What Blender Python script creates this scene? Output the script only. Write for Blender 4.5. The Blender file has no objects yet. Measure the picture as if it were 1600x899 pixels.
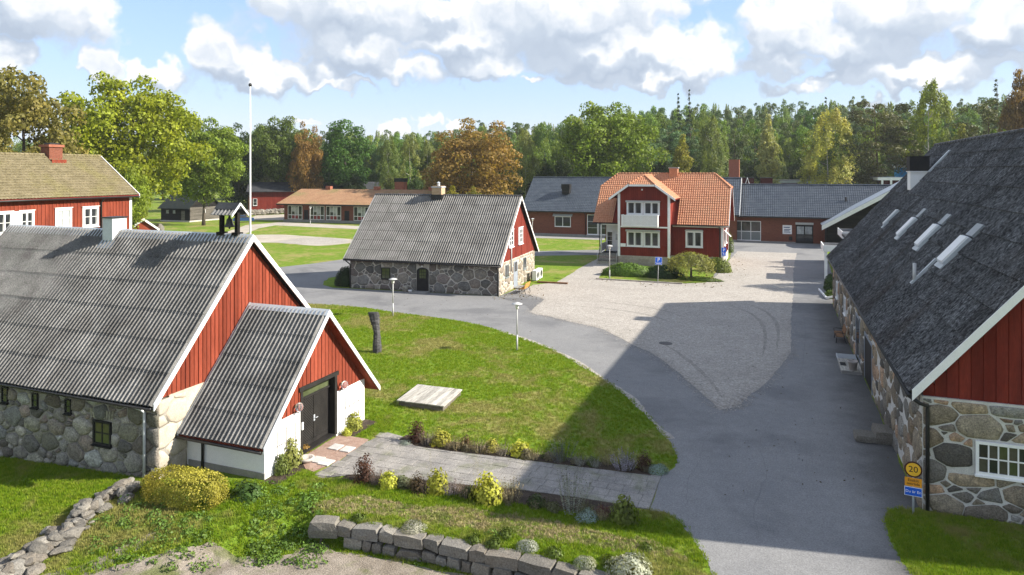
import bpy, bmesh, math, random
import numpy as np
from mathutils import Vector, Matrix
from mathutils.geometry import delaunay_2d_cdt, tessellate_polygon

sc = bpy.context.scene
COL = sc.collection
R = math.radians

# ------------------------------------------------------------------ camera
CAM_H, FPX, U0, V0 = 10.8, 1079.0, 800.0, 268.0
YAW = R(20.9)
FW = (-math.sin(YAW), math.cos(YAW))
RT = (math.cos(YAW), math.sin(YAW))
cam_d = bpy.data.cameras.new('camera')
cam = bpy.data.objects.new('camera', cam_d)
COL.objects.link(cam)
cam.location = (0, 0, CAM_H)
cam.rotation_euler = (R(90), 0, YAW)
cam_d.sensor_width = 36
cam_d.lens = FPX / 1600 * 36
cam_d.shift_y = -(449.5 - V0) / 1600
cam_d.clip_start = 0.5
cam_d.clip_end = 6000
sc.camera = cam

# ------------------------------------------------------------------ light
SUN_AZ, SUN_EL = 14.0, 32.0         # direction to the sun, degrees from +X towards +Y
sun_d = bpy.data.lights.new('sun', 'SUN')
sun_d.energy = 2.95
sun_d.angle = R(0.5)
sun_d.color = (1.0, 0.93, 0.82)
sun = bpy.data.objects.new('sun', sun_d)
COL.objects.link(sun)
sv = Vector((math.cos(R(SUN_AZ)) * math.cos(R(SUN_EL)), math.sin(R(SUN_AZ)) * math.cos(R(SUN_EL)), math.sin(R(SUN_EL))))
sun.rotation_euler = sv.to_track_quat('Z', 'Y').to_euler()
sun.location = sv * 80

EXPOSURE = 1.88
sc.view_settings.view_transform = 'Standard'
sc.view_settings.look = 'None'
sc.view_settings.gamma = 1
sc.view_settings.use_curve_mapping = False
sc.view_settings.exposure = EXPOSURE
sc.render.engine = 'CYCLES'
try:
    sc.cycles.max_bounces = 4
    sc.cycles.diffuse_bounces = 3
    sc.cycles.glossy_bounces = 2
    sc.cycles.transmission_bounces = 3
    sc.cycles.transparent_max_bounces = 6
    sc.cycles.use_denoising = True
    sc.cycles.sample_clamp_indirect = 6
except Exception:
    pass

class NT:
    """small helper to write node trees"""
    def __init__(s, tree):
        s.t = tree
        s.n = tree.nodes
    def new(s, typ, **kw):
        nd = s.n.new(typ)
        for k, v in kw.items():
            if k.startswith('i_'):
                key = k[2:]
                key = int(key) if key.isdigit() else key
                s.put(nd.inputs[key], v)
            else:
                setattr(nd, k, v)
        return nd
    def put(s, sock, v):
        if isinstance(v, bpy.types.NodeSocket):
            s.t.links.new(v, sock)
        else:
            sock.default_value = v
    def math(s, op, a, b=None, c=None, clamp=False):
        nd = s.n.new('ShaderNodeMath')
        nd.operation = op
        nd.use_clamp = clamp
        s.put(nd.inputs[0], a)
        if b is not None: s.put(nd.inputs[1], b)
        if c is not None: s.put(nd.inputs[2], c)
        return nd.outputs[0]
    def vmath(s, op, a, b=None):
        nd = s.n.new('ShaderNodeVectorMath')
        nd.operation = op
        s.put(nd.inputs[0], a)
        if b is not None: s.put(nd.inputs[1], b)
        return nd.outputs['Value'] if op in ('DOT_PRODUCT', 'LENGTH') else nd.outputs[0]
    def mix(s, f, a, b, blend='MIX'):
        nd = s.n.new('ShaderNodeMix')
        nd.data_type = 'RGBA'
        nd.blend_type = blend
        s.put(nd.inputs[0], f)
        for k, v in ((6, a), (7, b)):
            if isinstance(v, (tuple, list)): v = (v[0], v[1], v[2], 1)
            s.put(nd.inputs[k], v)
        return nd.outputs[2]
    def ramp(s, f, stops, interp='LINEAR'):
        nd = s.n.new('ShaderNodeValToRGB')
        cr = nd.color_ramp
        cr.interpolation = interp
        while len(cr.elements) < len(stops): cr.elements.new(0.5)
        for e, (p, c) in zip(cr.elements, stops):
            e.position = p
            e.color = (c[0], c[1], c[2], 1) if isinstance(c, (tuple, list)) else (c, c, c, 1)
        s.put(nd.inputs[0], f)
        return nd.outputs[0]
    def maprange(s, v, a, b, c, d, smooth=False):
        nd = s.n.new('ShaderNodeMapRange')
        if smooth: nd.interpolation_type = 'SMOOTHSTEP'
        s.put(nd.inputs[0], v)
        for i, x in enumerate((a, b, c, d)): s.put(nd.inputs[i + 1], x)
        return nd.outputs[0]
    def noise(s, vec, scale, detail=4, rough=0.5, dist=0.0):
        nd = s.n.new('ShaderNodeTexNoise')
        s.put(nd.inputs['Vector'], vec)
        nd.inputs['Scale'].default_value = scale
        nd.inputs['Detail'].default_value = detail
        nd.inputs['Roughness'].default_value = rough
        nd.inputs['Distortion'].default_value = dist
        return nd.outputs[0]

# ------------------------------------------------------------------ sky
HAZE = 0.00016
SKY_STRENGTH = 0.15
SKY_ROLL = 2.8
CLOUD_BRIGHT = 0.305
CLOUD_BIAS = 0.39
world = bpy.data.worlds.new('World')
sc.world = world
world.use_nodes = True
wt = NT(world.node_tree)
wt.n.clear()
sky = wt.new('ShaderNodeTexSky', sky_type='NISHITA', sun_disc=False)
sky.sun_elevation = R(SUN_EL)
sky.sun_rotation = R(90 - SUN_AZ)
sky.air_density = 1.0
sky.dust_density = 0.15
sky.ozone_density = 1.6

def cloud_dir(u, v):
    t = (u - U0) / FPX
    a = math.atan(t) - YAW
    return a, math.atan((V0 - v) / FPX * math.cos(math.atan(t)))
# banks of cloud, each by the azimuth and elevation at which it stands (from the photograph) and its half sizes
CLOUDS = [
    (30, 0, 130, 75), (0, 92, 55, 36), (152, 104, 34, 34), (250, 118, 44, 24), (345, 92, 66, 44), (410, 112, 120, 30), (480, 112, 70, 26),
    (560, 10, 160, 90), (560, 70, 120, 40), (640, 104, 80, 24), (725, 60, 98, 56), (760, 102, 90, 30), (700, 10, 50, 30),
    (900, 20, 180, 90), (970, 75, 190, 56), (1085, 100, 90, 40), (1010, 122, 150, 20), (830, 132, 36, 10),
    (1245, 45, 95, 70), (1225, 96, 66, 24), (1400, 10, 190, 76), (1330, 66, 140, 44), (1430, 112, 170, 28), (1565, 30, 110, 60),
    (1300, 120, 32, 14), (1255, 132, 56, 14), (615, 202, 30, 9), (475, 188, 24, 8), (665, 187, 22, 8), (718, 196, 20, 9), (1360, 157, 30, 9), (520, 136, 60, 10)]
tc = wt.new('ShaderNodeTexCoord')
sep = wt.new('ShaderNodeSeparateXYZ'); wt.put(sep.inputs[0], tc.outputs['Generated'])
w_az = wt.math('ARCTAN2', sep.outputs[0], sep.outputs[1])
w_el = wt.math('ARCSINE', sep.outputs[2])
cvn = wt.new('ShaderNodeCombineXYZ'); wt.put(cvn.inputs[0], w_az); wt.put(cvn.inputs[1], w_el)
AE = cvn.outputs[0]
warpn = wt.new('ShaderNodeTexNoise', noise_dimensions='2D'); wt.put(warpn.inputs['Vector'], AE)
warpn.inputs['Scale'].default_value = 26; warpn.inputs['Detail'].default_value = 3
AEw = wt.vmath('ADD', AE, wt.vmath('MULTIPLY', wt.vmath('SUBTRACT', warpn.outputs[1], (0.5, 0.5, 0.5)), (0.075, 0.06, 0)))
def banks(vec):
    acc = None
    for (u, v, hw, hh) in CLOUDS:
        a0, e0 = cloud_dir(u, v); a1, _ = cloud_dir(u + hw, v); _, e1 = cloud_dir(u, v - hh)
        nd = wt.new('ShaderNodeVectorMath', operation='MULTIPLY_ADD')
        k = (1 / abs(a1 - a0), 1 / abs(e1 - e0), 0)
        wt.put(nd.inputs[0], vec); nd.inputs[1].default_value = k; nd.inputs[2].default_value = (-a0 * k[0], -e0 * k[1], 0)
        d = wt.vmath('LENGTH', nd.outputs[0])
        acc = d if acc is None else wt.math('MINIMUM', acc, d)
    return wt.math('SUBTRACT', 1.0, acc)
def n2(vec, scale, detail, rough=0.55):
    nd = wt.new('ShaderNodeTexNoise', noise_dimensions='2D'); wt.put(nd.inputs['Vector'], vec)
    nd.inputs['Scale'].default_value = scale; nd.inputs['Detail'].default_value = detail; nd.inputs['Roughness'].default_value = rough
    return nd.outputs[0]
def puffs(vec, scale):
    nd = wt.new('ShaderNodeTexVoronoi', feature='SMOOTH_F1', voronoi_dimensions='2D'); wt.put(nd.inputs['Vector'], vec)
    nd.inputs['Scale'].default_value = scale; nd.inputs['Smoothness'].default_value = 0.5
    return nd.outputs['Distance']
# the rest of the sky, outside the photograph's part of it: the same kind of broken cloud
gen = wt.maprange(n2(AE, 3.0, 3), 0.31, 0.57, -0.7, 0.7)
inside = wt.math('MULTIPLY', wt.maprange(wt.math('ABSOLUTE', wt.math('ADD', w_az, YAW)), 0.66, 0.80, 1, 0, True), wt.maprange(w_el, 0.235, 0.33, 1, 0, True))
B0 = banks(AEw)
base = wt.math('ADD', wt.math('MULTIPLY', B0, inside), wt.math('MULTIPLY', gen, wt.math('SUBTRACT', 1.0, inside)))
LS = (0.010, 0.012, 0)        # a small step towards the sun, and up
def relief(vec, det):
    f_ = wt.math('MULTIPLY', n2(vec, 13.0, det, 0.52), 1.5)
    f_ = wt.math('SUBTRACT', f_, wt.math('MULTIPLY', puffs(vec, 20), 0.42))
    return f_
R0 = relief(AEw, 7); R1 = relief(wt.vmath('ADD', AEw, LS), 4)
B1 = wt.math('MULTIPLY', banks(wt.vmath('ADD', AEw, (0.012, 0.034, 0))), inside)
D0 = wt.math('ADD', base, wt.math('SUBTRACT', R0, CLOUD_BIAS))
cmask = wt.math('MULTIPLY', wt.maprange(D0, -0.08, 0.42, 0, 1, True), wt.maprange(w_el, 0.0, 0.03, 0, 1, True))
lit = wt.math('SUBTRACT', R0, R1)
rise = wt.math('SUBTRACT', wt.math('MULTIPLY', B0, inside), B1)      # positive at a bank's sunny crown, negative at its foot
thick = wt.maprange(D0, 0.05, 0.7, 0, 1, True)
shade = wt.math('ADD', 0.615, wt.math('MULTIPLY', lit, 0.55))
shade = wt.math('ADD', shade, wt.math('MULTIPLY', wt.math('MINIMUM', wt.math('MAXIMUM', rise, -0.6), 0.34), 0.95))
shade = wt.math('ADD', shade, wt.math('MULTIPLY', thick, -0.12), clamp=True)
ccol = wt.ramp(shade, [(0.0, (0.46, 0.54, 0.66)), (0.40, (0.56, 0.64, 0.75)), (0.62, (0.72, 0.78, 0.86)), (0.80, (0.90, 0.92, 0.95)), (1, (1, 1, 1))])
cemit = wt.mix(1.0, ccol, (CLOUD_BRIGHT,) * 3, 'MULTIPLY')
skyc = wt.mix(1.0, sky.outputs[0], tuple(SKY_STRENGTH * q for q in (0.93, 0.875, 0.96)), 'MULTIPLY')
# the bright band at the horizon rolled off as in the photograph
lum = wt.vmath('DOT_PRODUCT', skyc, (0.25, 0.60, 0.15))
dv = wt.math('ADD', 1.0, wt.math('MULTIPLY', lum, SKY_ROLL))
dvc = wt.new('ShaderNodeCombineXYZ')
for i_ in range(3): wt.put(dvc.inputs[i_], dv)
skyc = wt.mix(1.0, skyc, dvc.outputs[0], 'DIVIDE')
sc_ = wt.new('ShaderNodeSeparateColor'); wt.put(sc_.inputs[0], skyc)
cb_ = wt.new('ShaderNodeCombineColor')          # no yellow band along the horizon: the air there is pale blue
wt.put(cb_.inputs[1], sc_.outputs[1]); wt.put(cb_.inputs[0], wt.math('MINIMUM', sc_.outputs[0], wt.math('MULTIPLY', sc_.outputs[1], 0.90))); wt.put(cb_.inputs[2], wt.math('MAXIMUM', sc_.outputs[2], wt.math('MULTIPLY', sc_.outputs[1], 1.14)))
final = wt.mix(cmask, cb_.outputs[0], cemit)
bg = wt.new('ShaderNodeBackground', i_Strength=1.0)
wt.put(bg.inputs[0], final)
wo = wt.new('ShaderNodeOutputWorld'); wt.put(wo.inputs[0], bg.outputs[0])
try:
    world.cycles.sampling_method = 'MANUAL'; world.cycles.sample_map_resolution = 512
except Exception:
    pass

# ------------------------------------------------------------------ places
def G(u, v, z=0.0):
    """the spot at height z seen at (u, v) of the 1600 px wide photograph"""
    d = (CAM_H - z) * FPX / (v - V0); l = (u - U0) / FPX * d
    return (d * FW[0] + l * RT[0], d * FW[1] + l * RT[1])
def PD(u, v, d):
    l = (u - U0) / FPX * d
    return (d * FW[0] + l * RT[0], d * FW[1] + l * RT[1], CAM_H - (v - V0) * d / FPX)
def smooth(t):
    t = max(0.0, min(1.0, t)); return t * t * (3 - 2 * t)
def terrain(x, y):
    """lower terrace in front of the retaining wall, ground falling away to the west"""
    if y > 24: return 0.0
    ln = 18.12 + 0.25 * smooth((x + 13.2) / 4)
    w = 0.22 + 6.0 * smooth((-13.6 - x) / 3.5)
    h = -0.66 * smooth((ln - y) / w) if x > -13.6 else -0.66 * smooth((ln + 0.5 - y) / w)
    h += -0.045 * max(0.0, -20.3 - x) * smooth((24 - y) / 4) * (1 if x > -45 else 24.7 / max(24.7, -20.3 - x))
    return h

# ------------------------------------------------------------------ materials
MATS = {}
def make_mat(name, c1, c2, scale=1.0, mid=0.0, midscale=4.0, rough=0.85, bump=0.3, fine=25.0, fine_amt=0.35, objvar=0.0, spec=0.25, stretch=None,
             palette=None, metal=0.0, detail=6, c3=None, c3scale=0.4, c3amt=0.5, bump_dist=0.02, lo=0.38, hi=0.62):
    m = bpy.data.materials.new(name); m.use_nodes = True
    t = NT(m.node_tree); t.n.clear()
    pos = t.new('ShaderNodeNewGeometry').outputs['Position']
    if stretch: pos = t.vmath('MULTIPLY', pos, stretch)
    oi = t.new('ShaderNodeObjectInfo')
    n1 = t.noise(pos, scale, detail, 0.6)
    n2 = t.noise(pos, fine, 4, 0.65)
    if palette:
        k = len(palette)
        a = t.ramp(oi.outputs['Random'], [(i / k, c) for i, c in enumerate(palette)], 'CONSTANT')
        col = t.mix(t.maprange(n1, lo, hi, 0, 0.55), a, c2)
    else:
        col = t.ramp(n1, [(lo, c1), (hi, c2)])
    if c3:
        n3 = t.noise(pos, c3scale, 5, 0.6, 0.3)
        col = t.mix(t.math('MULTIPLY', t.maprange(n3, 0.5, 0.66, 0, 1, True), c3amt), col, c3)
    k = t.maprange(n2, 0.3, 0.7, 1 - fine_amt, 1 + fine_amt)
    if mid:
        k = t.math('MULTIPLY', k, t.maprange(t.noise(pos, midscale, 4, 0.7), 0.3, 0.7, 1 - mid, 1 + mid))
    if objvar:
        k = t.math('MULTIPLY', k, t.maprange(t.math('FRACT', t.math('MULTIPLY', oi.outputs['Random'], 7.13)), 0, 1, 1 - objvar, 1 + objvar))
    cc = t.new('ShaderNodeCombineXYZ')
    for i in range(3): t.put(cc.inputs[i], k)
    col = t.mix(1.0, col, cc.outputs[0], 'MULTIPLY')
    b = t.new('ShaderNodeBsdfPrincipled')
    t.put(b.inputs['Base Color'], col)
    b.inputs['Roughness'].default_value = rough
    b.inputs['Metallic'].default_value = metal
    b.inputs['Specular IOR Level'].default_value = spec
    if bump:
        bp = t.new('ShaderNodeBump', i_Strength=bump, i_Distance=bump_dist)
        t.put(bp.inputs['Height'], t.math('ADD', n2, t.math('MULTIPLY', n1, 0.8)))
        t.put(b.inputs['Normal'], bp.outputs[0])
    o = t.new('ShaderNodeOutputMaterial'); t.put(o.inputs[0], b.outputs[0])
    MATS[name] = m
    return m
def wall_foot_dark(m):
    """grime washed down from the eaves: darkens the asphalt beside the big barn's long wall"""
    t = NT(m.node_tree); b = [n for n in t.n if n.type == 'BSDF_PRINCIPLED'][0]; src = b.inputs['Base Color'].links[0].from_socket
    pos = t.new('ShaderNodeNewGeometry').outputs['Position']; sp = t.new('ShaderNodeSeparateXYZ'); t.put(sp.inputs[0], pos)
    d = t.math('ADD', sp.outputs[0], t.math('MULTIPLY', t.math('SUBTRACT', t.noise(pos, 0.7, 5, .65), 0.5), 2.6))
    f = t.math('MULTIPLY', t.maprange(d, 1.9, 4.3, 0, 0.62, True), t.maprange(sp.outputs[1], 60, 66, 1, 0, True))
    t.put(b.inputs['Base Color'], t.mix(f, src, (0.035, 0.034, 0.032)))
def leaf_mat(name, trans=0.3, var=0.45, tint=None):
    """foliage: the colour is the object's own, varied leaf by leaf and clump by clump"""
    m = bpy.data.materials.new(name); m.use_nodes = True
    t = NT(m.node_tree); t.n.clear()
    ge = t.new('ShaderNodeNewGeometry'); oi = t.new('ShaderNodeObjectInfo')
    k = t.math('MULTIPLY', t.maprange(ge.outputs['Random Per Island'], 0, 1, 1 - var, 1 + var),
               t.maprange(t.noise(ge.outputs['Position'], 0.55, 3, 0.6), 0.3, 0.7, 0.72, 1.28))
    col = oi.outputs['Color']
    warm = t.mix(1.0, col, (1.22, 1.0, 0.7), 'MULTIPLY')
    col = t.mix(t.maprange(t.noise(ge.outputs['Position'], 0.3, 3, 0.6), 0.45, 0.7, 0, 0.6), col, warm)
    cc = t.new('ShaderNodeCombineXYZ')
    for i in range(3): t.put(cc.inputs[i], k)
    col = t.mix(1.0, col, cc.outputs[0], 'MULTIPLY')
    a = t.new('ShaderNodeBsdfPrincipled', i_Roughness=0.55)
    a.inputs['Specular IOR Level'].default_value = 0.25
    t.put(a.inputs['Base Color'], col)
    b = t.new('ShaderNodeBsdfTranslucent'); t.put(b.inputs[0], t.mix(1.0, col, (1.2, 1.25, 0.6), 'MULTIPLY'))
    mx = t.new('ShaderNodeMixShader', i_Fac=trans)
    t.put(mx.inputs[1], a.outputs[0]); t.put(mx.inputs[2], b.outputs[0])
    o = t.new('ShaderNodeOutputMaterial'); t.put(o.inputs[0], mx.outputs[0])
    MATS[name] = m
    return m

# ---- ground
def ground_mat():
    m = bpy.data.materials.new('lawn'); m.use_nodes = True
    t = NT(m.node_tree); t.n.clear()
    pos = t.new('ShaderNodeNewGeometry').outputs['Position']
    big = t.noise(pos, 0.22, 5, 0.6, 0.4); mid = t.noise(pos, 1.3, 5, 0.65); fine = t.noise(pos, 14, 5, 0.7); xf = t.noise(pos, 60, 3, 0.7)
    col = t.ramp(mid, [(0.32, (0.105, 0.172, 0.015)), (0.55, (0.135, 0.205, 0.018)), (0.72, (0.185, 0.225, 0.034))])
    col = t.mix(t.maprange(t.math('ADD', big, t.math('MULTIPLY', t.math('SUBTRACT', mid, 0.5), 0.45)), 0.46, 0.64, 0, 0.75, True), col, (0.27, 0.23, 0.085))
    k = t.math('MULTIPLY', t.maprange(fine, 0.3, 0.7, 0.55, 1.45), t.maprange(xf, 0.3, 0.7, 0.7, 1.3))
    cc = t.new('ShaderNodeCombineXYZ')
    for i in range(3): t.put(cc.inputs[i], k)
    col = t.mix(1.0, col, cc.outputs[0], 'MULTIPLY')
    b = t.new('ShaderNodeBsdfPrincipled', i_Roughness=0.9); b.inputs['Specular IOR Level'].default_value = 0.1
    t.put(b.inputs['Base Color'], col)
    bp = t.new('ShaderNodeBump', i_Strength=0.8, i_Distance=0.05); t.put(bp.inputs['Height'], t.math('ADD', fine, mid)); t.put(b.inputs['Normal'], bp.outputs[0])
    o = t.new('ShaderNodeOutputMaterial'); t.put(o.inputs[0], b.outputs[0])
    MATS['lawn'] = m
    return m
ground_mat()
make_mat('asphalt', (0.18, 0.18, 0.181), (0.208, 0.207, 0.204), scale=0.45, rough=0.92, bump=0.5, fine=20, fine_amt=0.30, mid=0.08, midscale=2.2, c3=(0.115, 0.116, 0.12), c3scale=0.13, c3amt=0.75, lo=.3, hi=.7)
wall_foot_dark(MATS['asphalt'])
make_mat('asphalt_patch', (0.125, 0.125, 0.128), (0.15, 0.15, 0.15), scale=0.8, bump=0.2, fine=45, fine_amt=0.2)
make_mat('gravel', (0.31, 0.285, 0.253), (0.36, 0.333, 0.297), scale=0.5, rough=0.95, bump=0.9, fine=10, fine_amt=0.40, mid=0.22, midscale=3.2, c3=(0.27, 0.25, 0.22), c3scale=0.18, c3amt=0.4, bump_dist=0.05, lo=.3, hi=.7)
make_mat('dirt_gravel', (0.19, 0.16, 0.125), (0.29, 0.25, 0.205), scale=1.2, rough=0.95, bump=0.9, fine=22, fine_amt=0.4, c3=(0.10, 0.12, 0.03), c3scale=0.7, c3amt=0.8, bump_dist=0.04)
make_mat('gravel_track', (0.235, 0.215, 0.19), (0.275, 0.255, 0.225), scale=0.8, rough=0.95, bump=0.8, fine=10, fine_amt=0.35, mid=0.2, midscale=3)
make_mat('pale_gravel', (0.34, 0.30, 0.25), (0.42, 0.38, 0.32), scale=0.4, bump=0.4, fine=10, fine_amt=0.2)
make_mat('soil', (0.035, 0.026, 0.018), (0.07, 0.05, 0.035), scale=3, bump=1, fine=20, fine_amt=0.5, bump_dist=0.05)
make_mat('concrete', (0.24, 0.235, 0.22), (0.30, 0.29, 0.27), scale=1.5, bump=0.4, fine=40, fine_amt=0.25)
make_mat('path_grit', (0.14, 0.135, 0.12), (0.19, 0.18, 0.16), scale=2.0, bump=0.6, fine=30, fine_amt=0.4)
make_mat('paving', (0.20, 0.19, 0.178), (0.265, 0.25, 0.228), scale=1.0, bump=0.6, fine=28, fine_amt=0.42, mid=0.15, midscale=5, objvar=0.07, c3=(0.13, 0.14, 0.07), c3scale=0.8, c3amt=0.5)
make_mat('pale_slab', (0.42, 0.41, 0.39), (0.50, 0.49, 0.46), scale=2, bump=0.3, fine=40, fine_amt=0.15, objvar=0.1)
make_mat('brick_paving', (0.26, 0.17, 0.13), (0.33, 0.235, 0.19), scale=3, bump=0.6, fine=30, fine_amt=0.4)
# ---- walls
make_mat('stone_grey', (0.1, 0.1, 0.1), (0.15, 0.142, 0.122), scale=4.5, rough=0.85, bump=0.9, fine=18, fine_amt=0.55, mid=0.25, midscale=6, objvar=0.42, bump_dist=0.03,
         palette=[(0.236, 0.222, 0.191), (0.289, 0.271, 0.236), (0.142, 0.136, 0.124), (0.224, 0.215, 0.159), (0.330, 0.307, 0.260), (0.201, 0.172, 0.142), (0.260, 0.262, 0.240), (0.171, 0.163, 0.142), (0.260, 0.206, 0.172)])
make_mat('stone_warm', (0.1, 0.1, 0.1), (0.14, 0.122, 0.098), scale=4.5, rough=0.85, bump=0.9, fine=22, fine_amt=0.5, mid=0.25, midscale=6, objvar=0.38, bump_dist=0.03,
         palette=[(0.342, 0.266, 0.177), (0.177, 0.153, 0.124), (0.378, 0.313, 0.224), (0.153, 0.138, 0.116), (0.236, 0.201, 0.147), (0.295, 0.242, 0.177), (0.201, 0.196, 0.179), (0.136, 0.126, 0.112), (0.376, 0.247, 0.159)])
make_mat('stone_field', (0.1, 0.1, 0.1), (0.12, 0.115, 0.108), scale=2.5, rough=0.85, bump=0.7, fine=12, fine_amt=0.4, mid=0.2, midscale=4, objvar=0.35, bump_dist=0.03,
         palette=[(0.165, 0.162, 0.151), (0.212, 0.196, 0.171), (0.136, 0.135, 0.130), (0.260, 0.234, 0.198), (0.189, 0.177, 0.159), (0.224, 0.189, 0.159), (0.182, 0.150, 0.136)])
make_mat('stone_dry', (0.2, 0.2, 0.2), (0.18, 0.165, 0.14), scale=3.5, rough=0.9, bump=0.8, fine=22, fine_amt=0.4, objvar=0.22, bump_dist=0.03,
         palette=[(0.17, 0.155, 0.13), (0.12, 0.112, 0.098), (0.21, 0.195, 0.165), (0.14, 0.122, 0.10), (0.185, 0.175, 0.155)])
make_mat('mortar_grey', (0.22, 0.21, 0.18), (0.30, 0.28, 0.245), scale=2.5, bump=0.6, fine=30, fine_amt=0.25, c3=(0.10, 0.095, 0.08), c3scale=0.7, c3amt=0.7)
make_mat('mortar_pale', (0.50, 0.485, 0.455), (0.60, 0.585, 0.55), scale=3, bump=0.6, fine=30, fine_amt=0.2)
make_mat('mortar_beige', (0.40, 0.375, 0.335), (0.49, 0.465, 0.42), scale=3, bump=0.5, fine=30, fine_amt=0.2)
make_mat('pale_render', (0.40, 0.355, 0.285), (0.50, 0.45, 0.37), scale=1.6, bump=0.4, fine=25, fine_amt=0.22, c3=(0.30, 0.25, 0.19), c3scale=0.8, c3amt=0.6)
make_mat('white_plaster', (0.79, 0.79, 0.79), (0.83, 0.83, 0.83), scale=2, bump=0.2, fine=25, fine_amt=0.06)
make_mat('falu_red', (0.175, 0.038, 0.021), (0.235, 0.054, 0.030), scale=2.0, rough=0.9, bump=0.3, fine=30, fine_amt=0.2, objvar=0.2, c3=(0.14, 0.032, 0.021), c3scale=1.1, c3amt=0.6, stretch=(1, 1, 0.15), spec=0.1)
make_mat('falu_red_mid', (0.145, 0.026, 0.018), (0.18, 0.035, 0.024), scale=2.0, rough=0.9, bump=0.3, fine=30, fine_amt=0.16, objvar=0.10, stretch=(1, 1, 0.15), spec=0.1)
make_mat('stone_pale', (0.1, 0.1, 0.1), (0.24, 0.205, 0.155), scale=3.5, rough=0.9, bump=0.6, fine=20, fine_amt=0.35, objvar=0.25, palette=[(0.34, 0.29, 0.22), (0.24, 0.205, 0.16), (0.40, 0.35, 0.27), (0.19, 0.16, 0.13), (0.30, 0.26, 0.20)])
make_mat('falu_red_deep', (0.150, 0.022, 0.015), (0.20, 0.032, 0.021), scale=2.0, rough=0.85, bump=0.3, fine=30, fine_amt=0.2, objvar=0.2, stretch=(1, 1, 0.15), spec=0.12, c3=(0.11, 0.020, 0.016), c3scale=1.1, c3amt=0.6)
make_mat('black_timber', (0.011, 0.0105, 0.010), (0.022, 0.020, 0.018), scale=1.5, bump=0.5, fine=15, fine_amt=0.4, stretch=(0.2, 0.2, 2), spec=0.1)
make_mat('grey_timber', (0.085, 0.075, 0.062), (0.15, 0.135, 0.115), scale=1.5, bump=0.5, fine=15, fine_amt=0.4, stretch=(0.2, 0.2, 2), objvar=0.15)
make_mat('weathered_plank', (0.34, 0.32, 0.28), (0.46, 0.44, 0.39), scale=2, bump=0.5, fine=18, fine_amt=0.35, stretch=(1, 0.12, 1), objvar=0.2, c3=(0.10, 0.085, 0.07), c3scale=2.2, c3amt=0.8)
make_mat('bench_wood', (0.42, 0.20, 0.05), (0.52, 0.27, 0.07), scale=3, bump=0.2, fine=20, fine_amt=0.2)
make_mat('brown_wood', (0.17, 0.085, 0.04), (0.24, 0.13, 0.065), scale=3, bump=0.2, fine=20, fine_amt=0.25)
make_mat('white_paint', (0.76, 0.76, 0.75), (0.81, 0.81, 0.80), scale=2, rough=0.6, bump=0.06, fine=20, fine_amt=0.04)
make_mat('zinc', (0.42, 0.45, 0.48), (0.50, 0.53, 0.55), scale=0.8, rough=0.5, bump=0.1, fine=12, fine_amt=0.08, spec=0.4)
make_mat('dark_metal', (0.012, 0.012, 0.013), (0.022, 0.022, 0.023), scale=3, rough=0.45, bump=0.05, fine=20, fine_amt=0.1, spec=0.4)
make_mat('black_paint', (0.010, 0.010, 0.011), (0.018, 0.017, 0.017), scale=2, rough=0.65, bump=0.1, fine=20, fine_amt=0.2)
make_mat('charcoal_door', (0.014, 0.013, 0.012), (0.022, 0.020, 0.018), scale=2, rough=0.7, bump=0.1, fine=25, fine_amt=0.2)
make_mat('pole_grey', (0.42, 0.42, 0.41), (0.50, 0.50, 0.49), scale=2, rough=0.5, bump=0.05, fine=20, fine_amt=0.1)
make_mat('grey_box', (0.26, 0.28, 0.29), (0.30, 0.32, 0.33), scale=2, rough=0.5, bump=0.05, fine=20, fine_amt=0.08)
make_mat('blue_grey_door', (0.22, 0.25, 0.29), (0.26, 0.29, 0.33), scale=2, rough=0.5, bump=0.05, fine=20, fine_amt=0.08)
make_mat('bronze', (0.035, 0.035, 0.037), (0.075, 0.073, 0.072), scale=5, rough=0.6, bump=0.4, fine=30, fine_amt=0.3)
make_mat('brick', (0.155, 0.052, 0.032), (0.205, 0.075, 0.045), scale=5, bump=0.5, fine=14, fine_amt=0.35, stretch=(1, 1, 3.2), c3=(0.10, 0.04, 0.03), c3scale=1.5, c3amt=0.5)
make_mat('brick_orange', (0.25, 0.085, 0.05), (0.31, 0.12, 0.075), scale=5, bump=0.5, fine=14, fine_amt=0.3, stretch=(1, 1, 3.2))
make_mat('brick_pale', (0.40, 0.27, 0.16), (0.47, 0.34, 0.22), scale=5, bump=0.4, fine=14, fine_amt=0.25, stretch=(1, 1, 3.2))
make_mat('granite_block', (0.30, 0.262, 0.23), (0.37, 0.33, 0.29), scale=4, bump=0.5, fine=30, fine_amt=0.3, objvar=0.12)
# ---- roofs
make_mat('fibre_cement', (0.112, 0.110, 0.106), (0.215, 0.21, 0.202), scale=0.9, rough=0.9, bump=0.4, fine=22, fine_amt=0.45, objvar=0.12, c3=(0.085, 0.08, 0.075), c3scale=0.55, c3amt=0.55, lo=.3, hi=.7)
make_mat('fibre_cement_mid', (0.17, 0.163, 0.153), (0.235, 0.228, 0.215), scale=0.8, rough=0.9, bump=0.3, fine=20, fine_amt=0.2, objvar=0.10)
make_mat('fibre_cement_dark', (0.018, 0.018, 0.020), (0.21, 0.215, 0.22), scale=11, rough=0.9, bump=0.6, fine=26, fine_amt=0.7, mid=0.3, midscale=1.6, objvar=0.25, stretch=(0.55, 1.7, 0.55), c3=(0.030, 0.022, 0.018), c3scale=0.12, c3amt=0.7, lo=0.38, hi=0.76, detail=8)
make_mat('tile_orange', (0.40, 0.175, 0.095), (0.48, 0.23, 0.13), scale=3, rough=0.8, bump=0.2, fine=9, fine_amt=0.22, c3=(0.40, 0.22, 0.13), c3scale=0.6, c3amt=0.5)
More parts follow.
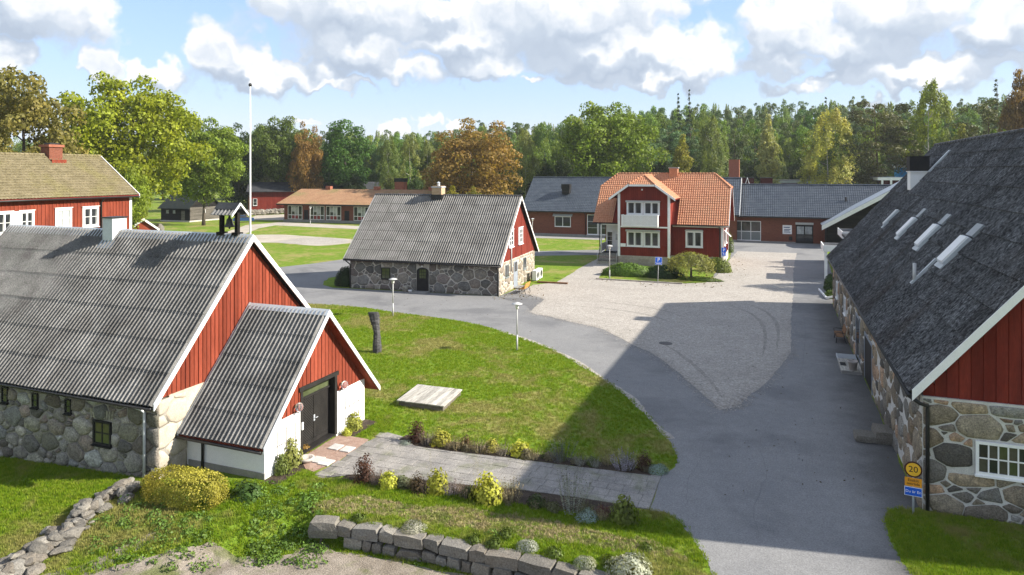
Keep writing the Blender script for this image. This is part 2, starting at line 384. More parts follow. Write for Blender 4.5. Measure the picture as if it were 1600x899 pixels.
make_mat('tile_moss', (0.155, 0.130, 0.072), (0.205, 0.172, 0.102), scale=1.6, rough=0.95, bump=0.5, fine=9, fine_amt=0.42, c3=(0.175, 0.155, 0.06), c3scale=0.35, c3amt=0.6)
make_mat('tile_brown', (0.30, 0.17, 0.095), (0.35, 0.21, 0.12), scale=0.7, rough=0.9, bump=0.3, fine=5, fine_amt=0.25, c3=(0.24, 0.19, 0.085), c3scale=0.14, c3amt=0.8)
make_mat('tile_black', (0.045, 0.056, 0.072), (0.07, 0.083, 0.10), scale=1.2, rough=0.32, bump=0.1, fine=9, fine_amt=0.25, spec=0.5)
make_mat('felt_black', (0.028, 0.03, 0.034), (0.05, 0.052, 0.055), scale=1, rough=0.8, bump=0.2, fine=12, fine_amt=0.3)
make_mat('felt_green', (0.012, 0.019, 0.018), (0.024, 0.029, 0.024), scale=1, rough=0.9, bump=0.4, fine=6, fine_amt=0.4)
# ---- small
def plain(name, c, rough=0.5, spec=0.3, metal=0.0):
    return make_mat(name, c, tuple(x * 1.08 for x in c), scale=4, rough=rough, bump=0.0, fine=30, fine_amt=0.05, spec=spec, metal=metal)
plain('sign_yellow', (0.75, 0.42, 0.03)); plain('sign_orange', (0.72, 0.30, 0.02)); plain('sign_blue', (0.01, 0.10, 0.55)); plain('sign_white', (0.8, 0.8, 0.8))
plain('sign_text', (0.02, 0.01, 0.01)); plain('sign_rim', (0.05, 0.012, 0.01)); plain('sky_blue_paint', (0.03, 0.30, 0.62)); plain('car_blue', (0.02, 0.06, 0.16), 0.25, 0.5)
plain('rubber', (0.015, 0.015, 0.015), 0.8); plain('awning', (0.40, 0.40, 0.40), 0.8); plain('curtain', (0.36, 0.36, 0.35), 0.9); plain('maroon', (0.055, 0.008, 0.010), 0.85)
plain('flower_pink', (0.35, 0.06, 0.14), 0.8); plain('terracotta', (0.30, 0.12, 0.06), 0.8); plain('stone_pot', (0.40, 0.36, 0.33), 0.9); plain('grey_panel', (0.17, 0.19, 0.19), 0.6)
plain('red_panel', (0.22, 0.035, 0.03), 0.7); plain('pale_cloth', (0.5, 0.5, 0.48), 0.9)
def glass(name, c=(0.02, 0.022, 0.025), rough=0.06):
    m = make_mat(name, c, tuple(x * 1.6 for x in c), scale=0.8, rough=rough, bump=0.02, fine=2.0, fine_amt=0.3, spec=0.6, bump_dist=0.01)
    return m
glass('glass_dark'); glass('glass_green', (0.05, 0.06, 0.03), 0.1); glass('glass_pale', (0.28, 0.30, 0.30), 0.12); glass('glass_lamp', (0.62, 0.60, 0.58), 0.08)
_g = glass('glass_clear', (0.9, 0.9, 0.9), 0.03); [setattr(n_.inputs['Transmission Weight'], 'default_value', 0.92) for n_ in _g.node_tree.nodes if n_.type == 'BSDF_PRINCIPLED']
glass('glass_brown', (0.055, 0.05, 0.042), 0.1)
make_mat('bark', (0.060, 0.048, 0.037), (0.11, 0.09, 0.07), scale=3, bump=0.8, fine=14, fine_amt=0.4, stretch=(1, 1, 0.25))
make_mat('bark_pine', (0.13, 0.07, 0.04), (0.10, 0.075, 0.06), scale=1.5, bump=0.6, fine=10, fine_amt=0.4)
make_mat('bark_birch', (0.45, 0.43, 0.40), (0.16, 0.15, 0.14), scale=3, bump=0.2, fine=10, fine_amt=0.3, stretch=(1, 1, 3))
leaf_mat('leaf', 0.40, 0.36)
leaf_mat('needle', 0.2, 0.42)
leaf_mat('plant', 0.25, 0.35)
def grass_mat():
    m = bpy.data.materials.new('grass_blade'); m.use_nodes = True
    t = NT(m.node_tree); t.n.clear()
    pos = t.new('ShaderNodeNewGeometry').outputs['Position']; oi = t.new('ShaderNodeObjectInfo')
    big = t.noise(pos, 0.22, 5, 0.6, 0.4); mid = t.noise(pos, 1.3, 5, 0.65)
    col = t.ramp(oi.outputs['Random'], [(0, (0.13, 0.225, 0.012)), (0.5, (0.19, 0.285, 0.018)), (1, (0.275, 0.33, 0.036))])
    col = t.mix(t.maprange(t.math('ADD', big, t.math('MULTIPLY', t.math('SUBTRACT', mid, 0.5), 0.45)), 0.46, 0.64, 0, 0.70, True), col, (0.34, 0.285, 0.12))
    a = t.new('ShaderNodeBsdfDiffuse'); t.put(a.inputs[0], col)
    b = t.new('ShaderNodeBsdfTranslucent'); t.put(b.inputs[0], col)
    mx = t.new('ShaderNodeMixShader', i_Fac=0.35); t.put(mx.inputs[1], a.outputs[0]); t.put(mx.inputs[2], b.outputs[0])
    o = t.new('ShaderNodeOutputMaterial'); t.put(o.inputs[0], mx.outputs[0])
    MATS['grass_blade'] = m
grass_mat()
make_mat('dry_blade', (0.30, 0.245, 0.12), (0.36, 0.31, 0.16), scale=1.0, rough=0.9, bump=0, fine=10, fine_amt=0.25, objvar=0.25, c3=(0.16, 0.20, 0.04), c3scale=0.9, c3amt=0.7)
# ------------------------------------------------------------------ mesh helpers
class MB:
    def __init__(s): s.v = []; s.f = []; s.m = []; s.mi = 0; s.cut = []
    def add(s, verts, faces):
        b = len(s.v); s.cut.append((b, len(s.f))); s.v += [tuple(p) for p in verts]
        for f in faces: s.f.append([b + i for i in f]); s.m.append(s.mi)
        return s
    def box(s, a, b):
        x0, y0, z0 = (min(a[i], b[i]) for i in range(3)); x1, y1, z1 = (max(a[i], b[i]) for i in range(3))
        return s.add([(x0, y0, z0), (x1, y0, z0), (x1, y1, z0), (x0, y1, z0), (x0, y0, z1), (x1, y0, z1), (x1, y1, z1), (x0, y1, z1)],
                     [(3, 2, 1, 0), (4, 5, 6, 7), (0, 1, 5, 4), (1, 2, 6, 5), (2, 3, 7, 6), (3, 0, 4, 7)])
    def hexa(s, p):   # eight corners, bottom ring then top ring, counterclockwise
        return s.add(p, [(3, 2, 1, 0), (4, 5, 6, 7), (0, 1, 5, 4), (1, 2, 6, 5), (2, 3, 7, 6), (3, 0, 4, 7)])
    def prism(s, pts, vec):
        """polygon pts (3-D) extruded by vec"""
        n = len(pts); vec = Vector(vec)
        a = [Vector(p) for p in pts]; nrm = Vector((0, 0, 0))
        for i in range(n): nrm += (a[i] - a[0]).cross(a[(i + 1) % n] - a[0])
        if nrm.dot(vec) < 0: a.reverse()
        b = [p + vec for p in a]
        return s.add(a + b, [tuple(range(n - 1, -1, -1)), tuple(range(n, 2 * n))] + [(i, (i + 1) % n, n + (i + 1) % n, n + i) for i in range(n)])
    def beam(s, p, q, w, h, up=(0, 0, 1)):
        p = Vector(p); q = Vector(q); d = (q - p).normalized(); up = Vector(up)
        x = d.cross(up)
        x = Vector((1, 0, 0)) if x.length < 1e-5 else x.normalized()
        y = x.cross(d).normalized()
        c = [(-w / 2, -h / 2), (w / 2, -h / 2), (w / 2, h / 2), (-w / 2, h / 2)]
        return s.prism([p + x * a + y * b for a, b in c], q - p)
    def tube(s, pts, rad, n=8, cap=True):
        pts = [Vector(p) for p in pts]
        rad = rad if isinstance(rad, (list, tuple)) else [rad] * len(pts)
        b = len(s.v); x = None
        for i, p in enumerate(pts):
            d = (pts[min(i + 1, len(pts) - 1)] - pts[max(i - 1, 0)]).normalized()
            if x is None:
                x = d.orthogonal().normalized()
            else:
                x = (x - d * x.dot(d)); x = x.normalized() if x.length > 1e-6 else d.orthogonal().normalized()
            y = d.cross(x)
            for k in range(n):
                a = 2 * math.pi * k / n
                s.v.append(tuple(p + (x * math.cos(a) + y * math.sin(a)) * rad[i]))
        for i in range(len(pts) - 1):
            for k in range(n):
                s.f.append([b + i * n + k, b + i * n + (k + 1) % n, b + (i + 1) * n + (k + 1) % n, b + (i + 1) * n + k]); s.m.append(s.mi)
        if cap:
            s.f.append([b + k for k in range(n - 1, -1, -1)]); s.m.append(s.mi)
            e = b + (len(pts) - 1) * n
            s.f.append([e + k for k in range(n)]); s.m.append(s.mi)
        return s
    def lathe(s, c, prof, n=16):
        """rings of (radius, z) round a vertical axis at c"""
        b = len(s.v)
        for r, z in prof:
            for k in range(n):
                a = 2 * math.pi * k / n
                s.v.append((c[0] + r * math.cos(a), c[1] + r * math.sin(a), c[2] + z))
        for i in range(len(prof) - 1):
            for k in range(n):
                s.f.append([b + i * n + k, b + i * n + (k + 1) % n, b + (i + 1) * n + (k + 1) % n, b + (i + 1) * n + k]); s.m.append(s.mi)
        s.f.append([b + k for k in range(n - 1, -1, -1)]); s.m.append(s.mi)
        e = b + (len(prof) - 1) * n
        s.f.append([e + k for k in range(n)]); s.m.append(s.mi)
        return s
    def mesh(s, name, mat, smooth_=False):
        me = bpy.data.meshes.new(name)
        me.from_pydata(s.v, [], s.f)
        mats = mat if isinstance(mat, (list, tuple)) else [mat]
        for q in mats: me.materials.append(MATS[q])
        if len(mats) > 1: me.polygons.foreach_set('material_index', s.m)
        if smooth_: me.polygons.foreach_set('use_smooth', [True] * len(me.polygons))
        me.update()
        return me
    def build(s, name, mat, parent=None, smooth_=False, loc=None):
        return put(name, s.mesh(name, mat, smooth_), parent, loc)

def each(m, name, mat, parent):
    """every piece added to the builder becomes an object of its own"""
    ends = m.cut[1:] + [(len(m.v), len(m.f))]; out = []
    for (v0, f0), (v1, f1) in zip(m.cut, ends):
        q = MB(); q.v = m.v[v0:v1]; q.f = [[i - v0 for i in f] for f in m.f[f0:f1]]; q.m = [0] * len(q.f)
        out.append(q.build(name, mat, parent))
    return out

def put(name, me, parent=None, loc=None, mtx=None):
    o = bpy.data.objects.new(name, me); COL.objects.link(o)
    if parent is not None: o.parent = parent
    if mtx is not None: o.matrix_basis = mtx
    elif loc is not None: o.location = loc
    return o
def tag(o, label, cat, group=None, kind=None):
    if label: o['label'] = label
    if cat: o['category'] = cat
    if group: o['group'] = group
    if kind: o['kind'] = kind
    return o
def thing(name, label, cat, loc=(0, 0, 0), rotz=0.0, group=None):
    o = bpy.data.objects.new(name, None); COL.objects.link(o)
    o.empty_display_size = 0.3
    o.location = loc; o.rotation_euler = (0, 0, rotz)
    return tag(o, label, cat, group)
def dup(o, loc, rotz=None, label=None, scale=None, group=None):
    def cp(a, par):
        c = a.copy(); COL.objects.link(c)
        if par is not None: c.parent = par
        for ch in a.children: cp(ch, c)
        return c
    c = cp(o, None); c.location = loc
    if rotz is not None: c.rotation_euler = (0, 0, rotz)
    if scale is not None: c.scale = scale if isinstance(scale, (tuple, list)) else (scale,) * 3
    if label: c['label'] = label
    if group: c['group'] = group
    return c
def structure(o): o['kind'] = 'structure'; return o

def fast_mesh(name, V, F, mat, smooth_=False):
    """numpy vertices (n,3) and equal-sized faces (m,k)"""
    V = np.asarray(V, np.float32); F = np.asarray(F, np.int32); k = F.shape[1]
    me = bpy.data.meshes.new(name)
    me.vertices.add(len(V)); me.vertices.foreach_set('co', V.ravel())
    me.loops.add(F.size); me.loops.foreach_set('vertex_index', F.ravel())
    me.polygons.add(len(F)); me.polygons.foreach_set('loop_start', np.arange(0, F.size, k, dtype=np.int32))
    me.materials.append(MATS[mat])
    me.polygons.foreach_set('use_smooth', np.full(len(F), bool(smooth_)))
    me.update(calc_edges=True); me.validate()
    return me

# ------------------------------------------------------------------ polygons and sheets
def inpoly(x, y, poly):
    c = False; n = len(poly); j = n - 1
    for i in range(n):
        xi, yi = poly[i][:2]; xj, yj = poly[j][:2]
        if (yi > y) != (yj > y) and x < (xj - xi) * (y - yi) / (yj - yi) + xi: c = not c
        j = i
    return c
def inpoly_np(X, Y, poly):
    c = np.zeros(X.shape, bool); n = len(poly); j = n - 1
    for i in range(n):
        xi, yi = poly[i][:2]; xj, yj = poly[j][:2]
        if yi != yj: c ^= ((yi > Y) != (yj > Y)) & (X < (xj - xi) * (Y - yi) / (yj - yi) + xi)
        j = i
    return c
def wobble(poly, step, amp, seed=1):
    """resample an outline and make it slightly irregular, as worn edges are"""
    rng = random.Random(seed); out = []
    for i in range(len(poly)):
        a = poly[i]; b = poly[(i + 1) % len(poly)]; L = math.dist(a[:2], b[:2]); k = max(1, int(L / step))
        for q in range(k):
            t = q / k
            out.append((a[0] + (b[0] - a[0]) * t + rng.uniform(-amp, amp), a[1] + (b[1] - a[1]) * t + rng.uniform(-amp, amp)))
    return out
def curve(pts, k=5):
    """open Catmull-Rom through pts"""
    out = []; n = len(pts)
    for i in range(n - 1):
        p0 = pts[max(i - 1, 0)]; p1 = pts[i]; p2 = pts[i + 1]; p3 = pts[min(i + 2, n - 1)]
        for q in range(k):
            t = q / k; t2 = t * t; t3 = t2 * t
            out.append(tuple(0.5 * (2 * p1[c] + (-p0[c] + p2[c]) * t + (2 * p0[c] - 5 * p1[c] + 4 * p2[c] - p3[c]) * t2 + (-p0[c] + 3 * p1[c] - 3 * p2[c] + p3[c]) * t3) for c in (0, 1)))
    return out + [tuple(pts[-1][:2])]
def sheet(name, poly, lift, mat, spacing=None):
    vs = [Vector((p[0], p[1])) for p in poly]
    edges = [(i, (i + 1) % len(vs)) for i in range(len(vs))]
    if spacing:
        xs = [p[0] for p in poly]; ys = [p[1] for p in poly]
        x = min(xs) + spacing / 2
        while x < max(xs):
            y = min(ys) + spacing / 2
            while y < max(ys):
                if inpoly(x, y, poly): vs.append(Vector((x, y)))
                y += spacing
            x += spacing
    V, E, F, *_ = delaunay_2d_cdt(vs, edges, [list(range(len(poly)))], 1, 1e-4)
    me = bpy.data.meshes.new(name)
    me.from_pydata([(v.x, v.y, terrain(v.x, v.y) + lift) for v in V], [], [f for f in F])
    me.materials.append(MATS[mat]); me.update()
    if len(me.polygons) and me.polygons[0].normal.z < 0: me.flip_normals()
    return structure(put(name, me))

# ------------------------------------------------------------------ stones in a wall
def clip(poly, nx, ny, c):
    """keep nx*x + ny*y <= c"""
    out = []; n = len(poly)
    for i in range(n):
        a = poly[i]; b = poly[(i + 1) % n]
        da = nx * a[0] + ny * a[1] - c; db = nx * b[0] + ny * b[1] - c
        if da <= 0: out.append(a)
        if (da < 0 < db) or (db < 0 < da):
            t = da / (da - db); out.append((a[0] + (b[0] - a[0]) * t, a[1] + (b[1] - a[1]) * t))
    return out
def area(p): return 0.5 * abs(sum(p[i][0] * p[(i + 1) % len(p)][1] - p[(i + 1) % len(p)][0] * p[i][1] for i in range(len(p))))
def stone_cells(rect, holes, sizes, gap, seed, tries=2600, aspect=1.25):
    """irregular stones filling rect=(u0,u1,v0,v1) round the holes; sizes = (small, large) radius"""
    rng = random.Random(seed); u0, u1, v0, v1 = rect
    u0, u1 = u0 / aspect, u1 / aspect; holes = [(h[0] / aspect, h[1] / aspect, h[2], h[3]) for h in holes]     # work in a squeezed frame: stones lie flat
    pts = []
    for k in range(tries):
        r = sizes[1] - (sizes[1] - sizes[0]) * (k / tries) ** 0.5
        r *= rng.uniform(0.85, 1.1)
        u = rng.uniform(u0, u1); v = rng.uniform(v0, v1)
        if any(h[0] - 0.03 < u < h[1] + 0.03 and h[2] - 0.03 < v < h[3] + 0.03 for h in holes): continue
        if all((u - a) ** 2 + (v - b) ** 2 > (0.80 * (r + q)) ** 2 for a, b, q in pts): pts.append((u, v, r))
    cells = []
    for i, (u, v, r) in enumerate(pts):
        p = [(u0, v0), (u1, v0), (u1, v1), (u0, v1)]
        for j, (a, b, q) in enumerate(pts):
            if i == j: continue
            dx, dy = a - u, b - v; d2 = dx * dx + dy * dy
            if d2 > (4.5 * (r + q)) ** 2: continue
            d = math.sqrt(d2)
            # power bisector, pulled back by half the joint
            t = (d2 + r * r - q * q) / (2 * d)
            t = max(0.25 * d, min(0.75 * d, t)) - gap / 2 * (rng.uniform(0.35, 1.1) if rng.random() < .7 else rng.uniform(1.1, 2.6))
            nx, ny = dx / d, dy / d
            p = clip(p, nx, ny, nx * u + ny * v + t)
            if len(p) < 3: break
        for h in holes:
            if len(p) < 3: break
            side = [(u - h[0], 1, 0, h[0] - 0.02), (h[1] - u, -1, 0, -h[1] - 0.02), (v - h[2], 0, 1, h[2] - 0.02), (h[3] - v, 0, -1, -h[3] - 0.02)]
            best = min(side, key=lambda s_: s_[0])
            if any(h[0] - 0.02 < x < h[1] + 0.02 and h[2] - 0.02 < y < h[3] + 0.02 for x, y in p) or (min(x for x, y in p) < h[1] and max(x for x, y in p) > h[0] and min(y for x, y in p) < h[3] and max(y for x, y in p) > h[2]):
                p = clip(p, best[1], best[2], best[3])
        if len(p) < 3: continue
        # drop slivers, round the corners
        q = []
        for k in range(len(p)):
            if math.dist(p[k], p[(k + 1) % len(p)]) > 0.02: q.append(p[k])
        if len(q) < 3 or area(q) < 0.006: continue
        s_ = []
        for k in range(len(q)):
            a = q[k]; b = q[(k + 1) % len(q)]; w = rng.uniform(0.05, 0.18)
            s_.append((a[0] + (b[0] - a[0]) * w, a[1] + (b[1] - a[1]) * w)); s_.append((a[0] + (b[0] - a[0]) * (1 - w), a[1] + (b[1] - a[1]) * (1 - w)))
        cells.append([(a * aspect, b) for a, b in s_])
    cells.sort(key=lambda c: -area(c))
    return cells
def stones(parent, O, U, Vv, N, rect, holes, sizes, gap, seed, mat, bulge=0.05, limit=300, aspect=1.25, tries=2600):
    """each stone its own mesh; O,U,Vv,N: frame of the wall face in the parent's space"""
    O, U, Vv, N = (Vector(q) for q in (O, U, Vv, N)); rng = random.Random(seed + 7)
    cells = stone_cells(rect, holes, sizes, gap, seed, tries, aspect)[:limit]
    for c in cells:
        cu = sum(p[0] for p in c) / len(c); cw = sum(p[1] for p in c) / len(c)
        n = len(c); b = bulge * rng.uniform(0.6, 1.5) * min(1.5, 0.6 + math.sqrt(area(c)))
        vs = []; tu, tv = rng.uniform(-.05, .05), rng.uniform(-.06, .06)
        for (k, h) in ((1.0, -0.03), (0.99, 0.35 * b), (0.80, b)):
            for (x, y) in c:
                dx, dy = (x - cu) * k, (y - cw) * k
                vs.append(U * dx + Vv * dy + N * (h * (1 + rng.uniform(-.15, .15)) + (tu * dx + tv * dy if h > 0 else 0)))
        vs.append(N * (b * rng.uniform(1.0, 1.25)))
        fs = []
        for r_ in (0, 1):
            fs += [(r_ * n + k, r_ * n + (k + 1) % n, (r_ + 1) * n + (k + 1) % n, (r_ + 1) * n + k) for k in range(n)]
        fs += [(2 * n + k, 2 * n + (k + 1) % n, 3 * n) for k in range(n)]
        if U.cross(Vv).dot(N) < 0: fs = [tuple(reversed(f)) for f in fs]
        m = MB(); m.add(vs, fs); m.build('stone', mat, parent, True, O + U * cu + Vv * cw)
    return len(cells)
def rock_mesh(name, seed, mat, flat=1.0):
    """a blunt, broken boulder of unit size"""
    rng = random.Random(seed); bm = bmesh.new()
    bmesh.ops.create_icosphere(bm, subdivisions=2, radius=0.62)
    pl = []
    for _ in range(9):
        n = Vector((rng.gauss(0, 1), rng.gauss(0, 1), rng.gauss(0, 1))).normalized(); pl.append((n, rng.uniform(0.34, 0.52)))
    for v in bm.verts:
        for n, d in pl:
            e = v.co.dot(n) - d
            if e > 0: v.co -= n * e
        v.co += Vector((rng.uniform(-1, 1), rng.uniform(-1, 1), rng.uniform(-1, 1))) * 0.018
        v.co.z *= flat
    bmesh.ops.dissolve_limit(bm, angle_limit=R(9), verts=bm.verts[:], edges=bm.edges[:])
    me = bpy.data.meshes.new(name); bm.to_mesh(me); bm.free(); me.materials.append(MATS[mat]); return me

def block(parent, x, y, z, w_, d_, h_, rz, rng):
    """one rough quarried block: a knocked-about box with split faces"""
    bm = bmesh.new(); bmesh.ops.create_cube(bm, size=1); bmesh.ops.subdivide_edges(bm, edges=bm.edges[:], cuts=1, use_grid_fill=True)
    tp = rng.uniform(.86, 1.0)
    for v in bm.verts:
        c = v.co; k = sum(abs(q) > .4 for q in c)
        f = 1.0 if k < 2 else (.97 if k == 2 else .92)
        v.co = Vector((c.x * w_ * f * (tp if c.z > 0 else 1), c.y * d_ * f, c.z * h_ * f)) + Vector((rng.uniform(-1, 1), rng.uniform(-1, 1), rng.uniform(-1, 1))) * .028
    bmesh.ops.triangulate(bm, faces=bm.faces[:])
    me = bpy.data.meshes.new('stone'); bm.to_mesh(me); bm.free(); me.materials.append(MATS['stone_dry'])
    o = put('stone', me, parent, (x, y, z)); o.rotation_euler = (rng.uniform(-.05, .05), rng.uniform(-.07, .07), rz + rng.uniform(-.08, .08))

# ------------------------------------------------------------------ roofs
def corrugated_mesh(name, W, L, waves, amp, mat, seg=6, lap=0.014, thick=0.012):
    """one corrugated sheet: x across the waves, y up the slope, z out; lower end lifted over the sheet below"""
    n = waves * seg + 1; xs = [W * i / (n - 1) for i in range(n)]
    zz = [amp * (1 - abs(math.cos(math.pi * i / seg)) ** 1.3) for i in range(n)]      # round crests, narrow valleys
    V = []; F = []
    V += [(x, 0, z + lap - thick) for x, z in zip(xs, zz)]
    V += [(x, 0, z + lap) for x, z in zip(xs, zz)]
    V += [(x, L, z) for x, z in zip(xs, zz)]
    for r_ in (0, 1):
        for i in range(n - 1): F.append((r_ * n + i, r_ * n + i + 1, (r_ + 1) * n + i + 1, (r_ + 1) * n + i))
    return fast_mesh(name, V, F, mat, False)
def frame_mtx(O, X, Y, N):
    X = Vector(X).normalized(); Y = Vector(Y).normalized(); N = Vector(N).normalized()
    m = Matrix((X, Y, N)).transposed().to_4x4(); m.translation = Vector(O); return m
def panel_roof(parent, O, X, Y, W, L, ncol, nrow, wave_n, amp, mat, seed=1, lap=0.02, thick=0.028, joint=0.0):
    """rows of corrugated sheets on a slope; O = lower corner, X along the eave, Y up the slope"""
    rng = random.Random(seed); X = Vector(X).normalized(); Y = Vector(Y).normalized(); N = X.cross(Y).normalized()
    if N.z < 0: N = -N
    pw = W / ncol; pl = L / nrow
    me = corrugated_mesh('roof_panel', pw - joint, pl + 0.06, wave_n, amp, mat, lap=lap, thick=thick)
    for r_ in range(nrow):
        for c in range(ncol):
            p = Vector(O) + X * (c * pw + rng.uniform(-.004, .004)) + Y * (r_ * pl + rng.uniform(-.012, .012)) + N * (0.01 + rng.uniform(0, .004))
            put('roof_panel', me, parent, mtx=frame_mtx(p, X, Y, N))
def tile_roof(name, parent, O, X, Y, W, L, tw, cl, mat, keep=None, amp=0.05, step=0.035, seg=4):
    """a pantiled slope as real relief; keep(u, s) says where tiles lie"""
    X = np.array(Vector(X).normalized()); Y = np.array(Vector(Y).normalized()); N = np.cross(X, Y)
    if N[2] < 0: N = -N
    nu = int(round(W / tw)); nc = int(round(L / cl))
    u = np.linspace(0, W, nu * seg + 1)
    prof = np.tile(np.array([0.0, 0.55, 1.0, 0.5])[:seg], nu); prof = np.append(prof, 0.0) * amp
    rows = []; rr = np.random.RandomState(int(W * 100) % 1000)
    for c in range(nc):
        j = rr.uniform(-0.012, 0.012, nu).repeat(seg); j = np.append(j, 0)
        rows.append((c * L / nc + 0.0 * u + j, prof + step)); rows.append(((c + 1) * L / nc - 0.004 + 0.0 * u + j, prof * 0.9))
    S = np.array([q[0] for q in rows]); Z = np.array([q[1] for q in rows]); Uu = np.tile(u, (len(rows), 1))
    V = np.array(Vector(O))[None, None, :] + Uu[..., None] * X + S[..., None] * Y + (Z[..., None] + 0.01) * N
    nr, nn = Uu.shape
    a = np.arange(nr * nn).reshape(nr, nn)
    F = np.stack([a[:-1, :-1], a[:-1, 1:], a[1:, 1:], a[1:, :-1]], -1).reshape(-1, 4)
    if keep is not None:
        cu = ((Uu[:-1, :-1] + Uu[1:, 1:]) / 2).ravel(); cs = ((S[:-1, :-1] + S[1:, 1:]) / 2).ravel()
        k = np.array([keep(p, q) for p, q in zip(cu, cs)]); F = F[k]
    if np.dot(np.cross(X, Y), N) < 0: F = F[:, ::-1]
    return put(name, fast_mesh(name, V.reshape(-1, 3), F, mat), parent)

# ------------------------------------------------------------------ cladding, windows
def boards(parent, O, U, N, u0, u1, zlo, zhi, bw, mat, seed=1, th=0.036, gap=0.034, name='board'):
    """upright boards: U along the wall, N outwards; zlo(u), zhi(u) heights; several spans (list) allowed"""
    O = Vector(O); U = Vector(U); N = Vector(N); n = max(1, int(round((u1 - u0) / bw))); w = (u1 - u0) / n; rng = random.Random(seed)
    for i in range(n):
        a = u0 + i * w + gap / 2; b = u0 + (i + 1) * w - gap / 2
        za, zb = zhi(a), zhi(b); la, lb = zlo(a), zlo(b)
        if max(za - la, zb - lb) < 0.05: continue
        t = th * rng.uniform(0.85, 1.25)
        pts = [(a, la), (b, lb), (b, max(zb, lb + .01)), (a, max(za, la + .01))]
        c = Vector(((a + b) / 2, 0, (la + lb) / 2))
        base = O + U * c.x + Vector((0, 0, c.z))
        m = MB(); m.prism([O + U * p + Vector((0, 0, q)) - base for p, q in pts], N * t)
        m.build(name, mat, parent, False, base)
def battens(m, O, U, N, u0, u1, zlo, zhi, pitch, w=0.05, th=0.03):
    O = Vector(O); U = Vector(U); N = Vector(N); n = int((u1 - u0) / pitch)
    for i in range(n + 1):
        u = u0 + (u1 - u0) * i / n; a, b = u - w / 2, u + w / 2
        if zhi(u) - zlo(u) < 0.06: continue
        m.prism([O + U * a + Vector((0, 0, zlo(a))), O + U * b + Vector((0, 0, zlo(b))), O + U * b + Vector((0, 0, zhi(b))), O + U * a + Vector((0, 0, zhi(a)))], N * th)
def window(parent, O, U, N, w, h, cols, rows, fm='white_paint', gm='glass_dark', fw=0.08, bar=0.035, depth=0.06, trim=0.0, casements=1, separate=False,
           label=None, sill=True, panes=None, curtains=False):
    """O = lower left corner of the frame on the wall face, U along, N out"""
    O = Vector(O); U = Vector(U).normalized(); N = Vector(N).normalized(); Z = Vector((0, 0, 1))
    m = MB()
    def bx(a, b, c, d, n0, n1):
        m.prism([O + U * a + Z * c + N * n0, O + U * b + Z * c + N * n0, O + U * b + Z * d + N * n0, O + U * a + Z * d + N * n0], N * (n1 - n0))
    bx(0, w, 0, fw, -0.02, depth); bx(0, w, h - fw, h, -0.02, depth); bx(0, fw, fw, h - fw, -0.02, depth); bx(w - fw, w, fw, h - fw, -0.02, depth)
    iw = w - 2 * fw; ih = h - 2 * fw
    xs = []
    for c in range(casements):
        a = fw + iw * c / casements; b = fw + iw * (c + 1) / casements
        if c: bx(a - fw * 0.5, a + fw * 0.5, fw, h - fw, -0.02, depth * 0.9)
        a2 = a + (fw * 0.5 if c else 0); b2 = b - (fw * 0.5 if c < casements - 1 else 0)
        for k in range(cols):
            xs.append((a2 + (b2 - a2) * k / cols, a2 + (b2 - a2) * (k + 1) / cols))
            if k: bx(a2 + (b2 - a2) * k / cols - bar / 2, a2 + (b2 - a2) * k / cols + bar / 2, fw, h - fw, -0.02, depth * 0.6)
    for r_ in range(1, rows):
        z = fw + ih * r_ / rows; bx(fw, w - fw, z - bar / 2, z + bar / 2, -0.02, depth * 0.55)
    if trim:
        bx(-trim, 0, -trim, h + trim, -0.015, depth * 0.7); bx(w, w + trim, -trim, h + trim, -0.015, depth * 0.7)
        bx(0, w, h, h + trim, -0.015, depth * 0.75); bx(0, w, -trim, 0, -0.015, depth * 0.75)
        bx(-trim - .06, w + trim + .06, h + trim, h + trim + .04, -0.015, depth * 1.5)
    if sill: bx(-0.03 - trim, w + 0.03 + trim, -0.05 - trim, 0 - trim, -0.015, depth + 0.06)
    f = m.build('window', fm, parent)
    if label: f['label'] = label
    if separate:
        for i, (a, b) in enumerate(xs):
            for r_ in range(rows):
                p = MB(); z0 = fw + ih * r_ / rows; z1 = fw + ih * (r_ + 1) / rows
                p.prism([O + U * a + Z * z0, O + U * b + Z * z0, O + U * b + Z * z1, O + U * a + Z * z1], N * 0.012)
                p.build('pane', panes[(i + r_) % len(panes)] if panes else gm, f)
    else:
        p = MB(); p.prism([O + U * fw + Z * fw, O + U * (w - fw) + Z * fw, O + U * (w - fw) + Z * (h - fw), O + U * fw + Z * (h - fw)], N * 0.012)
        p.build('pane', gm, f)
        if curtains:
            for a, b in xs:
                q = MB(); e = (b - a) * .17
                for c0, c1 in ((a + .01, a + e), (b - e * .8, b - .01)): q.prism([O + U * c0 + Z * (fw + .01), O + U * c1 + Z * (fw + .01), O + U * (c1 - .04) + Z * (h - fw - .01), O + U * c0 + Z * (h - fw - .01)], N * 0.014)
                each(q, 'curtain', 'curtain', f)
    return f
def text_mesh(name, body, size, mat, parent, mtx, ext=0.002):
    cu = bpy.data.curves.new(name, 'FONT'); cu.body = body; cu.size = size; cu.extrude = ext; cu.align_x = 'CENTER'; cu.align_y = 'CENTER'; cu.resolution_u = 3
    tmp = bpy.data.objects.new(name, cu); COL.objects.link(tmp)
    dg = bpy.context.evaluated_depsgraph_get()
    me = bpy.data.meshes.new_from_object(tmp.evaluated_get(dg))
    bpy.data.objects.remove(tmp)
    me.materials.clear(); me.materials.append(MATS[mat])
    return put(name, me, parent, mtx=mtx)
def downpipe(parent, pts, r=0.05, mat='dark_metal'):
    m = MB(); m.tube(pts, r, 8); return m.build('downpipe', mat, parent, True)
def wall_poly(m, pts, vec): m.prism(pts, vec)

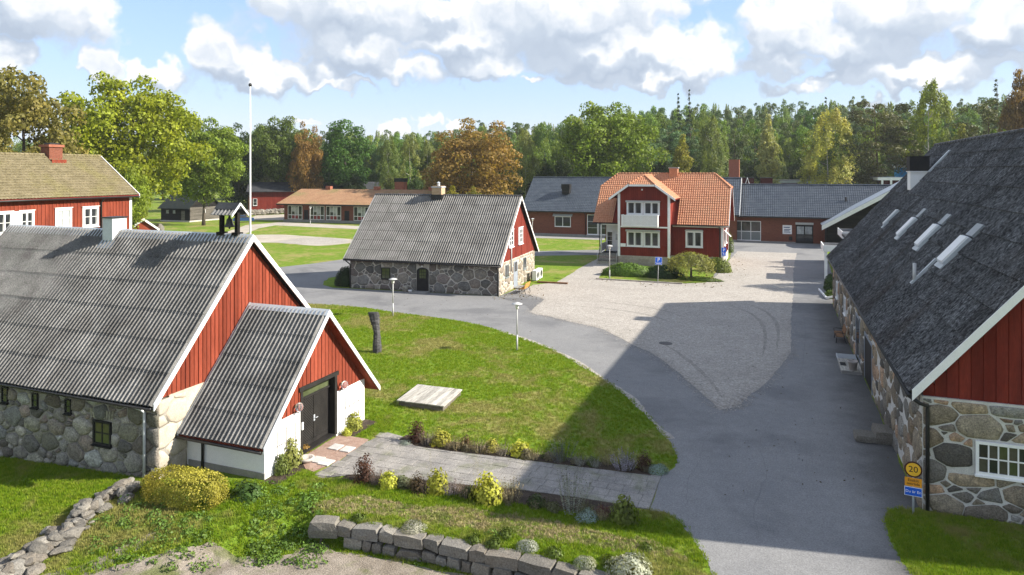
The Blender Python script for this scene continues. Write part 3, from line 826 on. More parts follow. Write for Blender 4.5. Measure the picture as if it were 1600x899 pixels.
# ------------------------------------------------------------------ foliage
def leaf_quads(P, Nrm, size, rng, aspect=0.75, jitter=0.9):
    """a small quad leaf spray at each point, roughly facing Nrm"""
    n = len(P)
    nn = Nrm + rng.normal(0, jitter, (n, 3)) * 0.6
    nn /= np.linalg.norm(nn, axis=1)[:, None] + 1e-9
    t = rng.normal(0, 1, (n, 3)); a = np.cross(nn, t); a /= np.linalg.norm(a, axis=1)[:, None] + 1e-9
    b = np.cross(nn, a)
    s = (np.asarray(size) * rng.uniform(0.6, 1.35, n))[:, None]
    a = a * s; b = b * s * aspect
    V = np.stack([P - a * 0.5, P - b * 0.5 + a * 0.08, P + a * 0.5, P + b * 0.5 + a * 0.08], 1).reshape(-1, 3)
    F = np.arange(n * 4).reshape(n, 4)
    return V, F
def crown_points(rng, clumps, per, upbias=0.25):
    """points on the outer shells of clumps: (x,y,z,rx,rz)"""
    P = []; Nn = []
    for (x, y, z, rx, rz) in clumps:
        k = max(8, int(per * rx * rx))
        d = rng.normal(0, 1, (k, 3)); d[:, 2] += upbias; d /= np.linalg.norm(d, axis=1)[:, None]
        r = rng.uniform(0.62, 1.05, k)[:, None] * (1 + 0.18 * np.sin(d[:, :1] * 5 + x) * np.cos(d[:, 1:2] * 4 + y))
        P.append(np.array([x, y, z]) + d * r * np.array([rx, rx, rz])); Nn.append(d)
    return np.concatenate(P), np.concatenate(Nn)
def broadleaf(seed, H, Rr, low=0.16, n=46, leaf=0.42, per=62, shape='round', cl=(0.17, 0.30), rough_=0.12):
    """crown mesh (base of the trunk at the origin): many clumps through an uneven envelope"""
    rng = np.random.RandomState(seed); cz = H * (0.5 + low / 2); hz = H * (1 - low) / 2
    clumps = []; tries = 0
    lob = rng.uniform(0, 6.28, 6)
    while len(clumps) < n and tries < 4000:
        tries += 1
        d = rng.normal(0, 1, 3); d /= np.linalg.norm(d); r = rng.uniform(0.12, 1.0) ** 0.38
        th = math.atan2(d[1], d[0]); e = 1 + rough_ * (math.sin(2 * th + lob[0]) + 0.7 * math.sin(3 * th + lob[1] + 3 * d[2]) + 0.5 * math.sin(5 * d[2] + lob[2]))
        q = d * r * e
        if shape == 'oval': q[:2] *= (1 - 0.35 * max(0, q[2]) ** 1.5)
        if shape == 'cone': q[:2] *= max(0.12, 0.62 - 0.52 * q[2])
        cr = Rr * rng.uniform(*cl) * (1.0 if shape != 'cone' else 0.75)
        p = (q[0] * (Rr - cr * 0.7), q[1] * (Rr - cr * 0.7), cz + q[2] * (hz - cr * 0.6))
        if any((p[0] - c[0]) ** 2 + (p[1] - c[1]) ** 2 + ((p[2] - c[2]) * 1.2) ** 2 < (0.62 * (cr + c[3]) * 0.75) ** 2 for c in clumps): continue
        clumps.append((p[0], p[1], p[2], cr, cr * rng.uniform(0.65, 0.9)))
    P, N = crown_points(rng, clumps, per)
    return leaf_quads(P, N, leaf, rng) , clumps
def birch_crown(seed, H, Rr, leaf=0.30, n=80, per=110):
    """narrow crown of hanging strands"""
    rng = np.random.RandomState(seed); P = []; N = []; clumps = []
    for i in range(n):
        t = rng.uniform(0.16, 1.0); rr = Rr * (math.sin(math.pi * min(1, (1.08 - t) ** 0.75)) * 0.55 + 0.5 * (1 - t) + 0.06) * rng.uniform(0.35, 1)
        a = rng.uniform(0, 6.28); x, y, z = rr * math.cos(a), rr * math.sin(a), H * t
        L = H * rng.uniform(0.06, 0.17); k = int(per * (0.6 + rng.rand()))
        q = np.zeros((k, 3)); s = rng.uniform(0, 1, k)
        q[:, 0] = x * (1 + 0.25 * s) + rng.normal(0, 0.42, k) * (0.4 + 0.6 * s) ; q[:, 1] = y * (1 + 0.25 * s) + rng.normal(0, 0.42, k) * (0.4 + .6 * s); q[:, 2] = z - s * L + rng.normal(0, .15, k)
        P.append(q); nn = np.tile(np.array([math.cos(a), math.sin(a), 0.5]), (k, 1)); N.append(nn); clumps.append((x, y, z, .8, .8))
    P = np.concatenate(P); N = np.concatenate(N)
    return leaf_quads(P, N, leaf, rng, 0.7), clumps
def pine_crown(seed, H, Rr, leaf=0.34, n=34, start=0.42, per=170):
    """flattened pads of needles on the upper trunk"""
    rng = np.random.RandomState(seed); clumps = []
    for i in range(n):
        t = start + (1 - start) * ((i + rng.rand()) / n); rr = Rr * (0.25 + 0.95 * math.sin(math.pi * min(1, 0.16 + (1 - t) / (1 - start) * 0.75))) * rng.uniform(0.3, 1.0)
        a = rng.uniform(0, 6.28); c = Rr * rng.uniform(0.26, 0.42) * (0.65 if t > 0.9 else 1)
        clumps.append((rr * math.cos(a), rr * math.sin(a), H * t - c * 0.2, c, c * rng.uniform(0.42, 0.6)))
    P, N = crown_points(rng, clumps, per, 0.5)
    return leaf_quads(P, N, leaf, rng, 0.5, 1.4), clumps
def spruce_crown(seed, H, Rr, leaf=0.34, layers=26, start=0.08, per=34):
    """tiers of drooping boughs narrowing to a spire"""
    rng = np.random.RandomState(seed); P = []; N = []
    for i in range(layers):
        t = start + (1 - start) * i / layers; rad = Rr * (1 - t) ** 0.85 * rng.uniform(0.82, 1.12) + 0.15
        for b in range(max(5, int(11 * (1 - t) + 4))):
            a = rng.uniform(0, 6.28); L = rad * rng.uniform(0.6, 1.08); k = max(6, int(per * L / 2.2)); s = rng.uniform(0.08, 1, k)
            w = 0.32 * L * (1 - s * 0.6)
            o = rng.normal(0, 1, k) * w * 0.5
            x = np.cos(a) * s * L - np.sin(a) * o; y = np.sin(a) * s * L + np.cos(a) * o
            z = H * t + 0.25 * L * (s * 0.5 - 1.1 * s * s) + rng.normal(0, .12, k) + H / layers * 0.3
            P.append(np.stack([x, y, z], 1)); N.append(np.tile([math.cos(a) * .5, math.sin(a) * .5, .9], (k, 1)))
    P = np.concatenate(P); N = np.concatenate(N)
    return leaf_quads(P, N, leaf, rng, 0.5, 1.0), []
def trunk_mesh(seed, H, r, mat, clumps=(), lean=0.02, top=0.8, limbs=9):
    rng = random.Random(seed); m = MB(); pts = []; rad = []
    for i in range(7):
        t = i / 6; pts.append((math.sin(t * 3 + seed) * lean * H * t, math.cos(t * 2.2 + seed) * lean * H * t, -0.2 + t * H * top)); rad.append(r * (1.35 if i == 0 else 1 - 0.82 * t))
    m.tube(pts, rad, 8)
    cl = list(clumps); rng.shuffle(cl)
    for c in cl[:limbs]:
        z = max(H * 0.12, min(H * top * 0.92, c[2] - 0.25 * H * rng.uniform(0.3, 0.8))); t = (z + .2) / (H * top)
        k = min(6, max(0, t * 6)); i = int(min(5, k)); f = k - i
        p = Vector(pts[i]).lerp(Vector(pts[i + 1]), f); e = Vector(c[:3]); mid = p.lerp(e, 0.5) + Vector((0, 0, -0.04 * H))
        m.tube([p, mid, e], [r * 0.36 * (1 - t * 0.5), r * 0.22, r * 0.06], 5, False)
    return m.mesh('trunk', mat, True)
def tree_kind(kind, seed, H, Rr, mat='leaf', bark='bark', trunk_r=0.32, **kw):
    fn = dict(broad=broadleaf, birch=birch_crown, pine=pine_crown, spruce=spruce_crown)[kind]
    (V, F), clumps = fn(seed, H, Rr, **kw)
    return dict(crown=fast_mesh('crown', V, F, mat), trunk=trunk_mesh(seed, H, trunk_r, bark, clumps, top=0.97 if kind in ('pine', 'spruce') else 0.8, limbs=0 if kind == 'spruce' else 12), H=H, R=Rr)
def plant_tree(k, name, label, x, y, H, W, color, rot=0.0, group=None, z=0.0):
    t = thing(name, label, 'tree', (x, y, z), rot, group)
    sx = W / 2 / k['R']; t.scale = (sx, sx, H / k['H'])
    put('trunk', k['trunk'], t); c = put('crown', k['crown'], t); c.color = (color[0], color[1], color[2], 1)
    return t
# ================================================================== GROUND
xs = np.unique(np.concatenate([[-3000, -1200, -500, -250, -150, -100, -70, -55, -47], np.arange(-45, 14, 0.28), [20, 40, 80, 150, 300, 800, 3000]]))
ys = np.unique(np.concatenate([[-600, -200, -60, -20, 0, 5, 8, 10], np.arange(11, 24.3, 0.24), [27, 32, 40, 60, 90, 130, 200, 320, 600, 1500, 4000]]))
Xg, Yg = np.meshgrid(xs, ys)
Zg = np.array([[terrain(a, b) for a in xs] for b in ys])
rs = np.random.RandomState(4)
ix = np.arange(len(xs) * len(ys)).reshape(len(ys), len(xs))
Fg = np.stack([ix[:-1, :-1], ix[:-1, 1:], ix[1:, 1:], ix[1:, :-1]], -1).reshape(-1, 4)
structure(put('ground', fast_mesh('ground', np.stack([Xg, Yg, Zg], -1).reshape(-1, 3), Fg, 'lawn', True)))

lawn_edge = curve([(-36.34, 46.68), (-31.03, 46.99), (-27.43, 46.23), (-22.36, 45.46), (-18.77, 44.17), (-15.66, 42.18), (-12.82, 40.14), (-10.56, 37.82), (-7.81, 34.59), (-5.8, 31.59), (-4.21, 28.67), (-3.63, 27.16), (-3.42, 26.2), (-3.5, 25.5), (-3.79, 24.9)], 5)
low_edge = curve([(-3.76, 22.1), (-3.3, 22.12), (-2.8, 21.75), (-2.22, 20.77), (-1.76, 19.71), (-1.6, 19.16), (-1.45, 17.5), (-1.3, 14), (-1.2, 3)], 5)
rb_lawn = curve([(3.95, 25.15), (3.45, 24.9), (3.2, 24.3), (3.14, 23.0), (3.26, 21.63), (3.41, 21.07), (3.6, 19.5), (3.8, 16), (3.9, 3)], 4)
north = [(-6.5, 112.5), (-7.0, 104), (-5.6, 97), (-5.3, 90), (-5.6, 80), (-10, 72), (-17, 68), (-20.5, 63), (-22.2, 60), (-22.35, 55.3), (-30, 54.75), (-36.9, 54.1), (-38.4, 53.9), (-40.2, 54.9), (-41.6, 57), (-41.9, 60), (-40.6, 62.2), (-37.6, 62), (-37.2, 68), (-34, 79), (-27.6, 84.2), (-20.8, 87.6), (-22.0, 93.6), (-28.5, 89.6), (-36, 86), (-44, 79), (-49.5, 72.1), (-50.6, 67.3), (-52.4, 62.8), (-56, 60.8), (-64, 59.5), (-80, 59), (-80, 48), (-60, 46.5), (-45, 46.2)]
road = wobble(lawn_edge + low_edge[:-1] + [(-1.2, -5), (3.9, -5)] + list(reversed(rb_lawn)) + [(4.3, 25.4), (4.3, 62), (5.3, 64), (5.4, 76), (6.2, 100), (8.5, 112.5)] + north, 0.9, 0.035, 2)
sheet('asphalt_road', road, 0.008, 'asphalt')
verge = [(a, b) for a, b in lawn_edge[22:52]]
nv = len(verge); off = [(a + .05 + .16 * math.sin(i * .37) ** 2, b + .05 + .13 * math.sin(i * .37) ** 2) for i, (a, b) in enumerate(verge)]
sheet('sandy_verge', wobble([(a - .08, b - .08) for a, b in verge] + off[::-1], 0.35, 0.05, 31), 0.011, 'gravel')
gravel = curve([(-20.9, 57.2), (-18.35, 55.4), (-17.69, 50.2), (-15.5, 48.8), (-13.28, 47.56), (-11.11, 46.26), (-8.24, 42.72), (-6.55, 40.81), (-4.84, 37.6), (-3.6, 35.2), (-2.36, 32.5)], 5) + \
    curve([(-1.83, 33.1), (-1.46, 34.09), (-0.37, 38.0), (0.55, 42.64), (0.86, 45.32), (1.04, 54.16), (1.5, 68), (1.86, 82.77), (2.6, 98.44)], 5) + \
    [(-4.8, 98), (-5.2, 90), (-5.3, 80), (-6.0, 70.5), (-8.0, 68.0), (-12, 67.5), (-16.6, 67.4), (-17.2, 72), (-17.6, 77), (-20.6, 86.3), (-20.45, 74.3), (-20.0, 64), (-21.6, 62)]
sheet('gravel_yard', wobble(gravel, 0.7, 0.06, 3), 0.014, 'gravel')
sheet('asphalt_patch', wobble([(-22.2, 54.9), (-18.3, 55.5), (-17.65, 50.3), (-18.7, 52.3)], 0.8, 0.03, 5), 0.019, 'asphalt_patch')
mx_, my_ = G(1040, 537)
mc = MB(); mc.tube([(0, 0, 0), (0, 0, .024)], .42, 20); mc.tube([(0, 0, .024), (0, 0, .03)], .33, 20); tag(mc.build('manhole_cover', 'dark_metal', None, False, (mx_, my_, 0)), 'round dark manhole cover in the shaded gravel yard', 'manhole cover')
# plots of lawn lying in the road's loops are sheets of their own
sheet('grass_island', wobble([(-41.9, 60.2), (-42.2, 58.6), (-41.0, 56.3), (-39.2, 54.4), (-36.95, 54.05), (-37.0, 61.5), (-38.5, 62), (-40.6, 62)], 0.7, 0.06, 6), 0.030, 'lawn')
sheet('side_lawn', wobble([(-21.55, 63.4), (-19.95, 63.7), (-19.9, 66), (-20.38, 74.28), (-20.79, 86.0), (-26.7, 83.6), (-29, 82), (-31, 68)], 0.8, 0.06, 7), 0.034, 'lawn')
sheet('house_lawn', wobble([(-16.6, 67.6), (-12, 67.5), (-8.72, 67.7), (-6.3, 69.2), (-6.0, 73.2), (-6.2, 80), (-16.8, 79.5)], 0.8, 0.05, 8), 0.036, 'lawn')
# far ground west of the stone cottage
far_poly = [G(300, 384), G(345, 366), G(385, 352), G(442, 347.2), G(560, 353.5), G(645, 357), G(645, 361), G(560, 358.5), G(430, 352.5), G(405, 357), G(372, 370), G(345, 384)]
sheet('gravel_path', wobble(far_poly, 3, 0.1, 9), 0.010, 'pale_gravel')
sheet('sand_patch', wobble(curve([G(370, 371), G(400, 367.5), G(440, 367), G(480, 369.5), G(535, 373), G(565, 377), G(520, 383), G(485, 384), G(450, 380.5), G(410, 379.5), G(360, 382), G(350, 377)], 4), 1.5, 0.12, 10), 0.012, 'pale_gravel')
sheet('gravel_spot', wobble(curve([G(432, 378), G(470, 372.5), G(510, 371.5), G(545, 376), G(530, 380.5), G(480, 382), G(445, 381)], 4), 1.0, 0.12, 11), 0.018, 'gravel')
sheet('forecourt', [G(385, 344), G(400, 337), G(470, 334), G(470, 341), G(445, 344.5)], 0.016, 'pale_gravel')
sheet('paved_strip', [G(818, 371.5), G(945, 375.5), G(945, 371), G(818, 367)], 0.016, 'concrete')
# lower terrace: trodden gravel
grav_low = curve([(-19.6, 10.2), G(150, 899, -.6), G(250, 880, -.65), G(330, 866, -.7), G(400, 878, -.75), G(455, 872, -.78), G(500, 850, -.78), (-12.3, 17.55), (-10.5, 17.75), (-8, 17.8), (-6, 17.8), (-3.8, 17.8), (-2.0, 17.6), (-1.6, 14)], 5) + [(-1.5, 4), (-20, 4)]
sheet('gravel_terrace', wobble(grav_low, 0.35, 0.09, 12), 0.012, 'dirt_gravel', 0.4)
sheet('dirt_track', wobble(curve([(-19.9, 12.9), (-18.7, 14.2), (-17.9, 15.7), (-17.5, 15.5), (-18.0, 14.0), (-18.9, 12.4)], 4), 0.3, 0.08, 13), 0.016, 'dirt_gravel', 0.4)
# planting beds beside the garden path
bed_up = wobble(curve([(-14.1, 24.85), (-12.16, 24.9), (-10.48, 24.9), (-8.6, 24.95), (-6.9, 25.1), (-5.5, 25.2), (-4.1, 25.0)], 3) + curve([(-3.85, 24.75), (-5.45, 24.55), (-7.33, 24.4), (-9.32, 24.25), (-11.36, 24.05), (-13.3, 23.9), (-14.2, 24.2)], 3), 0.3, 0.04, 14)
sheet('flower_bed', bed_up, 0.014, 'soil')
bed_lo = wobble(curve([(-14.3, 21.25), (-12.1, 21.4), (-10.6, 21.62), (-8.4, 21.9), (-6.6, 22.1), (-4.9, 22.2)], 3) + curve([(-4.6, 21.9), (-5.0, 21.2), (-7.9, 21.0), (-10.2, 20.8), (-12.2, 20.5), (-14.2, 20.5)], 3), 0.3, 0.05, 15)
sheet('flower_bed', bed_lo, 0.014, 'soil')
for q in ([(-16.7, 19.2), (-16.0, 19.35), (-15.95, 20.9), (-16.6, 21.4)], [(-16.7, 23.9), (-16.0, 24.0), (-16.0, 25.7), (-16.7, 25.8)]): sheet('flower_bed', wobble(q, 0.3, 0.03, 16), 0.013, 'soil')

# garden path of worn slabs
path_poly = [(-3.79, 24.72), (-5.45, 24.55), (-7.33, 24.38), (-9.32, 24.25), (-11.36, 24.05), (-13.22, 23.95), (-13.9, 24.6), (-15.0, 24.85), (-15.23, 23.74), (-15.25, 23.0), (-15.16, 21.69), (-15.37, 20.45), (-14.97, 20.27), (-13.94, 21.0), (-12.02, 21.3), (-10.61, 21.5), (-8.36, 21.85), (-6.61, 22.05), (-4.9, 22.12), (-3.76, 22.12)]
gp = sheet('garden_path', path_poly, 0.012, 'path_grit')
rng = random.Random(21)
TOPE = [(-15.3, 24.85), (-14.9, 24.82), (-13.9, 24.58), (-13.2, 23.93), (-11.36, 24.03), (-9.32, 24.23), (-7.33, 24.36), (-5.45, 24.53), (-3.79, 24.70)]
BOTE = [(-15.3, 20.42), (-14.97, 20.29), (-13.94, 21.0), (-12.02, 21.32), (-10.61, 21.52), (-8.36, 21.87), (-6.61, 22.07), (-4.9, 22.14), (-3.79, 22.14)]
def lerp_line(pts, x):
    for a, b in zip(pts, pts[1:]):
        if a[0] <= x <= b[0]: return a[1] + (b[1] - a[1]) * (x - a[0]) / (b[0] - a[0])
    return pts[-1][1] if x > pts[-1][0] else pts[0][1]
for j in range(9):
    x = -15.25 + (0.3 if j % 2 else 0)
    while x < -3.8:
        w = rng.uniform(0.52, 0.60); x1 = min(x + w, -3.78)
        if x1 - x < 0.15: break
        y0_ = lambda q: 20.25 + j * 0.5 + 0.03 * (q + 15); y1_ = lambda q: y0_(q) + 0.5
        g = 0.007; cor = []
        for q, f in ((x + g, y0_), (x1 - g, y0_), (x1 - g, y1_), (x + g, y1_)):
            yy = f(q) + (g if f is y0_ else -g); cor.append((q, max(lerp_line(BOTE, q) + .01, min(lerp_line(TOPE, q) - .01, yy))))
        if min(cor[3][1] - cor[0][1], cor[2][1] - cor[1][1]) > 0.07:
            cx_ = (x + x1) / 2; cy_ = sum(c[1] for c in cor) / 4; h = 0.030 + rng.uniform(-.004, .004); tx = rng.uniform(-.006, .006); m = MB(); n = 4
            vs = [(a - cx_, b - cy_, 0.0) for a, b in cor] + [(a - cx_, b - cy_, h - 0.006) for a, b in cor] + [((a - cx_) * .97, (b - cy_) * .97, h + tx * (a - cx_)) for a, b in cor]
            m.add(vs, [(k, (k + 1) % n, n + (k + 1) % n, n + k) for k in range(n)] + [(n + k, n + (k + 1) % n, 2 * n + (k + 1) % n, 2 * n + k) for k in range(n)] + [tuple(range(2 * n, 3 * n))])
            m.build('paving_slab', 'paving', gp, False, (cx_, cy_, 0))
        x = x1
# brick landing before the annex door, with four pale slabs
pad = sheet('brick_landing', wobble([(-16.70, 21.35), (-16.70, 23.9), (-15.26, 23.9), (-15.2, 21.7), (-15.5, 20.6), (-15.9, 20.7)], 0.4, 0.02, 17), 0.02, 'brick_paving')
for (a, b, w, h) in ((-16.05, 22.75, .42, .5), (-15.5, 22.72, .42, .5), (-16.0, 21.5, .42, .5), (-15.52, 21.42, .42, .5)):
    MB().box((-w / 2, -h / 2, 0.01), (w / 2, h / 2, 0.055)).build('paving_slab', 'pale_slab', pad, False, (a, b, 0))

# ================================================================== LEFT STONE BARN
def slope_dir(dy, dz): return Vector((0, dy, dz)).normalized()
b1 = thing('stone_barn', 'long stone barn with corrugated roof, red gable and white annex with black double doors', 'barn', (-20.26, 18.2, 0))
RZ, RY, EY, EZ, BZ, BY = 8.1, 4.5, -0.32, 2.72, 3.3, 9.35
Lb = 14.35
w = MB()
w.box((-Lb, 0, -2.2), (0, 0.5, 2.72)); w.box((-Lb, 8.55, -2.2), (0, 9.05, 3.1))
each(w, 'long_wall', 'mortar_grey', b1)
w = MB(); w.box((-0.5, 0.5, -0.4), (0, 8.55, 2.8)); w.box((-Lb, 0.5, -2.2), (-Lb + 0.5, 8.55, 2.8))
each(w, 'gable_wall', 'pale_render', b1)
zr = lambda y: (EZ + (RZ - EZ) * (y - EY) / (RY - EY)) if y < RY else (RZ + (BZ - RZ) * (y - RY) / (BY - RY))
gp_ = MB()
for x in (-0.16, -Lb + 0.06): gp_.prism([(x, 0.05, 2.8), (x, 9.0, 2.8), (x, RY, RZ - 0.28)], (0.1, 0, 0))
each(gp_, 'gable_panel', 'falu_red', b1)
holes = [(Lb - 3.1, Lb - 2.2, .83, 1.71), (Lb - 4.57, Lb - 4.25, 1.76, 2.3), (Lb - 6.37, Lb - 6.05, 1.76, 2.32), (Lb - 8.1, Lb - 7.75, 1.74, 2.36)]
n_st = stones(b1, (-Lb, 0, 0), (1, 0, 0), (0, 0, 1), (0, -1, 0), (0.05, Lb + 0.02, -1.0, 2.62), holes, (0.07, 0.40), 0.036, 3, 'stone_grey', 0.065, 280, 1.35, 5000)
stones(b1, (0, 0, 0), (0, 1, 0), (0, 0, 1), (1, 0, 0), (0.02, 1.25, -0.1, 2.72), [], (0.2, 0.42), 0.05, 5, 'pale_render', 0.03, 20, 1.4, 400)
# red boards of the gable, skipping the part inside the annex roof
ann = lambda y: (5.28 - 1.09 * abs(y - 4.5)) + 0.02
boards(b1, (-0.06, 0, 0), (0, 1, 0), (1, 0, 0), 0.02, 9.0, lambda y: max(2.78, ann(y) if 1.0 < y < 8.0 else 2.78), lambda y: zr(y) - 0.14, 0.205, 'falu_red', 31)
roof = MB()
for (ya, za, yb, zb) in ((EY, EZ, RY, RZ), (BY, BZ, RY, RZ)):
    roof.prism([(-Lb - 0.15, ya, za - 0.12), (0.16, ya, za - 0.12), (0.16, yb, zb - 0.12), (-Lb - 0.15, yb, zb - 0.12)], (0, 0, -0.06))
roof = roof.build('roof', 'black_timber', b1)
sd = slope_dir(RY - EY, RZ - EZ); sl = math.hypot(RY - EY, RZ - EZ)
panel_roof(roof, (-Lb - 0.2, EY - 0.06, EZ - 0.06), (1, 0, 0), sd, Lb + 0.42, sl + 0.02, 13, 6, 6, 0.125, 'fibre_cement', 41)
bd = slope_dir(RY - BY, RZ - BZ); bl = math.hypot(RY - BY, RZ - BZ)
put('back_slope', corrugated_mesh('back_slope', Lb + 0.42, bl, 82, 0.05, 'fibre_cement', 4), roof, mtx=frame_mtx((0.22, BY, BZ), (-1, 0, 0), bd, Vector((-1, 0, 0)).cross(bd)))
rc = MB(); 
for q in range(4):
    xa = -Lb - 0.24 + q * (Lb + 0.48) / 4; xb = xa + (Lb + 0.48) / 4 - 0.012
    for s_, (dy, dz) in ((-1, (-0.30, -0.30)), (1, (0.30, -0.28))):
        rc.prism([(xa, RY, RZ + 0.12), (xb, RY, RZ + 0.12), (xb, RY + dy, RZ + dz + 0.09), (xa, RY + dy, RZ + dz + 0.09)], (0, 0, -0.02 - 0.003 * q))
rc.build('ridge_cap', 'zinc', roof)
bb = MB()
for x in (0.20, -Lb - 0.26):
    bb.prism([(x, EY - 0.05, EZ + 0.05), (x, RY, RZ + 0.10), (x, RY, RZ - 0.16), (x, EY - 0.05, EZ - 0.20)], (0.05, 0, 0))
    bb.prism([(x, BY + 0.05, BZ + 0.05), (x, RY + .001, RZ + 0.10), (x, RY + .001, RZ - 0.16), (x, BY + 0.05, BZ - 0.20)], (0.048, 0, 0))
each(bb, 'barge_board', 'white_paint', b1)
gt = MB(); gt.tube([(-Lb - 0.15, EY - 0.09, EZ - 0.09), (0.15, EY - 0.09, EZ - 0.13)], 0.06, 8); gt.build('gutter', 'dark_metal', b1, True)
downpipe(b1, [(-0.75, EY - 0.06, EZ - 0.14), (-0.62, -0.2, 2.45), (-0.49, -0.12, 2.32), (-0.49, -0.12, -0.1)], 0.05, 'zinc')
window(b1, (-3.1, -0.02, 0.83), (1, 0, 0), (0, -1, 0), 0.9, 0.88, 2, 2, 'black_paint', 'glass_green', 0.075, 0.04, 0.05, separate=True)
for a, b, c, d in ((-4.57, -4.25, 1.76, 2.3), (-6.37, -6.05, 1.76, 2.32), (-8.1, -7.75, 1.74, 2.36)):
    window(b1, (a, -0.02, c), (1, 0, 0), (0, -1, 0), b - a, d - c, 1, 2, 'black_paint', 'glass_dark', 0.045, 0.03, 0.04)
vs_ = MB(); rng = random.Random(5)
for i in range(9):
    a = -3.2 + i * 0.125; t = (i - 4) * 0.05
    vs_.prism([(a, -0.03, 1.80), (a + 0.085, -0.03, 1.80), (a + 0.085 + t * 0.3, -0.03, 2.1 + rng.uniform(0, .05)), (a + t * 0.3, -0.03, 2.12)], (0, -0.03, 0))
vs_.build('window_arch', 'stone_grey', b1)
ch = MB(); ch.box((-7.72, RY - 0.50, RZ - 0.7), (-7.12, RY + 0.22, RZ + 0.62)); chm = ch.build('chimney', 'zinc', b1)
ch = MB(); ch.box((-7.76, RY - 0.54, RZ + 0.62), (-7.08, RY + 0.26, RZ + 0.67)); ch.build('chimney_cap', 'dark_metal', chm)
ch = MB(); ch.prism([(-7.85, RY - 0.72, RZ - 0.72), (-7.0, RY - 0.72, RZ - 0.72), (-7.0, RY - 0.45, RZ - 0.42), (-7.85, RY - 0.45, RZ - 0.42)], (0, -0.02, 0.05)); ch.build('flashing', 'zinc', chm)
# bell turret
bt = MB()
for x in (-1.42, -0.61): bt.box((x - 0.075, RY - 0.075, RZ - 0.1), (x + 0.075, RY + 0.075, RZ + 0.98)); bt.box((x - 0.16, RY - 0.16, RZ + 0.05), (x + 0.16, RY + 0.16, RZ + 0.17))
bt.box((-1.45, RY - 0.06, RZ + 0.86), (-0.58, RY + 0.06, RZ + 0.99))
bt = bt.build('bell_turret', 'black_timber', b1)
m = MB()
for s_ in (-1, 1): m.prism([(-1.58, RY, RZ + 1.32), (-0.50, RY, RZ + 1.32), (-0.50, RY + s_ * 0.42, RZ + 0.92), (-1.58, RY + s_ * 0.42, RZ + 0.92)], (0, 0, -0.03 if s_ < 0 else -0.032))
m.build('turret_roof', 'felt_black', bt)
for s_ in (-1, 1):
    X = (1, 0, 0) if s_ < 0 else (-1, 0, 0); Yd = Vector((0, -s_ * 0.42, 0.40)).normalized()
    put('turret_sheet', corrugated_mesh('turret_sheet', 1.12, 0.30, 6, 0.05, 'fibre_cement', 6), bt, mtx=frame_mtx((-1.60 if s_ < 0 else -0.48, RY + s_ * 0.46, RZ + 0.885), X, Yd, Vector(X).cross(Yd)))
m = MB(); m.prism([(-1.6, RY - 0.27, RZ + 1.13), (-1.6, RY, RZ + 1.40), (-1.6, RY + 0.27, RZ + 1.13)], (1.12, 0, 0)); m.build('turret_ridge', 'felt_black', bt)
m = MB()
for s_ in (-1, 1): m.prism([(-0.47, RY, RZ + 1.40), (-0.47, RY, RZ + 1.30), (-0.47, RY + s_ * 0.48, RZ + 0.83), (-0.47, RY + s_ * 0.48, RZ + 0.92)], (0.04 + 0.002 * s_, 0, 0))
m.build('turret_barge', 'white_paint', bt)
m = MB(); m.lathe((-1.02, RY, RZ + 0.38), [(0.20, 0), (0.215, 0.02), (0.17, 0.10), (0.13, 0.2), (0.115, 0.32), (0.06, 0.37), (0.03, 0.48)], 14); m.lathe((-1.02, RY, RZ + 0.3), [(0.02, 0), (0.045, 0.03), (0.02, 0.1)], 8); m.build('bell', 'bronze', bt, True)

# annex
AX = 3.54; AY0, AY1, AR, AZ = 1.3, 7.58, 4.5, 5.28
k_a = 1.09
za = lambda y: AZ - k_a * abs(y - AR)
aw = MB(); aw.box((0, AY0, -0.3), (AX, AY0 + 0.2, 1.72)); aw.box((0, AY1 - 0.2, -0.3), (AX, AY1, 1.78))
D0_, D1_ = 3.27, 5.53
aw.box((AX - 0.2, AY0 + 0.2, -0.3), (AX, D0_, 1.80)); aw.box((AX - 0.2, D1_, -0.3), (AX, AY1 - 0.2, 1.80))
each(aw, 'annex_wall', 'white_plaster', b1)
aw = MB(); aw.prism([(AX - 0.2, AY0, 1.80), (AX - 0.2, D0_, 1.80), (AX - 0.2, D0_, za(D0_) - .12), (AX - 0.2, AY0, za(AY0) - .12)], (0.14, 0, 0)); aw.prism([(AX - 0.2, D1_, 1.80), (AX - 0.2, AY1, 1.80), (AX - 0.2, AY1, za(AY1) - .12), (AX - 0.2, D1_, za(D1_) - .12)], (0.14, 0, 0))
aw.prism([(AX - 0.2, D0_, 2.62), (AX - 0.2, D1_, 2.62), (AX - 0.2, D1_, za(D1_) - .12), (AX - 0.2, AR, AZ - .12), (AX - 0.2, D0_, za(D0_) - .12)], (0.141, 0, 0))
each(aw, 'annex_gable', 'falu_red', b1)
boards(b1, (AX - 0.045, 0, 0), (0, 1, 0), (1, 0, 0), AY0, AY1, lambda y: 2.66 if D0_ - 0.05 < y < D1_ + 0.05 else 1.79, lambda y: za(y) - 0.16, 0.235, 'falu_red', 33)
ar = MB()
for s_ in (-1, 1): ar.prism([(0.0, AR, AZ - 0.10), (AX + 0.36, AR, AZ - 0.10), (AX + 0.36, AR + s_ * 3.62, AZ - 3.62 * k_a - 0.10), (0.0, AR + s_ * 3.62, AZ - 3.62 * k_a - 0.10)], (0, 0, -0.06 - .001 * s_))
ar = ar.build('annex_roof', 'falu_red', b1)
aL = 3.66 * math.hypot(1, k_a)
panel_roof(ar, (0.06, AR - 3.66, AZ - 3.66 * k_a - 0.02), (1, 0, 0), (0, 1, k_a), AX + 0.30, aL - 0.05, 4, 5, 5, 0.12, 'fibre_cement', 43)
Yd = Vector((0, -1, k_a)).normalized()
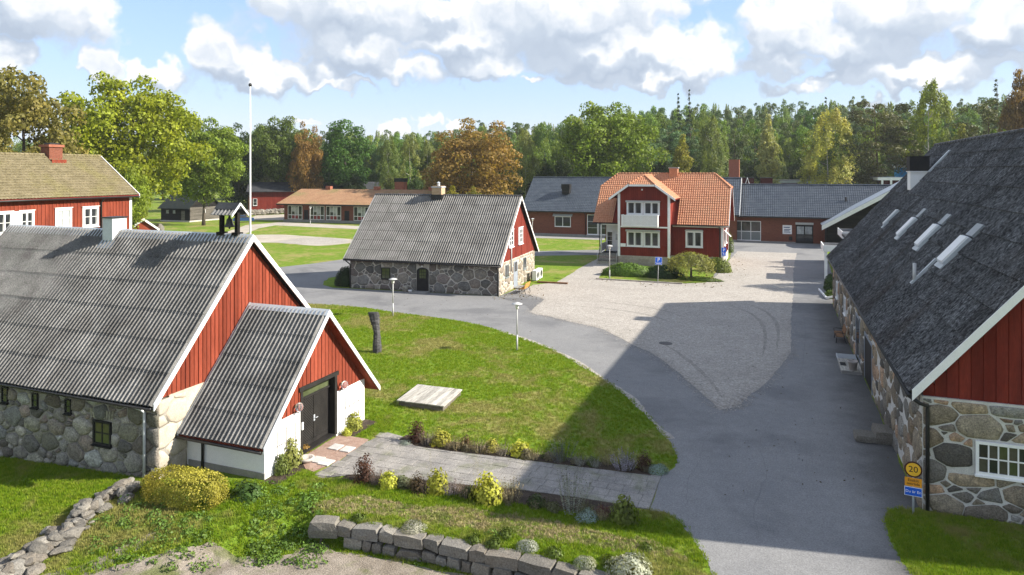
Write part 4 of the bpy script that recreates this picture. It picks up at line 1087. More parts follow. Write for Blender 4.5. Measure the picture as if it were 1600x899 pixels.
put('roof_panel', corrugated_mesh('annex_far_slope', AX + 0.30, aL - 0.05, 20, 0.05, 'fibre_cement', 4), ar, mtx=frame_mtx((AX + 0.36, AR + 3.66, AZ - 3.66 * k_a - 0.02), (-1, 0, 0), Yd, Vector((-1, 0, 0)).cross(Yd)))
m = MB()
for s_ in (-1, 1): m.prism([(0.05, AR, AZ + 0.12), (AX + 0.42, AR, AZ + 0.12), (AX + 0.42, AR + s_ * 0.2, AZ - 0.08), (0.05, AR + s_ * 0.2, AZ - 0.08)], (0, 0, -0.02 - .001 * s_))
m.prism([(0.02, AR - 3.7, AZ - 3.7 * k_a + 0.12), (0.02, AR, AZ + 0.14), (0.02, AR, AZ - 0.02), (0.02, AR - 3.7, AZ - 3.7 * k_a - 0.05)], (0.06, 0, 0))
m.build('ridge_cap', 'zinc', ar)
m = MB()
for s_ in (-1, 1): m.prism([(AX + 0.37, AR, AZ + 0.09), (AX + 0.37, AR, AZ - 0.14), (AX + 0.37, AR + s_ * 3.70, AZ - 3.70 * k_a - 0.12), (AX + 0.37, AR + s_ * 3.70, AZ - 3.70 * k_a + 0.09)], (0.045 + .002 * s_, 0, 0))
each(m, 'barge_board', 'white_paint', b1)
m = MB(); m.tube([(-0.05, AR - 3.72, AZ - 3.72 * k_a - 0.02), (AX + 0.3, AR - 3.72, AZ - 3.72 * k_a - 0.06)], 0.055, 8); m.build('gutter', 'dark_metal', b1, True)
downpipe(b1, [(0.55, AR - 3.70, AZ - 3.72 * k_a - 0.04), (0.75, AY0 - 0.1, 1.12), (0.80, AY0 - 0.07, 1.0), (0.80, AY0 - 0.07, 0.0)], 0.05)
m = MB(); m.box((0.1, AY0 - 0.04, -0.3), (AX + 0.02, AY0, 0.22)); m.build('plinth', 'concrete', b1)
# door: frame, transom, two leaves of slanting boards
m = MB(); x0 = AX - 0.34
m.box((x0, D0_ - 0.02, 0.1), (AX + 0.03, D0_ + 0.10, 2.62)); m.box((x0, D1_ - 0.14, 0.1), (AX + 0.03, D1_ + 0.02, 2.62)); m.box((x0, D0_ - 0.12, 2.5), (AX + 0.05, D1_ + 0.10, 2.66)); m.box((x0, D0_ + .1, 2.04), (AX - 0.2, D1_ - .14, 2.12)); m.box((x0, D0_ + .1, 0.1), (AX + 0.06, D1_ - 0.14, 0.16))
fr = m.build('door_frame', 'charcoal_door', b1)
m = MB(); m.box((AX - 0.27, D0_ + 0.1, 2.12), (AX - 0.25, D1_ - 0.14, 2.5)); m.build('transom_pane', 'glass_green', fr)
ymid = (D0_ + D1_ - 0.04) / 2
for li, (ya, yb) in enumerate(((D0_ + 0.1, ymid - 0.006), (ymid + 0.006, D1_ - 0.14))):
    m = MB(); m.box((AX - 0.32, ya, 0.17), (AX - 0.285, yb, 2.04)); dl = m.build('door', 'charcoal_door', b1)
    s_ = 1 if li == 0 else -1
    c0 = -3.0
    while c0 < 3.0:
        # strip: c0 <= z - s*(y-ya) <= c0 + .1
        p = [(ya + .01, 0.32), (yb - .01, 0.32), (yb - .01, 2.02), (ya + .01, 2.02)]
        p = clip(p, s_ * 1.0, 1.0, c0 + 0.088 + s_ * ya); p = clip(p, -s_ * 1.0, -1.0, -(c0 + s_ * ya)) if len(p) > 2 else p
        if len(p) > 2 and area(p) > 0.002:
            b_ = MB(); b_.prism([(AX - 0.286, a, b) for a, b in p], (0.022, 0, 0)); b_.build('slat', 'charcoal_door', dl)
        c0 += 0.105
    m = MB(); m.box((AX - 0.286, ya, 0.17), (AX - 0.262, yb, 0.30)); m.build('kick_board', 'charcoal_door', dl)
    if li:
        m = MB(); m.tube([(AX - 0.27, ya + 0.06, 1.1), (AX - 0.2, ya + 0.06, 1.1), (AX - 0.2, ya + 0.2, 1.1)], 0.013, 6); m.box((AX - 0.275, ya + .02, .98), (AX - .262, ya + .1, 1.22)); m.build('handle', 'zinc', dl)
m = MB(); m.box((AX + 0.03, D0_ + .0, 1.05), (AX + 0.06, D0_ + .09, 1.33)); m.build('intercom', 'white_paint', b1)
for y in (D0_ - 0.30, D1_ + 0.32):
    m = MB(); m.tube([(AX, y, 1.82), (AX + 0.16, y, 1.82), (AX + 0.17, y, 1.9)], 0.02, 6); wl = m.build('wall_lamp', 'dark_metal', b1)
    m = MB(); m.lathe((AX + 0.17, y, 1.88), [(0.05, 0), (0.12, 0.05), (0.155, 0.15), (0.13, 0.26), (0.06, 0.31)], 14); m.build('lamp_globe', 'glass_clear', wl, True)
for (ya, yb, zb, zt) in ((AY0 + 0.55, AY0 + 1.55, 0.25, 1.5), (D1_ + 0.5, AY1 - 0.3, 0.3, 1.55)):
    m = MB(); k = 5
    for i in range(k):
        y = ya + (yb - ya) * i / (k - 1); m.tube([(AX + 0.09, y, zb), (AX + 0.09, y, zt - 0.12 * (i % 2))], 0.016, 5)
    m.tube([(AX + 0.05, ya - 0.05, zb + (zt - zb) * .55), (AX + 0.05, yb + 0.05, zb + (zt - zb) * .55)], 0.011, 5); m.tube([(AX + 0.05, ya - 0.05, zb + (zt - zb) * .2), (AX + 0.05, yb + 0.05, zb + (zt - zb) * .2)], 0.011, 5)
    m.build('trellis', 'grey_timber', b1)

# ================================================================== STONE COTTAGE IN THE MIDDLE
b2 = thing('stone_cottage', 'stone cottage with grey corrugated roof, red gable and arched black door', 'cottage', (-22.35, 55.43, 0), R(3.4))
L2, W2 = 14.6, 11.3
ez, rz, ry = 2.78, 8.42, 5.65
zf = lambda y: rz - (rz - ez) / (ry + 0.42) * abs(y - ry)
m = MB(); m.box((-L2, 0, -0.3), (0, 0.5, 2.52)); m.box((-L2, W2 - 0.5, -0.3), (0, W2, 2.7)); m.box((-L2, 0.5, -0.3), (-L2 + 0.5, W2 - 0.5, 2.7))
m.box((-0.5, 0.5, -0.3), (0, W2 - 0.5, 2.78)); each(m, 'stone_wall', 'mortar_beige', b2)
m = MB(); m.box((-L2 - 0.05, -0.08, 2.5), (0.06, 0.3, 2.80)); m.build('fascia_board', 'falu_red_deep', b2)
h2 = [(L2 - 11.37, L2 - 10.42, 0.95, 2.02), (L2 - 7.85, L2 - 6.6, 0, 2.28)]
stones(b2, (-L2, 0, 0), (1, 0, 0), (0, 0, 1), (0, -1, 0), (0.03, L2 - 0.02, -0.02, 2.5), h2, (0.10, 0.58), 0.06, 11, 'stone_field', 0.05, 160, 1.2, 2600)
h2b = [(1.6, 2.7, 1.25, 2.5), (4.1, 5.4, 0, 2.5), (7.15, 8.3, 1.25, 2.5)]
stones(b2, (0, 0, 0), (0, 1, 0), (0, 0, 1), (1, 0, 0), (0.05, W2 - 0.05, -0.02, 2.72), h2b, (0.12, 0.40), 0.07, 12, 'stone_pale', 0.035, 110, 1.3, 1200)
m = MB()
for x in (-0.14, -L2 + 0.02): m.prism([(x, 0.0, 2.78), (x, W2, 2.78), (x, ry, rz - 0.2)], (0.12, 0, 0))
each(m, 'gable_panel', 'falu_red_mid', b2)
holes2 = [(2.7, 3.95), (5.65, 6.9)]
boards(b2, (-0.02, 0, 0), (0, 1, 0), (1, 0, 0), 0.02, W2 - 0.02, lambda y: 2.76, lambda y: zf(y) - 0.12, 0.42, 'falu_red_mid', 35, th=0.02)
roof2 = MB()
for ya in (-0.42, 2 * ry + 0.42): roof2.prism([(-L2 - 0.4, ya, ez - 0.14), (0.30, ya, ez - 0.14), (0.30, ry, rz - 0.14), (-L2 - 0.4, ry, rz - 0.14)], (0, 0, -0.08))
roof2 = roof2.build('roof', 'black_timber', b2)
s2 = Vector((0, ry + 0.42, rz - ez)); 
panel_roof(roof2, (-L2 - 0.46, -0.50, ez - 0.09), (1, 0, 0), s2, L2 + 0.80, s2.length + 0.08, 14, 7, 5, 0.13, 'fibre_cement_mid', 45, joint=0.02)
bd = Vector((0, -(ry + .42), rz - ez)).normalized()
put('back_slope', corrugated_mesh('back_slope', L2 + .8, s2.length + .08, 70, 0.06, 'fibre_cement_mid', 4), roof2, mtx=frame_mtx((0.34, 2 * ry + 0.5, ez - 0.09), (-1, 0, 0), bd, Vector((-1, 0, 0)).cross(bd)))
m = MB()
for i in range(34):
    xa = -L2 - 0.48 + i * (L2 + .84) / 34
    m.tube([(xa, ry, rz + 0.02 + 0.012 * (i % 2)), (xa + (L2 + .84) / 34 - .02, ry, rz + 0.05)], 0.13, 8)
m.build('ridge_tiles', 'fibre_cement_dark', roof2)
m = MB()
for x in (0.32, -L2 - 0.5):
    for s_ in (-1, 1): m.prism([(x, ry, rz + 0.06), (x, ry, rz - 0.16), (x, ry + s_ * 6.12, ez - 0.28), (x, ry + s_ * 6.12, ez - 0.06)], (0.045 + .002 * s_, 0, 0))
each(m, 'barge_board', 'white_paint', b2)
m = MB(); m.tube([(-L2 - 0.4, -0.54, ez - 0.14), (0.3, -0.54, ez - 0.17)], 0.06, 8); m.build('gutter', 'dark_metal', b2, True)
downpipe(b2, [(-0.12, -0.5, ez - 0.2), (-0.1, -0.14, 2.3), (-0.1, -0.1, 2.1), (-0.1, -0.1, 0.0)], 0.055); downpipe(b2, [(-L2 - 0.2, -0.5, ez - 0.2), (-L2 + 0.05, -0.14, 2.2), (-L2 + 0.05, -0.1, 2.0), (-L2 + 0.05, -0.1, 0.0)], 0.055)
m = MB(); m.box((-8.66, ry - 0.5, rz - 0.6), (-7.66, ry + 0.45, rz + 0.95)); ch = m.build('chimney', 'brick_pale', b2)
m = MB(); m.box((-8.72, ry - 0.56, rz - 0.65), (-7.60, ry + 0.5, rz + 0.12)); m.build('flashing', 'dark_metal', ch)
m = MB(); m.box((-8.72, ry - 0.56, rz + 0.80), (-7.60, ry + 0.51, rz + 0.90)); m.lathe((-8.16, ry, rz + 0.95), [(0.14, 0), (0.14, 0.3), (0.2, 0.32), (0.02, 0.42)], 10); m.build('chimney_cap', 'zinc', ch)
window(b2, (-11.37, -0.03, 0.97), (1, 0, 0), (0, -1, 0), 0.93, 1.05, 2, 3, 'black_paint', 'glass_green', 0.08, 0.035, 0.05)
# arched door
arc = [(-7.8 + 0.0, 0.0), (-6.65, 0.0), (-6.65, 1.85)] + [(-7.225 + 0.575 * math.cos(t), 1.85 + 0.32 * math.sin(t)) for t in [math.pi * k / 8 for k in range(1, 8)]] + [(-7.8, 1.85)]
m = MB(); m.prism([(a, -0.03, b) for a, b in arc], (0, -0.05, 0)); dr = m.build('door', 'black_paint', b2)
for a in (-7.42, -7.2, -6.98):
    for b in (1.22, 1.5, 1.78):
        m = MB(); m.box((a - .085, -0.095, b), (a + .085, -0.075, b + .23)); m.build('pane', 'glass_green', dr)
m = MB(); m.box((-7.95, -0.9, -0.1), (-6.5, -0.02, 0.09)); m.build('doorstep', 'concrete', b2)
for ya, yb in holes2: window(b2, (0.03, ya, 3.98), (0, 1, 0), (1, 0, 0), yb - ya, 1.42, 1, 3, casements=2, fw=0.11, trim=0.08, bar=0.05)
window(b2, (0.02, 1.65, 1.3), (0, 1, 0), (1, 0, 0), 1.0, 1.15, 1, 3, 'grey_panel', 'glass_dark', 0.07, 0.035, 0.02, casements=2)
window(b2, (0.02, 7.2, 1.3), (0, 1, 0), (1, 0, 0), 1.05, 1.15, 1, 3, 'grey_panel', 'glass_dark', 0.07, 0.035, 0.02, casements=2)
m = MB(); m.box((-0.02, 4.15, 0.08), (0.03, 5.35, 2.45)); dr = m.build('door', 'blue_grey_door', b2)
m = MB(); m.box((0.03, 4.35, 1.5), (0.04, 5.15, 2.35)); m.build('pane', 'glass_dark', dr)
m = MB(); m.box((0, 4.0, -0.1), (1.0, 5.5, 0.1)); m.build('doorstep', 'concrete', b2)
m = MB(); m.tube([(0.08, 3.25, 1.7), (0.08, 3.25, 4.2)], 0.06, 8); m.build('conduit', 'pole_grey', b2, True)
m = MB(); m.tube([(-7.2, 0, 2.36), (-7.2, -0.18, 2.40), (-7.2, -0.22, 2.36)], 0.025, 6); wl = m.build('wall_lamp', 'dark_metal', b2); m = MB(); m.lathe((-7.2, -0.22, 2.24), [(0.05, 0), (0.08, .06), (0.05, .14)], 10); m.build('lamp_globe', 'white_paint', wl, True)
def cot(x, y, z=0):
    c, s_ = math.cos(R(3.4)), math.sin(R(3.4)); return (-22.35 + x * c - y * s_, 55.43 + x * s_ + y * c, z)
for i, (y, lab) in enumerate(((9.1, 'pale heat pump unit beside the stone cottage gable, nearer the bench'), (10.35, 'pale heat pump unit beside the stone cottage gable, nearer the lawn corner'))):
    t = thing('heat_pump', lab, 'heat pump', cot(0.75, y), R(3.4), 'heat pumps by the cottage gable')
    MB().box((-0.22, -0.48, 0.1), (0.22, 0.48, 1.05)).build('casing', 'white_paint', t)
    m = MB(); m.tube([(0.215, 0, 0.58), (0.235, 0, 0.58)], 0.34, 20); m.build('fan_grille', 'dark_metal', t)
    m = MB(); m.box((-0.2, -0.4, 0), (0.2, -0.3, 0.1)); m.box((-0.2, 0.3, 0), (0.2, 0.4, 0.1)); m.build('foot', 'dark_metal', t)
# ================================================================== RIGHT STONE BARN
b3 = thing('big_barn', 'big stone barn with steep blackened roof and skylights, dark red gable towards the viewer', 'barn', (4.38, 25.3, 0))
L3, W3, E3, R3X, R3Z = 36.7, 14.6, -0.33, 7.3, 12.8
k3 = (R3Z - 3.86) / (R3X - E3)
zx = lambda x: 3.86 + k3 * (x - E3) if x < R3X else R3Z - k3 * (x - R3X)
m = MB(); m.box((0, 0.5, -0.3), (0.6, L3, 3.75)); m.box((W3 - 0.6, 0.5, -0.3), (W3, L3, 3.75)); m.box((0.0, 0, -0.3), (W3, 0.5, 3.62)); m.box((0.6, L3 - .5, -0.3), (W3 - .6, L3, 3.62)); each(m, 'stone_wall', 'mortar_pale', b3)
hg = [(1.40, 3.45, 1.32, 2.46)]
stones(b3, (0, 0, 0), (1, 0, 0), (0, 0, 1), (0, -1, 0), (0.02, 7.5, -0.05, 3.55), hg, (0.045, 0.50), 0.038, 21, 'stone_warm', 0.045, 128, 1.7, 6000)
hs = [(11.9, 15.2, 0, 2.5), (17.2, 19.4, 0, 2.7), (25.2, 26.4, 1.2, 2.4), (31.5, 32.8, 1.2, 2.5)]
stones(b3, (0, 0, 0), (0, 1, 0), (0, 0, 1), (-1, 0, 0), (0.02, 36.6, -0.05, 3.7), hs, (0.17, 0.48), 0.10, 22, 'stone_warm', 0.05, 170, 1.3, 2400)
m = MB(); m.prism([(0.06, 0.12, 3.62), (W3 - .06, 0.12, 3.62), (R3X, 0.12, zx(R3X) - 0.3)], (0, 0.1, 0)); m.prism([(0.06, L3 - 0.2, 3.62), (W3 - .06, L3 - 0.2, 3.62), (R3X, L3 - 0.2, zx(R3X) - 0.3)], (0, 0.1, 0)); each(m, 'gable_panel', 'falu_red_deep', b3)
boards(b3, (0, 0.12, 0), (1, 0, 0), (0, -1, 0), 0.02, W3 - 0.02, lambda x: 3.60, lambda x: zx(x) - 0.22, 0.33, 'falu_red_deep', 51, th=0.03, gap=0.03)
r3 = MB()
for xa in (E3, 2 * R3X - E3): r3.prism([(xa, -0.40, 3.86 - 0.1), (xa, L3 + 0.3, 3.86 - 0.1), (R3X, L3 + 0.3, R3Z - 0.1), (R3X, -0.40, R3Z - 0.1)], (0, 0, -0.1))
r3 = r3.build('roof', 'black_timber', b3)
s3 = Vector((R3X - E3, 0, R3Z - 3.86))
panel_roof(r3, (E3 - 0.06, L3 + 0.35, 3.86 - 0.06), (0, -1, 0), s3, L3 + 0.80, s3.length + 0.05, 30, 10, 7, 0.055, 'fibre_cement_dark', 53, lap=0.05, thick=0.07, joint=0.05)
s3b = Vector((-(R3X - E3), 0, R3Z - 3.86))
put('back_slope', corrugated_mesh('back_slope', L3 + .8, s3.length + .05, 205, 0.05, 'fibre_cement_dark', 4), r3, mtx=frame_mtx((2 * R3X - E3 + 0.06, -0.45, 3.80), (0, 1, 0), s3b, Vector((0, 1, 0)).cross(s3b)))
m = MB(); nn = 46
for i in range(nn):
    ya = -0.48 + i * (L3 + .86) / nn; m.tube([(R3X, ya, R3Z + 0.03 + 0.014 * (i % 2)), (R3X, ya + (L3 + .86) / nn - .03, R3Z + 0.06)], [0.15, 0.13], 8)
m.build('ridge_tiles', 'fibre_cement_dark', r3, True)
m = MB()
for y in (-0.47, L3 + 0.36):
    for s_ in (-1, 1): m.prism([(R3X, y, R3Z + 0.09), (R3X, y, R3Z - 0.24), (R3X + s_ * (R3X - E3 + .03), y, 3.86 - 0.30), (R3X + s_ * (R3X - E3 + .03), y, 3.86 + 0.05)], (0, 0.05 + .002 * s_, 0))
each(m, 'barge_board', 'white_paint', b3)
m = MB(); m.tube([(E3 - 0.1, -0.42, 3.72), (E3 - 0.1, L3 + 0.3, 3.78)], 0.075, 8); m.build('gutter', 'dark_metal', b3, True)
downpipe(b3, [(E3 - 0.1, -0.34, 3.68), (-0.12, -0.30, 3.46), (0.12, -0.13, 3.36), (0.12, -0.13, 3.2), (0.12, -0.13, 0.05)], 0.06)
window(b3, (1.43, -0.04, 1.38), (1, 0, 0), (0, -1, 0), 1.98, 1.04, 7, 2, 'white_paint', 'glass_brown', 0.09, 0.04, 0.06, separate=True, panes=['glass_brown', 'glass_dark', 'glass_brown', 'glass_green'])
m = MB(); m.tube([(2.70, -0.2, -0.1), (2.70, -0.2, 1.25)], 0.04, 8); m.build('standpipe', 'zinc', b3, True)
# skylights with covers, seen edge on along the slope
up3 = s3.normalized(); nrm3 = Vector((-up3.z, 0, up3.x))
for i, (y, x0, ln, wd, fl) in enumerate(((26.5, 2.45, 1.35, 0.35, False), (19.9, 2.32, 1.40, 0.85, True), (14.1, 2.32, 1.42, 1.0, True), (8.3, 2.22, 1.48, 1.08, True))):
    o = Vector((x0, y, 3.86 + k3 * (x0 - E3)))
    fm = frame_mtx(o, (0, 1, 0), up3, nrm3)
    m = MB(); m.box((-wd / 2, 0, 0.0), (wd / 2, ln, 0.22)); m.box((-wd / 2 - .05, -0.22, 0.03), (wd / 2 + .05, 0, 0.15))
    pass
    fr = m.build('skylight', 'zinc', b3); fr.matrix_basis = fm
    if fl: m = MB(); m.box((-wd / 2 + 0.06, ln + .08, 0.02), (wd / 2 - 0.06, ln + 0.72, 0.165)); m.build('flashing', 'grey_box', fr)
    m = MB(); m.box((-wd / 2 + 0.05, 0.06, 0.22), (wd / 2 - 0.05, ln - 0.06, 0.29)); m.build('skylight_cover', 'white_paint', fr)
m = MB(); m.box((4.35, 29.3, 8.6), (5.45, 30.5, 10.75)); ch = m.build('chimney', 'white_paint', b3)
m = MB(); m.box((4.30, 29.25, 10.82), (5.50, 30.55, 11.85)); m.build('chimney_hood', 'black_paint', ch)
m = MB(); m.box((4.28, 29.22, 10.75), (5.52, 30.58, 10.82)); m.build('chimney_cap', 'white_paint', ch)
o = Vector((5.5, 29.0, 3.86 + k3 * (5.5 - E3))); m = MB(); m.box((-.2, 0, 0.04), (0.15, 1.9, 0.18)); f_ = m.build('flashing', 'zinc', b3); f_.matrix_basis = frame_mtx(o, (0, 1, 0), up3, nrm3)
x_ = 1.34; m = MB(); m.tube([(x_, 9.5, 3.86 + k3 * (x_ - E3) - 0.1), (x_, 9.5, 6.75)], 0.075, 10); vp = m.build('vent_pipe', 'pole_grey', b3, True)
o = Vector((x_ - 0.05, 9.5, 3.86 + k3 * (x_ - .05 - E3))); m = MB(); m.box((-.09, 0, 0.03), (0.09, 1.5, 0.17)); f_ = m.build('flashing', 'zinc', b3); f_.matrix_basis = frame_mtx(o, (0, 1, 0), up3, nrm3)
# doors in the long wall
for (a, b, h, mt) in ((12.0, 15.1, 2.4, 'black_paint'), (17.3, 19.3, 2.6, 'glass_dark')):
    m = MB(); m.box((-0.05, a, 0), (0.02, a + .12, h)); m.box((-0.05, b - .12, 0), (0.02, b, h)); m.box((-0.052, a, h - .1), (0.02, b, h + .02)); fr = m.build('door_frame', 'blue_grey_door', b3)
    m = MB(); m.box((-0.03, a + .12, 0.02), (0.03, b - .12, h - .1)); m.build('door', mt, fr)
for (a, b, c, d) in ((25.25, 26.35, 1.25, 2.35), (31.55, 32.75, 1.25, 2.45)): window(b3, (-0.03, a, c), (0, 1, 0), (-1, 0, 0), b - a, d - c, 2, 2, 'white_paint', 'glass_dark', 0.08)
# stone steps, platform and pot by the barn
t = thing('stone_steps', 'two rough granite blocks as steps against the wall of the big barn', 'steps', (4.1, 31.0, 0))
for i, (a, b, w_, d_, h) in enumerate(((-0.75, 0.1, 0.8, 1.0, 0.24), (0.0, 0.25, 0.85, 1.25, 0.48))):
    o = block(t, a, b, h / 2, w_, d_, h, 0.05, random.Random(60 + i))
t = thing('door_platform', 'low pale wooden platform with a metal grating before the barn door', 'platform', (4.32, 41.6, 0))
for i in range(8): MB().box((-1.05 + i * 0.13, -0.9, 0.16), (-0.935 + i * 0.13, 1.7, 0.2)).build('plank', 'weathered_plank', t)
MB().box((-1.04, -0.88, 0), (-0.02, 1.68, 0.155)).build('base', 'concrete', t)
m = MB()
for i in range(14): m.box((-1.0, 1.78 + i * 0.09, 0.12), (-0.05, 1.81 + i * 0.09, 0.15))
m.box((-1.02, 1.74, 0.02), (-0.98, 3.05, 0.15)); m.box((-.06, 1.74, 0.02), (-.02, 3.05, 0.15)); m.build('grating', 'zinc', t)
m = MB(); m.box((-1.0, 0.1, .2), (-0.72, 0.75, .215)); m.build('door_mat', 'rubber', t)
m = MB(); m.lathe((0, 0, 0), [(0.17, 0), (0.24, 0.42), (0.27, 0.43), (0.27, 0.47), (0.22, 0.47), (0.2, 0.38)], 16); o = m.build('flower_pot', 'stone_pot', None, True, (3.85, 40.95, 0.2)); tag(o, 'round grey flower pot standing on the pale platform by the barn door', 'pot')
def bench(name, label, loc, rz, mat, legs='dark_metal', ln=1.7):
    t = thing(name, label, 'bench', loc, rz)
    for i in range(4): MB().box((-ln / 2, -0.02 + i * 0.115, 0.42), (ln / 2, 0.08 + i * 0.115, 0.45)).build('seat_slat', mat, t)
    for i in range(4):
        b = MB(); b.prism([(-ln / 2, 0.46 + .03 * i, 0.52 + i * 0.11), (ln / 2, 0.46 + .03 * i, 0.52 + i * 0.11), (ln / 2, 0.485 + .03 * i, 0.615 + i * 0.11), (-ln / 2, 0.485 + .03 * i, 0.615 + i * 0.11)], (0, 0.03, -0.008)); b.build('back_slat', mat, t)
    for x in (-ln / 2 + 0.12, ln / 2 - 0.12):
        m = MB(); m.tube([(x, 0.0, 0), (x, 0.03, 0.25), (x, 0.0, 0.42), (x, 0.46, 0.42), (x, 0.60, 0.95)], 0.025, 6); m.tube([(x, 0.46, 0.42), (x, 0.52, 0.2), (x, 0.6, 0)], 0.025, 6); m.tube([(x, 0.0, 0.42), (x, -0.03, 0.62), (x, 0.1, 0.66), (x, 0.5, 0.64)], 0.02, 6); m.build('leg', legs, t, True)
    return t
bench('park_bench', 'brown wooden bench with its back to the long wall of the big barn', (3.55, 48.6, 0), R(-90), 'brown_wood')
bench('park_bench', 'yellow wooden bench with black curled iron legs at the stone cottage gable', cot(1.35, 2.25), R(-86.6), 'bench_wood')

# ================================================================== RED HOUSE WITH THE ORANGE ROOF
b4 = thing('red_house', 'dark red wooden house with orange tiled half-hipped roof and white balcony', 'house', (-17.0, 78.95, 0), R(0))
XL, XR, YF, YB = -2.4, 11.45, 2.0, 11.4
EZ4, RZ4, RY4 = 4.78, 10.52, 6.7
PL = 1.12
m = MB(); m.box((XL, YF + .05, -0.2), (XR, YB, PL)); m.box((0.0, 0.05, -0.2), (5.8, YF + 1, PL)); m.build('plinth', 'mortar_beige', b4)
rng = random.Random(9)
for j in range(3):
    x = 0.0
    while x < 5.8:
        w_ = min(rng.uniform(0.8, 1.5), 5.8 - x); w_ = 5.8 - x if 5.8 - x - w_ < 0.4 else w_
        MB().box((x + .012, -0.0, j * PL / 3 + .012), (x + w_ - .012, 0.06, (j + 1) * PL / 3 - .012)).build('granite_block', 'granite_block', b4); x += w_
    x = 5.85
    while x < XR:
        w_ = min(rng.uniform(0.9, 1.5), XR - x); w_ = XR - x if XR - x - w_ < 0.5 else w_
        MB().box((x + .012, YF - 0.0, j * PL / 3 + .012), (x + w_ - .012, YF + .06, (j + 1) * PL / 3 - .012)).build('granite_block', 'granite_block', b4); x += w_
GR = 2.75; GZ = 10.35; GE = 7.72; gk = (9.32 - GE) / 2.25
zg = lambda x: min(9.32, GE + gk * (x + 0.98)) if x < GR else min(9.32, GE + gk * (6.48 - x))
m = MB()
m.box((0.0, YF, PL), (XR, YB, EZ4 + 0.25)); m.box((XL, YF + 1.9, PL), (0.0, YB, EZ4 + 0.25))
m.prism([(0, 0.08, PL), (5.8, 0.08, PL), (5.8, 0.08, zg(5.8) - .1), (4.15, 0.08, 9.2), (1.3, 0.08, 9.2), (0, 0.08, zg(0) - .1)], (0, 5.5, 0))
# gable triangles of the main block
zm = lambda y: min(EZ4 + (RZ4 - EZ4) * (y - 1.35) / (RY4 - 1.35) if y < RY4 else EZ4 + (RZ4 - EZ4) * (12.05 - y) / (RY4 - 1.35), 8.75)
for x in (XL + 0.0, XR - 0.2):
    m.prism([(x, YF, EZ4 + .25), (x, YB, EZ4 + .25), (x, YB, zm(YB) - .12), (x, 12.05 - (8.75 - EZ4) / (RZ4 - EZ4) * (RY4 - 1.35), 8.6), (x, 1.35 + (8.75 - EZ4) / (RZ4 - EZ4) * (RY4 - 1.35), 8.6), (x, YF, zm(YF) - .12)], (0.2, 0, 0))
wl4 = m.build('wall', 'falu_red_deep', b4)
m = MB()
battens(m, (0, 0.08, 0), (1, 0, 0), (0, -1, 0), 0.2, 5.6, lambda u: PL, lambda u: zg(u) - 0.2, 0.2, 0.045, 0.025)
battens(m, (0, YF, 0), (1, 0, 0), (0, -1, 0), 5.95, XR - 0.25, lambda u: PL, lambda u: EZ4, 0.2, 0.045, 0.025)
battens(m, (XR, 0, 0), (0, 1, 0), (1, 0, 0), YF + .2, YB - .2, lambda u: PL, lambda u: zm(u) - 0.3, 0.2, 0.045, 0.025)
m.build('cladding', 'falu_red_deep', b4)['kind'] = 'stuff'
# main roof
rk = (RZ4 - EZ4) / (RY4 - 1.35); RX0, RX1 = -3.35, 12.15; HX = 1.9
slen = math.hypot(RY4 - 1.35, RZ4 - EZ4); clip_s = slen * (8.85 - EZ4) / (RZ4 - EZ4)
def keep_front(u, s):
    x = RX0 + u; y = 1.35 + s / slen * (RY4 - 1.35); z = EZ4 + s / slen * (RZ4 - EZ4)
    if s > clip_s:
        f = (s - clip_s) / (slen - clip_s) * HX
        if x < RX0 + f or x > RX1 - f: return False
    # the front wing's roof cuts in
    if abs(x - GR) < 3.73:
        zw = GZ - (GZ - GE) / 3.73 * abs(x - GR)
        if z < zw - 0.02: return False
    return True
dk = MB()
def poly_roof(m, s_):
    yE = RY4 - s_ * (RY4 - 1.35); yC = RY4 - s_ * (RZ4 - 8.85) / rk
    m.prism([(RX0, yE, EZ4 - .07), (RX1, yE, EZ4 - .07), (RX1, yC, 8.85 - .07), (RX1 - HX, RY4, RZ4 - .07), (RX0 + HX, RY4, RZ4 - .07), (RX0, yC, 8.85 - .07)], (0, 0, -0.1 - .002 * s_))
poly_roof(dk, 1); poly_roof(dk, -1)
for x0, x1 in ((RX0, RX0 + HX), (RX1, RX1 - HX)):
    y0 = RY4 - (RZ4 - 8.85) / rk; y1 = RY4 + (RZ4 - 8.85) / rk
    dk.prism([(x0, y0, 8.85 - .072), (x0, y1, 8.85 - .072), (x1, RY4, RZ4 - .072)], (0, 0, -0.12))
rf4 = dk.build('roof', 'falu_red_deep', b4)
tile_roof('roof_tiles', rf4, (RX0, 1.30, EZ4 - .05), (1, 0, 0), (0, RY4 - 1.35, RZ4 - EZ4), RX1 - RX0, slen, 0.25, 0.36, 'tile_orange', keep_front)
tile_roof('roof_tiles', rf4, (RX1, 12.1, EZ4 - .05), (-1, 0, 0), (0, -(RY4 - 1.35), RZ4 - EZ4), RX1 - RX0, slen, 0.25, 0.36, 'tile_orange', lambda u, s: s < clip_s or (s - clip_s) / (slen - clip_s) * HX < u < RX1 - RX0 - (s - clip_s) / (slen - clip_s) * HX)
hy = (RZ4 - 8.85) / rk; hl = math.hypot(HX, RZ4 - 8.85)
tile_roof('roof_tiles', rf4, (RX1 + .03, RY4 - hy, 8.85 - .05), (0, 1, 0), (-HX, 0, RZ4 - 8.85), 2 * hy, hl, 0.25, 0.36, 'tile_orange', lambda u, s: s / hl * hy < u < 2 * hy - s / hl * hy)
tile_roof('roof_tiles', rf4, (RX0 - .03, RY4 + hy, 8.85 - .05), (0, -1, 0), (HX, 0, RZ4 - 8.85), 2 * hy, hl, 0.25, 0.36, 'tile_orange', lambda u, s: s / hl * hy < u < 2 * hy - s / hl * hy)
m = MB()
